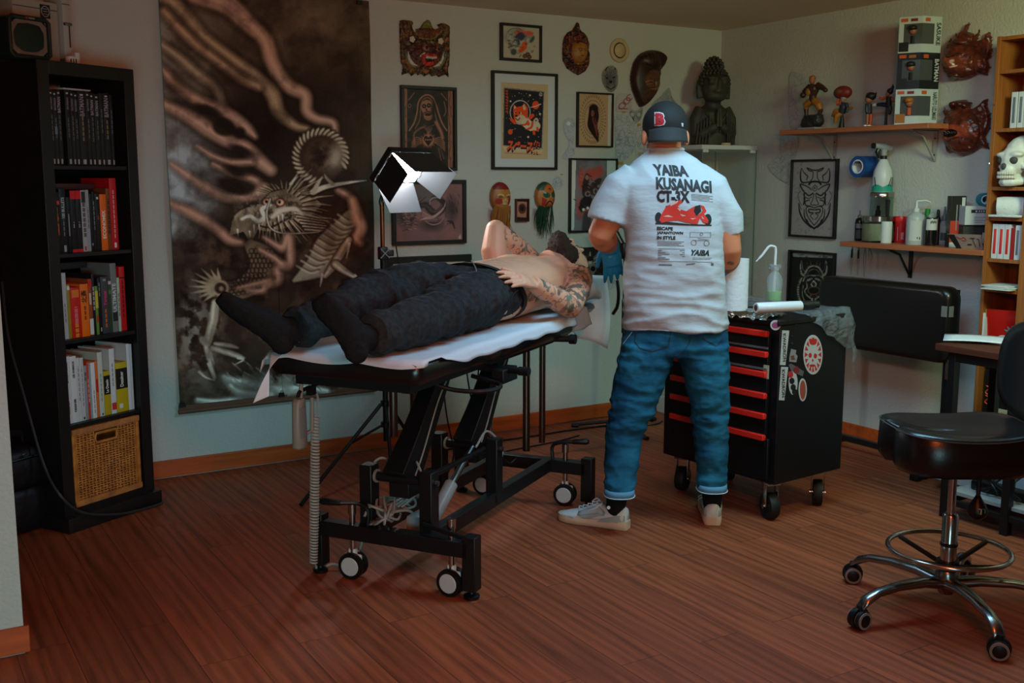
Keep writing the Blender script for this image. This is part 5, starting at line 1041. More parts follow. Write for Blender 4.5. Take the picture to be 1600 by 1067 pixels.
t, M, r, h = bottle(1335, 1348.5, 376, 340, [(.9, 0), (1, .03), (1, .8), (.85, .93), (.45, 1.0)], DKB, 'dropper_bottle', 'dark dropper bottle with pointed nozzle, leftmost on the lower shelf', (('nozzle', [(.45, 1.0), (.5, 1.08), (.45, 1.1), (.16, 1.14), (.1, 1.33)], mat('smoke_plastic', (90, 90, 88), .4)),))
front_label(t, M, r, h*.55, h*.74, mat('grey_label', (112, 116, 114), .6), facing=FAC); front_label(t, M, r, h*.1, h*.48, mat('dim_label', (58, 60, 58), .6), facing=FAC)
LIDM = mat('polished_lid', (170, 166, 160), .2, 1); BEI = mat('beige_contents', (178, 164, 132), .7)
def jar(px0, px1, yb_, yt, label, z=None, fill=.0, px=None, xx=None):
    p = px or at((px0+px1)/2, yb_, z); w = (px1-px0)*pxm(p); h = hgt(p, yt); r = w/2; t = thing('glass_jar', label, 'jar', p, RW, 'glass storage jars'); M = frame(p, rz=RW)
    obj('jar_body', MB().lathe([(0, 0), (r*.95, 0), (r, .006), (r, h*.84), (r*.97, h*.86), (r*.96, h*.86), (r*.98, h*.83), (r*.98, .008), (0, .006)], 28), GLS, t, M, smooth=50)
    obj('lid', MB().lathe([(0, h*.80), (r*1.03, h*.80), (r*1.03, h*.98), (r*.98, h), (0, h)], 28), LIDM, t, M, smooth=50)
    if fill: obj('contents', MB().lathe([(0, .009), (r*.95, .009), (r*.95, h*fill), (0, h*(fill+.02))], 20), BEI, t, M)
    return t, p, r, h
pj = onX(1372, 371, RX-.075); pj.z = LST
t, pj, rj, hj = jar(1347, 1397, 375, 337, 'wide squat glass jar with polished lid and beige contents on the lower shelf', px=pj, fill=.7)
p2 = V((pj.x, onX(1376.5, 340, pj.x).y, LST+hj))
t, p2, r2, h2 = jar(1359, 1394, 338, 300, 'smaller clear glass jar standing on the wide jar', px=p2, fill=.0)
# spray bottle on the jar
p3 = V((p2.x, onX(1378, 300, p2.x).y, p2.z+h2)); k = pxm(p3); t = thing('spray_bottle', 'white trigger spray bottle with zebra stripes over teal, on the stacked jars', 'bottle', p3, RW); M = frame(p3, rz=RW); w = 15.5*k
a_ = [(0, 0), (w*.96, 0), (w, .004), (w*.98, 22*k), (w*.86, 34*k), (w*.5, 46*k), (w*.32, 51*k), (w*.3, 55*k), (0, 55*k)]
obj('bottle_body', MB().lathe(a_, 24), mat('white_bottle', (196, 202, 204), .35), t, M, smooth=60); obj('collar', MB().lathe([(0, 50.5*k), (w*.34, 50.5*k), (w*.34, 56*k), (0, 56*k)], 16), BLKP, t, M)
mb = MB(); mb.grid(20, 3, lambda u, v: ((w*1.01)*cos(FAC-1.5+3*u), w*1.01*sin(FAC-1.5+3*u), .002+(7*k+4*k*abs(sin(u*7)))*v)); obj('teal_band', mb, mat('teal_print', (30, 150, 130), .5), t, M)
mb = MB()
for a0 in (-.95, .35, .6, .85, 1.1, 1.35): mb.grid(4, 8, lambda u, v: ((w*1.012)*cos(FAC+a0+.35*v*(1 if a0 > 0 else -.5)+.11*u), w*1.012*sin(FAC+a0+.35*v*(1 if a0 > 0 else -.5)+.11*u), 9*k+14*k*v))
obj('zebra_stripe', mb, PRINT, t, M)
d = V((cos(FAC-1.25), sin(FAC-1.25), 0)); mb = MB(); mb.tube([V((0, 0, 55*k)), V((0, 0, 66*k))], [w*.28, w*.34], 12); mb.tube([-d*w*.8+V((0, 0, 67*k)), V((0, 0, 69*k)), d*w*.7+V((0, 0, 71*k)), d*w*1.05+V((0, 0, 71*k))], [w*.3, w*.42, w*.3, w*.26], 10); obj('spray_head', mb, mat('grey_white_plastic', (150, 156, 154), .4), t, M)
mb = MB(); mb.tube([d*w*1.05+V((0, 0, 71*k)), d*w*1.3+V((0, 0, 71*k))], w*.28, 10); mb.tube([d*w*.5+V((0, 0, 68*k)), d*w*.75+V((0, 0, 62*k)), d*w*.55+V((0, 0, 52*k))], [w*.2, w*.24, w*.08], 8); obj('trigger', mb, BLKP, t, M)
ALU = mat('aluminium', (176, 178, 180), .3, 1)
t, M, r, h = bottle(1363, 1376, 378, 335, [(.96, 0), (1, .03), (1, .82), (.8, .92), (.5, .97)], ALU, 'aluminium_spray', 'silver aluminium spray bottle with black pump cap on the lower shelf', (('pump_cap', [(.62, .97), (.62, 1.16), (.42, 1.17), (.4, 1.32)], BLKP),))
t, M, r, h = bottle(1375.5, 1392.5, 379.5, 346, [(.97, 0), (1, .04), (1, .97), (.96, 1.0)], mat('white_ceramic', (200, 204, 206), .5), 'white_cup', 'white cylindrical cup in front of the jars on the lower shelf', (), 'cup')
p = V(M.translation); hb = h; t = thing('black_tool', 'black tapered handle standing upright in the white cup', 'tool', p+V((0, 0, hb*.3)), RW); obj('handle', MB().tube([(0, 0, hb*.9), (0, 0, hb*1.3), (0, 0, hb*2.02)], [.006, .009, .013], 8), BLKP, t, M); obj('shaft', MB().cyl((0, 0, hb*.12), (0, 0, hb*.92), .004, 8), BLKP, t, M)
RED = mat('red_tub', (190, 22, 26), .4)
t, M, r, h = bottle(1397, 1414.5, 379, 343, [(.97, 0), (1, .04), (1, .95), (.98, 1)], RED, 'red_tub', 'red wipes tub with a red lid on the lower shelf', (('lid', [(1.02, .88), (1.04, .9), (1.04, 1.12), (1, 1.14)], mat('red_lid', (200, 26, 28), .35)),), 'tub')
mb = MB(); text_into(mb, '00', .02, basis(((r+.001)*cos(FAC), (r+.001)*sin(FAC), h*.6), (-sin(FAC), cos(FAC), 0), (0, 0, 1), (cos(FAC), sin(FAC), 0))) if 0 else None
front_label(t, M, r, h*.15, h*.45, mat('pink_code', (196, 130, 130), .6), -.1, .4, facing=FAC); front_label(t, M, r, h*.1, h*.7, mat('pink_code', (196, 130, 130), .6), -.75, -.6, facing=FAC)
t, M, r, h = bottle(1415, 1443, 382, 330, [(.98, 0), (1, .02), (1, .78), (.9, .88), (.4, .96), (.3, 1.0)], mat('milky_plastic', (196, 204, 206), .3, trans=.35), 'pump_bottle', 'translucent white pump bottle of hand gel, biggest on the lower shelf', (('pump', [(.32, .98), (.34, 1.08), (.16, 1.1), (.12, 1.26), (.12, 1.3)], WHITE),))
front_label(t, M, r, h*.12, h*.72, LBL, -.9, .5, facing=FAC); obj('pump_spout', MB().tube([(.0, 0, h*1.3), (-.5*r, -.8*r, h*1.32), (-.75*r, -1.2*r, h*1.27)], .004, 8), WHITE, t, M); front_label(t, M, r, h*.16, h*.24, PRINT, .2, .3, .0016, 'code', FAC); front_label(t, M, r, h*.18, h*.24, PRINT, -.05, .05, .0016, 'code', FAC)
t, M, r, h = bottle(1444, 1462, 383.5, 340, [(.98, 0), (1, .03), (1, .94), (.9, 1)], mat('black_ink', (18, 17, 18), .2), 'ink_bottle', 'big black ink bottle with white label on the lower shelf', (('cap', [(.5, 1.0), (.55, 1.06), (.5, 1.12), (.22, 1.18), (.15, 1.36)], GL),))
front_label(t, M, r, h*.56, h*.95, LBL, -1.1, 1.1, facing=FAC)
mb = MB()
for k in range(5): a0 = FAC-.35+.2*k; mb.grid(4, 2, lambda u, v: ((r+.0018)*cos(a0+.14*u), (r+.0018)*sin(a0+.14*u), h*(.78+.09*v+.02*(k % 2)+.03*u)))
obj('label_scrawl', mb, PRINT, t, M)
bottle(1443, 1451, 375, 332, [(.7, 0), (.75, .85), (.75, .86)], GL, 'ink_bottle', 'slim bottle with green cap half hidden by the big black ink bottle', (('green_cap', [(.85, .87), (1, .88), (.95, 1.12), (.8, 1.12)], mat('green_cap', (28, 130, 50), .4)),))
bottle(1459, 1468, 379, 334, [(1, 0), (1, .8), (.8, .88), (.5, .92)], DKB, 'ink_bottle', 'dark small bottle with dark cap just right of the big black ink bottle', (('cap', [(.55, .92), (.55, 1.1), (.3, 1.14)], BLKP),))
t, M, r, h = bottle(1467, 1480, 382.5, 343, [(1, 0), (1, .85), (.7, .95), (.5, .98)], GL, 'ink_bottle', 'clear small bottle with pointed tip beside the tall carton', (('cap', [(.7, .96), (.7, 1.1), (.35, 1.2), (.15, 1.5)], mat('smoke_plastic', (90, 90, 88), .4)),)); front_label(t, M, r, h*.2, h*.5, mat('dim_label', (58, 60, 58), .6), facing=FAC)
def bx(pa, w, d, h, m, name, label, cat='box', rz=0.0, group='cartons on the lower wall shelf', bev=.001):
    t = thing(name, label, cat, pa, rz, group); M = frame(pa, rz=rz); obj('carton_body', MB().box((0, 0, h/2), (w, d, h)), m, t, M, bev=bev); return t, M
VROT = -.55
p = at(1491, 384); p.x = RX-.10; p.y = onX(1491, 382, p.x).y; p.z = LST; hb = hgt(p, 306); wb = 23*pxm(p)
t, M = bx(p, wb, .05, hb, mat('black_carton', (26, 24, 24), .35), 'tall_carton', 'tall carton shading from black at the top to orange-red below, on the lower shelf', rz=VROT)
obj('red_panel', MB().box((0, -.0255, hb*.3), (wb, .001, hb*.44)), mat('orange_red_print', (176, 52, 30), .4), t, M); obj('white_foot', MB().box((0, -.0256, hb*.05), (wb, .001, hb*.1)), LBL, t, M); obj('code_label', MB().box((wb*.32, -.0256, hb*.8), (wb*.22, .001, hb*.34)), LBL, t, M)
for x in (-.1, .1): obj('grey_streak', MB().box((wb*x, -.0258, hb*.58), (wb*.08, .001, hb*.5)), mat('grey_streak', (120, 116, 116), .5), t, M)
p = at(1520, 385); p.x = RX-.075; p.y = onX(1520, 384, p.x).y; p.z = LST; k = pxm(p)
t, M = bx(p, 40*k, .05, 36*k, mat('dark_grey_carton', (40, 42, 44), .6), 'dark_carton', 'dark carton under the white lettered carton on the lower shelf', rz=VROT)
q = p+V((.0, .0, 36*k)); t, M = bx(q, 40*k, .075, 29*k, mat('white_carton', (176, 184, 186), .6), 'white_carton', 'white carton with a black lettered band, stacked near the bookcase', rz=VROT)
obj('black_band', MB().box((3*k, -.038, 21*k), (28*k, .001, 5*k)), PRINT, t, M)
mb = MB()
for j, (x, w_) in enumerate(((-3, 4), (1.5, 3), (5, 2.5), (8.5, 3), (12, 2.5))): mb.box((x*k, -.0388, 21*k), (w_*k*.7, .0006, 2.6*k))
obj('band_print', mb, WPRINT, t, M); mb = MB()
for j in range(4): mb.box(((2-j % 2)*k, -.038, (12-2.6*j)*k), ((18-4*(j % 2))*k, .0006, .7*k))
obj('fine_print', mb, mat('grey_print', (120, 116, 110), .5), t, M)
q2 = q+V((.012, -.035, 29*k)); t = thing('tape_roll', 'teal and white tape roll standing on the white carton', 'tape', q2, VROT); M = frame(q2, rz=VROT) @ Matrix.Translation((0, 0, 10*k)) @ Matrix.Rotation(pi/2, 4, 'X')
obj('tape_ring', MB().lathe([(7*k, -.02), (10*k, -.02), (10*k, .02), (7*k, .02), (7*k, -.02)], 24), mat('teal_tape', (24, 120, 138), .5), t, M); obj('core', MB().lathe([(5.6*k, -.021), (7*k, -.021), (7*k, .021), (5.6*k, .021), (5.6*k, -.021)], 20), PAPER, t, M)
# open kraft carton leaning at the front
p = at(1512, 387); p = V((LSX+.045, onX(1513, 388, LSX+.045).y, LST)); k = pxm(p); t = thing('open_carton', 'open grey-brown carton with red scribble and black prints at the shelf front', 'box', p, -1.1, 'cartons on the lower wall shelf'); M = frame(p, rz=-1.25); KR = mat('kraft_grey', (140, 126, 118), .7)
P = lambda x, z, y=0: (x*k, y, z*k)
obj('front_flap', MB().loft([[P(-18, 0, .0), P(22, 0, .0), P(22, 23, -.035), P(-30, 23, -.035)], [P(-18, 0, .002), P(22, 0, .002), P(22, 23, -.033), P(-30, 23, -.033)]]), KR, t, M, smooth=0); obj('dark_side', MB().loft([[P(-18, 0, -.001), P(-10, 0, -.001), P(-19, 22, -.0355), P(-29.5, 22, -.0355)], [P(-18, 0, 0), P(-10, 0, 0), P(-19, 22, -.034), P(-29.5, 22, -.034)]]), PRINT, t, M, smooth=0)
obj('carton_tray', MB().box(P(2, 3, .03), (36*k, .06, 6*k)), KR, t, M); obj('right_flap', MB().loft([[P(20, 10, .0), P(24, 2, .06), P(26, 22, .06), P(20, 26, 0)], [P(20.5, 10, .0), P(24.5, 2, .06), P(26.5, 22, .06), P(20.5, 26, 0)]]), PAPER, t, M, smooth=0)
mb = MB(); mb.tube(spline([P(-16, 19, -.031), P(-10, 16, -.027), P(-4, 18, -.030), P(-2, 13, -.022), P(-8, 14, -.024)]), .0012, 4); obj('red_scribble', mb, mat('red_ink', (190, 30, 30), .6), t, M)
mb = MB(); mb.tube([P(4, 17, -.028), P(12, 17, -.028)], .0015, 4); mb.tube([P(8, 17, -.028), P(12, 3, -.007)], .0013, 4); mb.tube(spline([P(14, 16, -.026), P(17, 15, -.024), P(18, 4, -.008)]), .0014, 4); mb.tube([P(0, 7, -.013), P(6, 7, -.013)], .0025, 4); obj('black_symbols', mb, PRINT, t, M)
# tools hanging under the lower shelf
for i, (xa, ya_, xb, yb_, lab) in enumerate(((1332, 386, 1329.5, 428, 'thin tweezers with black grips, first from the left under the lower shelf'), (1342, 386, 1340, 430, 'thin tweezers with black grips, second from the left under the lower shelf'), (1352, 386, 1350, 432, 'long bare steel tweezers hanging under the lower shelf'), (1358, 386, 1361, 407, 'short open forceps hanging rightmost under the lower shelf'))):
    X = RX-.11; a, b = onX(xa, ya_, X), onX(xb, yb_, X); a.z = lz_-.014; t = thing('tweezers', lab, 'tweezers', V((a.x, a.y, b.z)), 0, 'tools hanging under the lower shelf')
    for s in (-1, 1): obj('arm', MB().tube([a, a+(b-a)*.3+V((0, s*.007, 0)), b+V((0, s*.002 if i < 3 else s*.02, 0))], [.0022, .0024, .001], 6), STEEL, t)
    if i < 2: obj('grip', MB().tube([a+(b-a)*.12, a+(b-a)*.42], [.006, .0045], 8, sq=(.5, 1.4)), BLKP, t)
    obj('hook', MB().tube([a, a+V((0, 0, .004))], .003, 6), STEEL, t)
# blue tape roll on a wall peg
c = onX(1352, 260.5, RX-.055); t = thing('tape_roll', 'wide blue tape roll on a peg under the upper shelf', 'tape', (RX, c.y, c.z)); M = basis((RX-.003, c.y, c.z), (0, -1, 0), (0, 0, 1), (-1, 0, 0)); r = 16.5*pxm(c)
obj('tape_ring', MB().lathe([(r*.66, 0), (r, 0), (r, .11), (r*.66, .11), (r*.66, 0)], 36, M), mat('blue_tape', (18, 72, 140), .45), t, smooth=50); obj('core', MB().lathe([(r*.55, -.000), (r*.66, 0), (r*.66, .111), (r*.55, .111), (r*.55, 0)], 30, M), PAPER, t, smooth=50); obj('peg', MB().cyl((RX, c.y, c.z+r*.4), (RX-.13, c.y, c.z+r*.4), .006, 10), STEEL, t)
# --- upper shelf: plain figurines and window boxes
SKIN_ = mat('figure_skin', (150, 88, 62), .5)
def fig(name, label, px, py, parts, x=USX+.10):
    p = onX(px, py, x); p = V((p.x, p.y, UST)); t = thing(name, label, 'figurine', p, 0, 'figurines on the upper shelf'); M = basis(p, (0.62*0, -1, 0), (1, 0, 0), (0, 0, 1)); k = pxm(p)
    M = M @ Matrix.Diagonal((k, k, k, 1))
    for nm, prims, m, vx in parts:
        mb = MB()
        for q in prims:
            if q[0] == 't': mb.tube(q[1], q[2], 8)
            elif q[0] == 'e': mb.ell(q[1], q[2], None, 12, 8)
            else: mb.box(q[1], q[2])
        me = fuse(mb, vx, 3) if vx else mb.mesh(nm); link(nm, me, m, t, M, 60)
    return t
BRN = mat('figure_brown', (58, 30, 22), .45); YEL = mat('figure_ochre', (150, 92, 26), .45); ROCK = mat('figure_rock', (34, 32, 36), .4, bump=(40, .8, .02)); NAV = mat('figure_navy', (30, 32, 44), .5); DRK = mat('figure_black', (18, 17, 18), .5); REDF = mat('figure_red', (110, 26, 22), .5); ORF = mat('figure_orange', (186, 76, 30), .5)
fig('figurine', 'muscular figurine in brown and ochre crouching on a dark rock', 1268, 202, [
 ('rock_base', [('e', (-3, 0, 9), (18, 12, 9)), ('e', (10, 0, 13), (13, 10, 10)), ('e', (-12, 2, 12), (9, 9, 12)), ('b', (6, 0, 20), (24, 14, 7))], ROCK, 1.2), ('plinth', [('b', (0, 0, 2), (36, 26, 4))], mat('figure_grey', (130, 134, 134), .5), 0),
 ('leg', [('t', [(-2, 0, 45), (-13, 0, 39), (-14, 1, 33)], [6, 6, 4])], YEL, .8), ('leg', [('t', [(3, 0, 45), (14, -1, 37), (17, 0, 30)], [6, 6.2, 4.5])], YEL, .8), ('boot', [('t', [(-14, 1, 34), (-13, 1, 24), (-17, 0, 15), (-20, 0, 14)], [4.2, 3.2, 3.5, 3])], BRN, .8), ('boot', [('t', [(17, 0, 31), (16, 0, 24), (12, -1, 23)], [4.5, 3.2, 3])], BRN, .8),
 ('torso', [('t', [(0, 0, 44), (0, 0, 52), (1, 0, 62), (2, 0, 70)], [6, 5.5, 9, 7]), ('t', [(-6, 0, 68), (-15, -2, 60), (-17, -5, 52)], [5, 4.5, 4]), ('t', [(8, 0, 68), (18, 0, 64), (27, -3, 60)], [5.5, 4.5, 3.6]), ('e', (-14, -7, 54), (5, 5, 4.5)), ('e', (28, -3, 59), (4, 4, 3.6))], BRN, .8), ('chest_panel', [('e', (-4, -7, 58), (5, 3, 6))], YEL, 0), ('head', [('e', (-1, -2, 76), (5, 5, 6.5))], SKIN_, 0), ('hair', [('e', (-1, -1, 79.5), (5.4, 5.4, 4.2))], YEL, 0)])
fig('figurine', 'leaping figurine in blue and ochre under a round red parasol', 1313, 200, [
 ('stand', [('t', [(2, 0, 0), (3, 0, 12), (2, 0, 24)], [5, 3, 1.6])], DRK, 0), ('leg', [('t', [(0, 0, 26), (-9, -2, 27), (-15, -2, 19)], [5, 5, 2.6])], YEL, .8), ('leg', [('t', [(1, 0, 25), (-4, -5, 19), (-6, -6, 9)], [5, 4.6, 2.4])], YEL, .8), ('torso', [('t', [(1, 0, 24), (4, 0, 32), (5, 0, 40)], [6, 6, 5]), ('t', [(9, 0, 38), (13, 0, 30), (12, -2, 24)], [3.4, 2.8, 2])], NAV, .8), ('arm', [('t', [(3, -3, 38), (-6, -3, 37), (-4, -2, 46)], [2.6, 2.2, 2])], ORF, .6), ('tail_cloth', [('t', [(9, 1, 31), (18, 2, 30), (21, 2, 32)], [2, 2, 2.4])], YEL, 0), ('head', [('e', (4, -2, 43), (3.4, 3.6, 4)) ], SKIN_, 0), ('hair', [('e', (5, -1, 46.5), (4.8, 4.8, 4.2))], mat('figure_grey_green', (120, 136, 126), .5), 0),
 ('parasol', [('e', (1, 1, 55), (17, 10, 10.5))], REDF, 0), ('parasol_centre', [('e', (0, -4.5, 56), (9, 5.5, 5))], mat('figure_olive', (104, 70, 24), .5), 0), ('parasol_handle', [('t', [(-2, -2, 40), (-1, -3, 52)], [.8, .8])], YEL, 0)])
fig('figurine', 'small standing dark-haired figurine facing left on the upper shelf', 1357, 197, [
 ('body', [('t', [(-1, 0, 36), (-1, 0, 28), (0, 0, 20)], [4.5, 5, 5]), ('t', [(-3, -3, 36), (-2, -5, 27), (-1, -5, 22)], [2.2, 2, 1.8])], NAV, .7), ('leg', [('t', [(-2, -1, 20), (-2, -1, 10), (-1, -2, 4)], [3.2, 2.4, 2])], SKIN_, 0), ('leg', [('t', [(3, 1, 20), (3, 1, 10), (3, 0, 4)], [3.2, 2.6, 2])], ORF, 0), ('shoe', [('e', (-2, -4, 2), (3, 4.5, 2))], WHITE, 0), ('shoe', [('e', (3, -2, 2), (3, 4.5, 2))], WHITE, 0), ('head', [('e', (0, -2, 42), (6, 6, 5.6))], SKIN_, 0), ('hair', [('e', (2, 0, 47), (8.5, 8, 6.6)), ('t', [(8, 0, 48), (12, 0, 51), (12, 0, 53)], [3, 1.5, .4]), ('t', [(-4, 0, 50), (-6, 0, 53)], [2, .4])], DRK, .7)])
fig('figurine', 'dark-haired figurine in a flying side kick on a black post', 1384, 194, [
 ('post', [('t', [(0, 0, 0), (0, 0, 20), (0, 0, 34)], [2.4, 1.8, 1.4])], DRK, 0), ('torso', [('t', [(4, 0, 30), (4, 0, 38), (4, 0, 45)], [4.6, 4.8, 5])], DRK, .7), ('leg', [('t', [(3, 0, 32), (-8, -1, 34), (-18, -1, 34)], [4, 3.4, 2.6])], NAV, 0), ('leg', [('t', [(5, 0, 31), (9, -2, 26), (6, 0, 18)], [4, 3.4, 2.2])], NAV, 0), ('foot', [('t', [(-18, -1, 34), (-25, -1, 34)], [2.8, 2.4])], WHITE, 0), ('arm', [('t', [(1, -2, 44), (-6, -4, 42), (-11, -4, 44)], [2.4, 2, 2.2])], ORF, 0), ('arm', [('t', [(8, 1, 43), (12, 1, 37)], [2.4, 1.8])], SKIN_, 0), ('head', [('e', (3, -2, 49), (3.6, 3.8, 4.4))], SKIN_, 0), ('hair', [('e', (5, 0, 53), (5.4, 5, 5)), ('t', [(7, 0, 54), (10, 0, 60), (10, 0, 64)], [3.4, 2, .4])], DRK, .7)])
# window boxes
pw = onX(1433, 192, USX+.05); k = pxm(pw); pw.z = UST; hb_ = [54*k, 55*k, 55*k]; z = UST; WINM = mat('box_window', (70, 72, 72), .15)
AX = V((-.62, .78, 0)).normalized(); A1 = atan2(AX.y, AX.x)     # left face runs along AX from the front corner, right face away from it
wl, wr = 34*k*1.02, 19*k*1.9
for i, (nm, bc, tc_, hair) in enumerate((('NARUTO UZUMAKI', (176, 186, 186), PRINT, YEL), ('BATMAN', (26, 26, 28), WPRINT, DRK), ('SASUKE', (176, 186, 186), PRINT, DRK))):
    p = V((pw.x, pw.y, z)); h = hb_[i]; bcm = mat('toy_box_%02x' % bc[0], bc, .4); lab = ['white window box lowest of the stack on the upper shelf', 'black window box in the middle of the stack on the upper shelf', 'white window box topmost of the stack on the upper shelf'][i]
    u = V((-.45, .89, 0)).normalized(); v = V((.86, -.2, 0)).normalized()
    t = thing('toy_box', lab, 'box', p, 0, 'stacked toy boxes'); Q = [p, p+u*wl, p+u*wl+v*wr, p+v*wr]
    obj('box_body', MB().loft([[V((q.x, q.y, z+.0005)) for q in Q], [V((q.x, q.y, z+h-.0005)) for q in Q]]), bcm, t, smooth=0)
    n1 = V((u.y, -u.x, 0)); n1 = -n1 if n1.dot(V(_C)-p) < 0 else n1; n2 = V((v.y, -v.x, 0)); n2 = -n2 if n2.dot(V(_C)-p) < 0 else n2
    def pl(org, ax, n, x0, x1, z0, z1, o): return [org+ax*x0+n*o+V((0, 0, z0)), org+ax*x1+n*o+V((0, 0, z0)), org+ax*x1+n*o+V((0, 0, z1)), org+ax*x0+n*o+V((0, 0, z1))]
    def slab(mb, org, ax, n, x0, x1, z0, z1, o=.0008): mb.loft([pl(org, ax, n, x0, x1, z0, z1, 0), pl(org, ax, n, x0, x1, z0, z1, o)])
    mb = MB(); slab(mb, p, u, n1, .0, wl*.78, h*.24, h*.80); slab(mb, p, v, n2, 0, wr*.62, h*.24, h*.80); obj('window', mb, WINM, t, smooth=0)
    c = p+u*wl*.38+n1*.002; mb = MB(); mb.ell((c.x, c.y, z+h*.60), (wl*.16, wl*.16, wl*.17)); obj('figure_head', mb, SKIN_, t); mb = MB(); mb.ell((c.x+n1.x*.004, c.y, z+h*.68), (wl*.21, wl*.2, wl*.14)); obj('figure_hair', mb, hair, t); mb = MB(); mb.tube([(c.x, c.y, z+h*.26), (c.x, c.y, z+h*.46)], wl*.09, 8); obj('figure_body', mb, ORF if i == 0 else DRK, t)
    mb = MB(); slab(mb, p, u, n1, wl*.55, wl*.98, h*.04, h*.30, .0012); obj('corner_picture', mb, YEL if i == 0 else DRK, t, smooth=0)
    mb = MB(); slab(mb, p, u, n1, wl*.62, wl*.92, h*.86, h*.95, .0012); obj('logo_patch', mb, ORF, t, smooth=0); mb = MB(); slab(mb, p, v, n2, wr*.15, wr*.4, h*.85, h*.95, .0012); obj('logo_patch', mb, ORF, t, smooth=0); mb = MB(); slab(mb, p, u, n1, wl*.2, wl*.5, h*.86, h*.94, .0012); obj('title_patch', mb, REDF if i != 1 else YEL, t, smooth=0)
    mb = MB(); T = basis(p+v*wr*.83+n2*.0015+V((0, 0, h*.52)), (0, 0, -1), tuple(v), tuple(n2)); text_into(mb, nm, wr*.30, T, bold=.0008, width=h*(.78 if len(nm) > 9 else .62)); obj('name_print', mb, tc_, t, smooth=0)
    z += h
# --- narrow wooden bookcase
BCX, BY1, BY0 = 4.36, 3.085, 2.885; OAK = mat('oak_veneer', (160, 96, 42), .5, var=(5, (128, 72, 28), .25, (12, 12, 1)))
bz_ = onX(1518, 651, BCX).z; bt_ = onX(1561, 57, BCX).z; t = thing('bookcase', 'narrow oak bookcase against the right wall at the picture edge', 'bookcase', (4.45, 2.985, bz_))
for y in (BY1-.009, BY0+.009): obj('side_panel', MB().box(((BCX+RX)/2-.003, y, (bz_+bt_)/2), (RX-BCX-.006, .018, bt_-bz_)), OAK, t, bev=.001)
obj('back_panel', MB().box((RX-.008, (BY0+BY1)/2, (bz_+bt_)/2), (.008, BY1-BY0-.036, bt_-bz_)), OAK, t)
SHZ = [bz_]+[onX(x, y, BCX).z for x, y in ((1523, 557), (1535, 455), (1541, 409), (1546, 344.5), (1550, 297.5), (1556, 206.5), (1563, 115.5))]+[bt_-.018]
for i, z in enumerate(SHZ): obj('shelf' if 0 < i < 8 else 'end_panel', MB().box(((BCX+RX)/2-.005, (BY0+BY1)/2, z+.008), (RX-BCX-.02, BY1-BY0-.036, .016)), OAK, t, bev=.001)
for z in (SHZ[6]+.12, SHZ[5]+.12): obj('shelf_pin', MB().cyl((BCX-.002, BY1-.009, z), (BCX-.010, BY1-.009, z), .003, 8), CHROME, t)
sz = [z+.016 for z in SHZ]
def row(i, items, name, cat, group):
    y = BY1-.021
    for (gap, w, h, d, m, lab, sm) in items:
        y -= gap+w; p = V((BCX+.02+d/2, y+w/2, sz[i])); t = thing(name, lab, cat, p, 0, group); obj('box_body', MB().box((0, 0, h/2), (d, w-.001, h)), m, t, frame(p), bev=.0008)
        if sm: obj('stripe', MB().box((-d/2-.0006, 0, h*.5), (.001, w*.42, h*.72), b=.0004), sm, t, frame(p))
WB_ = mat('white_box_card', (196, 202, 206), .5); RS = mat('red_stripe', (206, 44, 44), .5); GS = mat('grey_stripe', (104, 108, 118), .5)
row(6, [(.055, .030, .155, .10, WB_, 'white narrow box with grey oval stripe, leftmost of three on the bookcase second shelf', GS), (.004, .028, .155, .10, WB_, 'white narrow box with grey oval stripe, middle of three on the bookcase second shelf', GS), (.002, .030, .155, .10, WB_, 'white narrow box with grey oval stripe, rightmost of three on the bookcase second shelf', GS)], 'cartridge_box', 'box', 'white boxes on the bookcase')
row(3, [(.004, .030, .155, .1, WB_, 'white box with red stripe, leftmost under the towel shelf', RS), (.001, .030, .155, .1, WB_, 'white box with red stripe, second from the left under the towel shelf', RS), (.001, .030, .155, .1, WB_, 'white box with red stripe, third from the left under the towel shelf', RS), (.001, .018, .14, .1, mat('dark_red_box', (150, 26, 30), .5), 'narrow dark red box between the red-striped and grey-striped boxes', None), (.003, .026, .152, .1, WB_, 'white box with grey stripe right of the dark red box', GS), (.001, .016, .155, .1, WB_, 'plain-edged white box at the right end under the towel shelf', None)][:6], 'cartridge_box', 'box', 'white boxes on the bookcase')
p = V((BCX+.05, BY0+.055, sz[7])); t = thing('medicine_bottle', 'dark bottle with white label on the top shelf of the bookcase', 'bottle', p); obj('bottle_body', MB().lathe([(0, 0), (.03, 0), (.03, .075), (.018, .085), (.018, .1), (0, .1)], 18), DKB, t, frame(p)); obj('label', MB().lathe([(.0305, .01), (.0305, .055)], 18), LBL, t, frame(p))
# skull
SK = mat('white_resin', (206, 208, 204), .4); p = V((BCX+.075, BY1-.115, sz[5])); t = thing('skull', 'white model skull on the bookcase facing left', 'skull', p); M = frame(p, rz=radians(172)) @ Matrix.Diagonal((1.15, 1.15, 1.15, 1))
mb = MB(); mb.ell((-.02, 0, .125), (.095, .07, .075)); mb.ell((.045, 0, .10), (.05, .055, .06)); mb.ell((.07, 0, .065), (.032, .034, .03)); mb.ell((.05, 0, .03), (.045, .04, .022)); mb.tube([(-.01, .048, .05), (.03, .045, .022), (.075, .02, .018), (.082, 0, .018), (.075, -.02, .018), (.03, -.045, .022), (-.01, -.048, .05)], [.014, .016, .017, .017, .017, .016, .014], 8)
for s in (-1, 1): mb.tube([(-.01, s*.062, .078), (.035, s*.062, .075), (.06, s*.05, .078)], [.008, .008, .011], 8); mb.ell((.07, s*.03, .122), (.022, .03, .012)); mb.tube([(-.01, s*.05, .05), (-.01, s*.055, .08)], [.012, .008], 8)
mb.ell((-.03, 0, .04), (.05, .05, .03)); link('cranium', fuse(mb, .004, 4), SK, t, M, 70)
mb = MB()
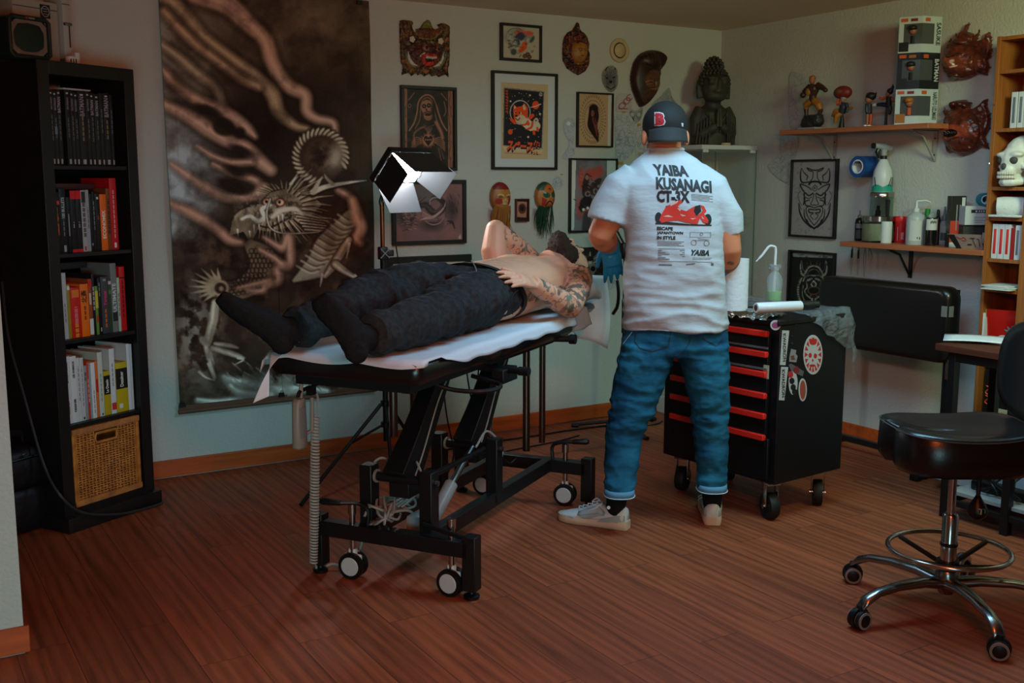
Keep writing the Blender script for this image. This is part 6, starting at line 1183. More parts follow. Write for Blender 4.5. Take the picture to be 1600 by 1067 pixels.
for s in (-1, 1): mb.ell((.080, s*.027, .101), (.012, .019, .016))
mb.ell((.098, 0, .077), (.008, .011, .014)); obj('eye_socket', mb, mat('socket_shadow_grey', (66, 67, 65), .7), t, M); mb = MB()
for r_ in (0, 1):
    for q in range(-5, 6): a = q*.2; mb.box((.06+.040*cos(a), .037*sin(a)*1.25, .038+.014*r_), (.007, .0075, .012), b=.002)
obj('teeth', mb, mat('ivory', (210, 208, 196), .35), t, M)
# towel roll, envelopes, folder, black box, tube
p = V((BCX+.045, BY1-.09, SHZ[4]+.016))
t = thing('towel_roll', 'rolled white towel lying on the bookcase shelf below the skull', 'towel', p); TW = mat('white_towel', (200, 204, 206), .9, bump=(90, .5, .006)); mb = MB()

mb.tube([(0, .055-.0, .045), (0, .03, .046), (0, -.05, .046), (0, -.07, .045)], [.042, .045, .045, .042], 20); obj('roll', mb, TW, t, frame(p) @ Matrix.Rotation(.55, 4, 'Z')); obj('loose_end', MB().box((-.01, -.01, .006), (.11, .15, .01), b=.004), TW, t, frame(p)); mb = MB(); mb.tube([(.03*cos(a)*(1-a/14), .0+.056, .045+.03*sin(a)*(1-a/14)) for a in np.linspace(0, 11, 40)], .0018, 5); obj('spiral', mb, TW, t, frame(p) @ Matrix.Rotation(.55, 4, 'Z'))
# envelopes, folder, black box and tube in the bookcase
for i, (dx, dy, rz_) in enumerate(((-.035, .0, .1), (-.02, -.01, -.15), (-.012, .012, .05))):
    p = V((BCX+.06+dx, (BY0+BY1)/2+dy, SHZ[2]+.0165+.006*i)); tag(obj('envelope', MB().box((0, 0, .0025), (.16, .135, .005), b=.001), mat('pale_envelope', (190, 194, 192), .7), None, frame(p, rz=rz_), origin=p), ['bottom envelope of the little stack sticking out of the bookcase', 'middle envelope of the little stack sticking out of the bookcase', 'top envelope of the little stack sticking out of the bookcase'][i], 'envelope', 'envelopes on the bookcase')
fz = SHZ[1]+.016; p = V((BCX+.04, BY1-.028, fz)); FM = basis(p, (.35, -.937, 0), (-.12, 0, .992), (.93, .35, .0)); t = thing('folder', 'glossy red folder with a teal and orange motif leaning in the bookcase above the desk', 'folder', p)
obj('cover', MB().box((.072, .105, .0), (.145, .21, .004), b=.001), mat('red_gloss_folder', (170, 26, 20), .2), t, FM); obj('edge_sheets', MB().box((-.004, .105, .003), (.004, .208, .012)), mat('green_yellow_edge', (150, 140, 40), .5), t, FM)
mb = MB(); mb.ell((.105, .10, -.003), (.022, .02, .002)); [mb.tube([(.105, .105, -.003), (.105+.035*cos(a), .105+.035*sin(a), -.003)], [.010, .001], 6, sq=(1, .3)) for a in (.3, .9, 1.5, 2.1, 2.7)]; obj('teal_burst', mb, mat('teal_print2', (80, 150, 146), .3), t, FM)
mb = MB(); mb.tube(spline([(.10, .075, -.003), (.085, .05, -.003), (.11, .03, -.003), (.125, .06, -.003)]), .010, 6, sq=(1, .25)); obj('orange_swirl', mb, mat('orange_print2', (206, 84, 30), .3), t, FM); mb = MB(); mb.tube(spline([(.085, .085, -.003), (.055, .08, -.003), (.045, .055, -.003), (.07, .05, -.003)]), .009, 6, sq=(1, .25)); obj('pale_swirl', mb, mat('pale_print2', (190, 176, 170), .3), t, FM)
p = V((BCX+.012, BY1-.022, fz)); t = thing('paper_stack', 'white papers leaning left of the red folder in the bookcase', 'papers', p); obj('sheets', MB().box((.05, .0, .095), (.12, .006, .19)), PAPER, t, frame(p)); obj('top_sheet', MB().box((.05, -.006, .085), (.11, .002, .17)), WB_, t, frame(p))
p = V((BCX+.10, BY1-.085, SHZ[0]+.017)); t = thing('black_box', 'black box with orange lettering and a lime sticker at the bookcase bottom', 'box', p); h = .21
obj('box_body', MB().box((0, 0, h/2), (.14, .11, h)), mat('black_carton', (26, 24, 24), .35), t, frame(p), bev=.001); obj('lime_sticker', MB().box((-.0706, -.03, h*.8), (.001, .03, .035)), mat('lime', (170, 190, 40), .5), t, frame(p))
mb = MB(); [mb.tube(spline([(-.0706, y, z0+.02), (-.0706, y+.012, z0+.03), (-.0706, y-.006, z0+.05), (-.0706, y+.01, z0+.06)]), .003, 4) for y in (.035, -.01) for z0 in (.03, .075)]; obj('orange_lettering', mb, mat('orange_ink', (232, 78, 34), .6), t, frame(p))
a, b = onX(1545, 637, BCX-.01), onX(1568, 642, BCX-.01); zc = SHZ[0]+.016+.022; t = thing('white_tube', 'white tube lying in front of the black box at the bookcase bottom', 'tube', V((a.x, a.y, zc-.022))); obj('tube_body', MB().tube([(BCX+.015, a.y-.004, zc), (BCX+.015, a.y-.01, zc), (BCX+.015, b.y-.03, zc)], [.014, .022, .022], 16), WHITE, t); obj('end_cap', MB().cyl((BCX+.015, a.y-.004, zc), (BCX+.015, a.y+.003, zc), .012, 12), mat('grey_print', (120, 116, 110), .5), t)
# white low cabinet under the bookcase
t = thing('low_cabinet', 'white low cabinet standing under the oak bookcase', 'cabinet', (4.33, 2.8, 0)); obj('cabinet_body', MB().box((4.335, 2.77, bz_/2+.02), (.41, .66, bz_-.045)), WB_, t, bev=.003); obj('cabinet_top', MB().box((4.33, 2.77, bz_-.010), (.42, .68, .018)), WB_, t, bev=.002)
for y in (2.62, 2.94): obj('door', MB().box((4.122, y, bz_/2+.02), (.016, .31, bz_-.06)), WB_, t, bev=.002)
for y in (2.5, 3.04):
    for x in (4.16, 4.5): obj('leg', MB().box((x, y, .021), (.03, .03, .042)), BLKP, t)
# desk along the right wall
DZ = .715; t = thing('desk', 'dark brown desk on black steel legs at the right edge of the picture', 'desk', (4.0, 2.3, 0)); DKW = mat('walnut_top', (92, 50, 34), .4, var=(4, (66, 34, 22), .25, (14, 1, 14)))
obj('desk_top', MB().box((3.965, 2.26, DZ), (.37, 1.22, .028)), DKW, t, bev=.002)
for y in (2.80, 2.52, 1.72):
    for x in ((3.815, 4.09) if y != 2.52 else (3.815,)): obj('leg', MB().box((x, y, (DZ-.014)/2), (.034, .034, DZ-.014)), BLACK, t, bev=.002)
for c_, d_ in (((3.815, 2.26, DZ-.034), (.03, 1.1, .04)), ((3.95, 2.80, DZ-.034), (.25, .03, .04)), ((3.95, 2.80, .07), (.25, .024, .024)), ((3.815, 2.26, .07), (.024, 1.1, .024))): obj('rail', MB().box(c_, d_), BLACK, t, bev=.002)
obj('lower_shelf', MB().box((3.95, 2.26, .11), (.26, 1.08, .016)), mat('grey_board', (150, 148, 146), .6), t, bev=.001)
for i, (px, py, w, d, r_, lab) in enumerate(((1572, 527, .30, .21, .25, 'white sheet of paper lying furthest back on the desk'), (1560, 533, .26, .12, -.1, 'narrow white sheet overhanging the left part of the desk'), (1597, 541, .10, .06, .4, 'small scrap of white paper nearest the desk edge'))):
    p = fl(px, py, DZ+.0145+.002*(2-i)); p.x = min(p.x, 4.0); me = MB(); me.grid(8, 5, lambda u, v: ((u-.5)*w, (v-.5)*d, .004*sin(u*4+i)+.0045)); o = obj('paper_sheet', me, PAPER, None, frame(p, rz=r_-1.2), origin=p); tag(o, lab, 'paper', 'papers on the desk'); s_ = o.modifiers.new('t', 'SOLIDIFY'); s_.thickness = .001
p = V((3.93, 2.62, .119)); t = thing('power_strip', 'black power strip with tangled leads on the lower shelf of the desk', 'power strip', p); obj('strip_body', MB().box((0, 0, .02), (.06, .26, .04), b=.008), BLKP, t, frame(p)); mb = MB()
for k in range(5): mb.tube(spline([(.0, -.1+.05*k, .04), (.03, -.08+.05*k, .10), (-.05, -.05+.04*k, .06+.01*k), (-.06, .08-.05*k, .02), (.05, .1, .01)]), .004, 6)
obj('leads', mb, BLKP, t, frame(p))
p = V((3.95, 2.32, .119)); t = thing('black_case', 'black case on the lower desk shelf behind the stool', 'case', p); obj('case_body', MB().box((0, 0, .09), (.2, .22, .18), b=.02), BLKP, t, frame(p)); obj('case_handle', MB().tube(spline([(0, -.05, .18), (0, -.03, .21), (0, .03, .21), (0, .05, .18)]), .007, 6), BLKP, t, frame(p))
# padded treatment board on its stand, against the right wall
LEATH = mat('black_vinyl', (19, 18, 18), .28, bump=(160, .18, .002), spec=.6)
PXc = 4.33; y1, y0 = 3.99, 3.19; z1, z0 = .905, .545
t = thing('padded_board', 'black vinyl padded board standing upright on a steel stand by the right wall', 'treatment couch', (PXc, (y0+y1)/2, 0))
mb = MB(); n = 18
def rr(y, z, r):   # rounded rectangle outline
    out = []
    for cx_, cz, a0 in ((y0+r, z1-r, pi/2), (y0+r, z0+r, pi), (y1-r, z0+r, 1.5*pi), (y1-r, z1-r, 0)):
        for k in range(7): a = a0+k*pi/12; out.append((cx_+r*cos(a), cz+r*sin(a)))
    return out
O = rr(0, 0, .055); cy, cz = (y0+y1)/2, (z0+z1)/2
def ring(x, s): return [V((x, cy+(q[0]-cy)*(1-s/.4), cz+(q[1]-cz)*(1-s/.18))) for q in O]
mb.loft([ring(PXc-.05, .03), ring(PXc-.049, .014), ring(PXc-.04, .004), ring(PXc-.025, 0), ring(PXc+.03, 0), ring(PXc+.045, .006)]); obj('cushion', mb, LEATH, t, smooth=50)
obj('white_tag', MB().box((PXc-.03, y0-.0015, z1-.11), (.03, .003, .05)).box((PXc-.052, y0+.02, z1-.11), (.003, .03, .05)), mat('grey_label', (112, 116, 114), .6), t); obj('backing_board', MB().box((PXc+.05, cy, cz), (.012, y1-y0-.04, z1-z0-.03)), BLACK, t)
for y in (y0+.035, y1-.05): obj('leg', MB().box((PXc+.02, y, .28), (.035, .035, .54)), BLACK, t, bev=.003); obj('foot_bar', MB().box((PXc-.02, y, .022), (.34, .035, .03)).box((PXc-.17, y, .012), (.03, .045, .024)), BLACK, t, bev=.003)
obj('cross_bar', MB().box((PXc+.02, cy, .06), (.03, y1-y0-.08, .03)), BLACK, t, bev=.002); obj('hinge', MB().box((PXc-.005, y0+.02, z0-.03), (.012, .014, .09)), CHROME, t, bev=.002)
# --- glass corner cabinet and what is in and on it
GX0, GX1, GY0, GY1, GZ = 4.08, 4.50, 4.70, 5.06, 1.595; WM_ = mat('white_cabinet_metal', (196, 200, 196), .4)
t = thing('display_cabinet', 'tall glass display cabinet with white top in the room corner', 'cabinet', ((GX0+GX1)/2, (GY0+GY1)/2, 0)); cx_, cy = (GX0+GX1)/2, (GY0+GY1)/2; w, d = GX1-GX0, GY1-GY0
obj('top_panel', MB().box((cx_, cy, GZ-.0125), (w, d, .025)), WM_, t, bev=.003); obj('base_panel', MB().box((cx_, cy, .05), (w, d, .1)), WM_, t, bev=.003)
for y in (GY1-.004,): obj('glass_back', MB().box((cx_, y, GZ/2+.035), (w-.01, .004, GZ-.125)), PANE, t)
for x in (GX0+.004, GX1-.004): obj('glass_side', MB().box((x, cy, GZ/2+.035), (.004, d-.02, GZ-.125)), PANE, t)
obj('glass_door', MB().box((cx_, GY0+.004, GZ/2+.035), (w-.01, .004, GZ-.125)), PANE, t); EDGE = mat('green_glass_edge', (96, 116, 104), .2)
for x in (GX0+.004, GX1-.004): obj('door_edge', MB().box((x, GY0+.004, GZ/2+.035), (.005, .006, GZ-.125)), EDGE, t); obj('hinge_block', MB().box((x+(.022 if x < cx_ else -.03), GY0+.004, GZ-.034), (.04, .016, .018), b=.003), WM_, t); obj('rear_edge', MB().box((x, GY1-.006, GZ/2+.035), (.005, .006, GZ-.125)), EDGE, t)
zs_ = onY(1150, 339, GY0+.18).z
for z in (zs_, zs_-.36, zs_-.72+.05): obj('glass_shelf', MB().box((cx_, cy, z), (w-.03, d-.03, .006)), mat('shelf_glass', (150, 176, 164), .05, alpha=.35), t)
p = V((onY(1150, 338, GY0+.14).x, GY0+.14, zs_+.003)); t = thing('glue_bottle', 'small white bottle with orange cone cap inside the glass cabinet', 'bottle', p); obj('bottle_body', MB().lathe([(0, 0), (.016, 0), (.017, .004), (.017, .04), (.012, .05), (0, .05)], 16), WHITE, t, frame(p)); obj('cone_cap', MB().lathe([(.013, .048), (.012, .055), (.003, .10), (0, .102)], 16), mat('orange_cap', (206, 110, 34), .4), t, frame(p))
p = V((onY(1132, 338, GY0+.16).x, GY0+.16, zs_+.0045)); k = pxm(p); t = thing('figurine', 'figurine with a yellow hat and red trousers inside the glass cabinet', 'figurine', p, 0, 'figurines in the cabinet'); M = frame(p)
mb = MB(); mb.tube([(0, 0, 0), (0, 0, .08)], [.02, .026], 10).ell((-.0, 0, .008), (.03, .03, .012)); obj('trousers', mb, REDF, t, M); mb = MB(); mb.tube([(0, 0, .075), (0, 0, .13)], [.027, .02], 10).tube([(-.03, 0, .125), (-.045, -.02, .085)], .01, 8).tube([(.03, 0, .125), (.045, -.02, .085)], .01, 8); obj('torso', mb, NAV, t, M); obj('head', MB().ell((0, 0, .155), (.022, .022, .026)), SKIN_, t, M); obj('hat', MB().lathe([(.038, .17), (.036, .176), (.02, .178), (.018, .2), (0, .204)], 16), mat('figure_yellow', (200, 150, 30), .5), t, M)
# stone head-and-shoulders statue on the cabinet
STN = mat('mossy_stone', (62, 60, 46), .6, var=(9, (36, 36, 28), .25), bump=(40, .35, .006)); p = V((onY(1112, 223, GY0+.17).x, GY0+.17, GZ)); k = pxm(p); t = thing('buddha_statue', 'dark green stone statue with praying hands on top of the glass cabinet', 'statue', p); M = frame(p, rz=-.30) @ Matrix.Diagonal((k, k*.9, k, 1))
mb = MB(); mb.tube([(0, 0, 0), (0, 0, 30), (0, 0, 50), (0, 2, 62)], [35, 36, 31, 15], 24, sq=(.62, 1)); 
for s in (-1, 1): mb.tube([(s*19, 0, 56), (s*28, -2, 40), (s*28, -6, 18), (s*22, -16, 18), (s*10, -26, 26), (s*4, -27, 30)], [11, 11, 10, 9, 7, 6], 14)
mb.tube([(0, 0, 58), (0, -1, 76)], [13, 12], 16).ell((0, -4, 91), (23, 22, 27)).ell((0, -12, 76), (18, 13, 10)); mb.ell((0, -25, 92), (4, 6, 10)); mb.ell((0, -24, 82), (9, 5, 3)); mb.ell((0, -20, 76), (7, 5, 4))
for s in (-1, 1): mb.ell((s*10, -22, 102), (9, 5, 3)); mb.ell((s*10, -22, 95), (7, 4.4, 3.4)); mb.tube([(s*23, 0, 100), (s*25, 0, 88), (s*23, -1, 72)], [4, 4, 5], 8)
link('body', fuse(mb, 1.6, 4), STN, t, M, 60); mb = MB()
for s in (-1, 1):
    for q in range(4): mb.tube([(s*2.6, -30-q*.6*0, 28+q*2), (s*2.2, -29+q*2.2, 44+q*2), (s*1.2, -28+q*2.6, 56-q*1.2)], [3, 2.6, 1.6], 8)
obj('praying_hands', mb, STN, t, M); mb = MB(); mb.tube([(-18, -19, 50), (-6, -22, 34), (-3, -26, 20)], 2, 6).tube([(18, -19, 50), (6, -22, 34), (3, -26, 20)], 2, 6)
for s in (-1, 1):
    for q in range(5): mb.tube([(s*(14+q*4), -24+q*2, 46-q*3), (s*(15+q*4), -28+q*2.4, 24), (s*(16+q*4), -26+q*3, 2)], 1.3, 5)
obj('robe_folds', mb, STN, t, M); mb = MB()
for j in range(8):
    th = .12+j*.20; n = max(3, int(24*sin(th)+1))
    for q in range(n):
        a = 2*pi*q/n+j*.3; c = (23.8*sin(th)*cos(a), 23*sin(th)*sin(a)-3, 93+27*cos(th))
        if not (c[1] < -12 and c[2] < 107): mb.ell(c, (3, 3, 3), None, 7, 5)
for j in range(5):
    th = .1+j*.35; n = max(3, int(13*sin(th)))
    for q in range(n): a = 2*pi*q/n+j*.4; mb.ell((14*sin(th)*cos(a), 13*sin(th)*sin(a)-1, 119+15*cos(th)), (3, 3, 3), None, 7, 5)
mb.ell((0, -1, 118), (10.5, 10.5, 14)); obj('hair_curls', mb, STN, t, M, smooth=180)
p2 = V((p.x-.0, GY0+.05, GZ)); tag(obj('white_pebble', MB().lathe([(0, 0), (.025, 0), (.03, .006), (.026, .014), (0, .016)], 16, frame(p2)), mat('cream_plastic', (190, 170, 130), .5), origin=p2), 'small pale round dish in front of the stone statue', 'dish')
# ------------------------------------------------------------------ treatment bed
BA = radians(34.5); BO = V((1.2555, 3.124, 0)); BM = frame(BO, rz=BA); BMI = BM.inverted(); BN = BM.to_3x3() @ V((0, 1, 0))
def bp(x, y, yl): return BMI @ onP(x, y, BM @ V((0, yl, 0)), BN)
STEELB = mat('brown_chrome_tube', (120, 100, 88), .3, 1); GREYC = mat('grey_cable', (150, 148, 140), .5); GREYP = mat('grey_plastic', (138, 134, 122), .45)
t = thing('treatment_bed', 'black electric treatment bed on a castered steel base under the lying client', 'treatment bed', BO, BA)
PADZ0, PADZ = .775, .848
def pad(x0, x1, z0, z1, w, r, name, nose=.0):
    mb = MB(); rings = []
    for dx, s in ((0, .035), (.008, .012), (.03, 0), (None, 0), (-.03, 0), (-.008, .012), (0, .035)):
        x = (x0+x1)/2 if dx is None else (x0+dx if len(rings) < 3 else x1+dx); hw = w-s; e = .02; q = s*.35
        rings.append([V((x, y, z)) for y, z in ((-hw, z0+q+e), (-hw, z1-q-e), (-hw+e*.3, z1-q-e*.3), (-hw+e, z1-q), (hw-e, z1-q), (hw-e*.3, z1-q-e*.3), (hw, z1-q-e), (hw, z0+q+e), (hw-e, z0+q), (-hw+e, z0+q))])
    mb.loft(rings); return obj(name, mb, LEATH, t, BM, smooth=60)
pad(0, .612, PADZ0, PADZ, .285, .03, 'leg_pad'); pad(.618, 1.30, PADZ0-.006, PADZ, .285, .03, 'back_pad'); pad(1.31, 1.80, PADZ0+.03, PADZ+.0, .20, .03, 'head_pad')
mb = MB(); [mb.box((x, y, PADZ0-.018), (lx, ly, .035)) for x, y, lx, ly in ((.65, -.2, 1.18, .03), (.65, .2, 1.18, .03), (.08, 0, .03, .37), (.62, 0, .03, .37), (1.22, 0, .03, .37))]; obj('top_frame', mb, BLACK, t, BM)
obj('frame_rail', MB().box((1.55, .08, PADZ0+.012), (.5, .03, .03)).box((1.55, -.08, PADZ0+.012), (.5, .03, .03)), BLACK, t, BM)
# base
for x in (.30, 1.42):
    obj('cross_beam', MB().box((x, 0, .172), (.05, .60, .055)), BLACK, t, BM, bev=.003)
    for y in (-.305, .305): p = obj('post', MB().box((x, y, .125), (.05, .05, .19)), BLACK, t, BM, bev=.003); obj('foot', MB().lathe([(0, 0), (.026, 0), (.028, .012), (.012, .018), (.01, .034), (0, .034)], 16, Matrix.Translation((x, y, 0))), BLKP, p, BM)
for y in (-.12, .12): obj('side_rail', MB().box((.86, y, .172), (1.08, .04, .055)), BLACK, t, BM, bev=.003)
for x in (.345, .87):
    for y in (-.12, .12): obj('upright', MB().box((x, y, .285), (.055, .05, .25)), BLACK, t, BM, bev=.004); 
    obj('pivot_tube', MB().cyl((x, -.145, .37), (x, .145, .37), .017, 14), BLACK, t, BM); obj('pivot_bolt', MB().cyl((x, -.146, .37), (x, -.158, .37), .010, 8), STEEL, t, BM); obj('pivot_ring', MB().cyl((x, .084, .37), (x, .091, .37), .024, 16), GREYP, t, BM)
    mb = MB(); x2 = x+.31; mb.loft([[V((xx+a*w, y*w*.85, z-a*w*.8)) for a, y in ((-1, -1), (1, -1), (1, 1), (-1, 1))] for xx, z, w in ((x+.01, .36, .05), (x+.12, .475, .043), (x2, .70, .034))]); mb.box((x+.05, 0, .34), (.10, .08, .08)); obj('lift_arm', mb, BLACK, t, BM, bev=.003); obj('arm_cable', MB().tube(spline([(x+.02, -.047, .36), (x+.1, -.045, .45), (x+.22, -.038, .60), (x2, -.034, .68)]), .003, 6), GREYC, t, BM)
    obj('upper_bracket', MB().box((x2, 0, .72), (.10, .16, .05)), BLACK, t, BM, bev=.003)
obj('link_bar', MB().tube([(.345, -.088, .37), (.87, -.088, .37)], .011, 10), BLACK, t, BM)
mb = MB(); mb.cyl((.52, -.03, .16), (.68, -.03, .265), .026, 16); obj('actuator', mb, mat('silver_grey', (150, 152, 152), .4), t, BM); obj('actuator_rod', MB().cyl((.67, -.03, .26), (.88, -.03, .38), .013, 12), STEEL, t, BM); obj('actuator_motor', MB().box((.47, -.02, .17), (.12, .07, .09), b=.012), mat('silver_grey', (150, 152, 152), .4), t, BM)
mb = MB(); mb.box((.42, -.085, .26), (.01, .05, .12)); obj('grey_bracket', mb, mat('silver_grey', (150, 152, 152), .4), t, BM)
# casters + brake pedals
def caster(x, y, rot, r=.048):
    f = thing_part = obj('caster_stem', MB().cyl((x, y, .09), (x, y, .265), .011, 12).cyl((x, y, .235), (x, y, .27), .015, 12), CHROME, t, BM); c, s = cos(rot), sin(rot); off = .014
    T = basis((x+s*.0, y, r), (c, s, 0), (0, 0, 1), (s, -c, 0)); w = .014
    obj('fork', MB().box((0, .035, 0), (.03, .05, .02), b=.006).box((0, .01, 0), (.07, .06, .012), b=.01), WHITE, f, BM @ T)
    for k in (-1, 1):
        Z = k*.017; obj('tyre', MB().lathe([(r*.62, Z-w*.8), (r*.94, Z-w*.8), (r, Z-w*.4), (r, Z+w*.4), (r*.94, Z+w*.8), (r*.62, Z+w*.8)], 28), BLKP, f, BM @ T, smooth=50); obj('hub', MB().lathe([(0, Z-w*.95), (r*.66, Z-w*.95), (r*.78, Z-w*.6), (r*.78, Z+w*.6), (r*.66, Z+w*.95), (0, Z+w*.95)], 24), mat('white_hub', (190, 192, 192), .4), f, BM @ T)
for x, y, ro in ((.30, .165, -1.5), (.30, -.23, -1.65), (1.42, -.20, -1.45), (1.42, .19, -1.6)): caster(x, y, ro)
def pedal(x, y, sx_, sy): o = obj('brake_lever', MB().tube(spline([(x, y+sy*.06, .2), (x, y+sy*.06, .255), (x, y+sy*.02, .275), (x+sx_*.05, y-sy*.04, .28)], 5), .008, 8), BLACK, t, BM); obj('grip', MB().tube([(x+sx_*.04, y-sy*.03, .28), (x+sx_*.07, y-sy*.09, .285), (x+sx_*.072, y-sy*.10, .285)], [.011, .014, .008], 8), BLKP, o, BM)
pedal(.30, .16, -.8, -1); pedal(1.42, -.20, .3, 1); obj('pedal_axle', MB().cyl((.30, -.12, .235), (.255, -.30, .225), .009, 8), BLACK, t, BM)
# levers under the top, tubes, cables
obj('side_lever', MB().tube(spline([(.33, -.10, .735), (.36, -.2, .70), (.40, -.31, .695), (.50, -.32, .70), (.52, -.2, .72)], 5), .008, 8), BLACK, t, BM); obj('adjust_bar', MB().cyl((.62, -.1, .735), (.60, -.36, .735), .012, 10).cyl((.60, -.345, .735), (.598, -.385, .735), .016, 10), BLACK, t, BM); obj('ratchet_block', MB().box((.62, -.28, .715), (.12, .05, .05)), BLACK, t, BM, bev=.004)
for px, y0_, y1_, yl in ((614, 600, 682, .22), (646.5, 606, 666, .22), (822.5, 566, 704, .05), (847.5, 558, 691, .22)):
    a, b = bp(px, y0_, yl), bp(px, y1_, yl); obj('support_tube', MB().cyl((a.x, yl, PADZ0-.01), (a.x, yl, b.z), .0165, 14), STEELB, t, BM)
obj('tube_clamp', MB().box((1.07, .02, .755), (.2, .06, .03)).cyl((1.0, -.02, .75), (.94, -.10, .745), .008, 8), BLACK, t, BM); obj('side_clamp', MB().cyl((1.16, -.2, .765), (1.18, -.32, .768), .012, 10).cyl((1.18, -.31, .768), (1.181, -.335, .768), .02, 10), BLACK, t, BM); obj('head_strap', MB().tube(spline([(1.34, -.2, .78), (1.36, -.24, .73), (1.40, -.23, .72), (1.39, -.2, .78)]), .004, 6), mat('olive_strap', (96, 96, 74), .6), t, BM)
mb = MB()
for P in ([(.72, .03, .7), (.80, .05, .5), (.95, .1, .3), (.90, .12, .2)], [(1.05, .1, .7), (1.08, .08, .5), (1.16, .05, .35), (1.25, .0, .21), (1.35, .0, .2)], [(1.2, .1, .72), (1.22, .12, .5), (1.30, .1, .4), (1.22, .05, .25), (1.2, .0, .15)]): mb.tube(spline(P), .0035, 6)
obj('hanging_cable', mb, BLKP, t, BM)
mb = MB(); rr_ = random.Random(3)
for k in range(9): c = V((.36, .06, .225)); mb.tube(spline([c+V((.10*cos(j*.9+k)+.02*k*.3, .05*sin(j*1.1+k*2), .02*sin(j*2+k)+.03*(k % 3)*.6)) for j in range(7)]), .0045, 6)
mb.tube(spline([(.34, -.1, .39), (.40, -.04, .42), (.50, .0, .30), (.42, .05, .24)]), .0045, 6).tube(spline([(.36, .14, .37), (.40, .1, .42), (.46, .02, .36)]), .0045, 6).tube(spline([(.75, -.1, .40), (.85, -.1, .44), (.92, -.13, .36), (.86, -.14, .29)]), .0045, 6)
obj('cable_bundle', mb, GREYC, t, BM)
# remote control on its hanger with coiled lead
a = bp(486, 604, .2); hk = V((a.x, .2, a.z)); obj('remote_hook', MB().tube(spline([V((hk.x+.06, .2, .77)), V((hk.x+.06, .2, hk.z+.01)), hk, V((hk.x-.06, .2, hk.z-.005)), V((hk.x-.075, .2, hk.z-.022))], 5), .007, 8).box((hk.x, .2, hk.z-.012), (.03, .02, .03)), BLACK, t, BM)
r0, r1 = bp(469, 622, .2), bp(469, 700, .2); rt = thing('hand_remote', 'grey hand remote on a coiled lead hanging at the foot of the treatment bed', 'remote control', BM @ V((r1.x, .2, r1.z)), BA)
hh = r0.z-r1.z; obj('remote_body', MB().loft([[V((r1.x+a_*w_, .2+b_*.014, r1.z+hh*f+q)) for a_, b_ in ((-1, -.6), (-.8, -1), (.8, -1), (1, -.6), (1, .6), (.8, 1), (-.8, 1), (-1, .6))] for f, w_, q in ((0, .022, 0), (.04, .029, 0), (.5, .027, 0), (.92, .023, 0), (1, .014, 0))]), GREYP, rt, BM, smooth=60); obj('key_panel', MB().box((r1.x-.001, .1855, r1.z+hh*.52), (.034, .003, hh*.62), b=.001), mat('remote_panel', (120, 124, 122), .5), rt, BM); obj('remote_clip', MB().tube([(r1.x+.024, .2, r1.z+.04), (r1.x+.055, .19, r1.z+.05), (r1.x+.06, .19, r1.z+.16)], .007, 8), GREYP, rt, BM); obj('strain_relief', MB().tube([(r0.x, .2, r0.z), (r0.x+.012, .2, r0.z+.06)], [.009, .006], 8), GREYP, rt, BM)
c0, c1 = bp(493, 650, .2), bp(490, 880, .31); n = 48; P = []
for k in range(n*9+1):
    f = k/(n*9); c = V((c0.x+(c1.x-c0.x)*f, .2+.11*f, c0.z+(c1.z-c0.z)*f)); r_ = .0115+.003*sin(f*3); P.append(c+V((r_*cos(2*pi*k/9), r_*sin(2*pi*k/9), 0)))
obj('coiled_lead', MB().tube(P, .0042, 5), mat('coil_grey', (166, 164, 154), .5), rt, BM, smooth=180); obj('lead_end', MB().tube(spline([c1+V((.01, 0, 0)), c1+V((.03, .0, -.04)), V((c1.x+.07, .28, .02)), V((.35, .2, .02)), V((.36, .14, .19))]), .0045, 6), GREYC, rt, BM); obj('lead_top', MB().tube(spline([V((r0.x+.012, .2, r0.z+.06)), hk+V((-.01, 0, .012)), hk+V((.02, 0, -.02)), c0+V((.016, 0, .06)), c0+V((.0115, 0, 0))]), .004, 6), GREYC, rt, BM)
# paper sheet over the pads
def sheet(u, v):
    x = -.016+1.60*u; e = .30+.004*sin(x*31); d = (v-.5)*2*(e+.035); z = PADZ+.0050+.0022*sin(x*19+v*5)*sin(v*9+x*3)
    if x > 1.30: e = .30-.06*min(1, (x-1.3)/.06)+.05*sin((x-1.3)*14); 
    edge = .282 if x < 1.3 else .225
    if abs(d) > edge:
        o = abs(d)-edge; hang = o*(.75 if d < 0 else .9); 
        if d < 0 and x < .14: hang *= .1; o *= .1
        if d < 0 and .14 <= x < .3: hang *= .3+.7*(x-.14)/.16*1.0
        z -= hang; d = (edge+.004+o*.25)*(1 if d > 0 else -1)
    if x < -.002: z -= (-.002-x)*.9+.012*abs(sin(v*8))
    if v < .16 and x < .10: x += .05*(1-v/.16)*(1-x/.10); 
    return (x, d, z)
mb = MB().grid(120, 46, sheet); o = obj('paper_sheet', mb, mat('couch_paper', (206, 212, 218), .8, bump=(14, .25, .01)), None, BM, smooth=180, origin=BM @ V((.6, 0, PADZ))); tag(o, 'long white paper sheet covering the treatment bed under the client', 'paper sheet'); q = o.modifiers.new('t', 'SOLIDIFY'); q.thickness = .0012; q.offset = 1
mb = MB().grid(14, 10, lambda u, v: (-.005-.14*u*(1-.2*v), .20+.06*v-.10*u*v+.03*u, PADZ+.004-.11*u*u-.03*u+.02*v*u)); o = obj('paper_strip', mb, PAPER, None, BM, smooth=180, origin=BM @ V((0, .22, PADZ))); tag(o, 'torn white paper strip hanging off the foot end below the far sock', 'paper'); o.modifiers.new('t', 'SOLIDIFY').thickness = .001
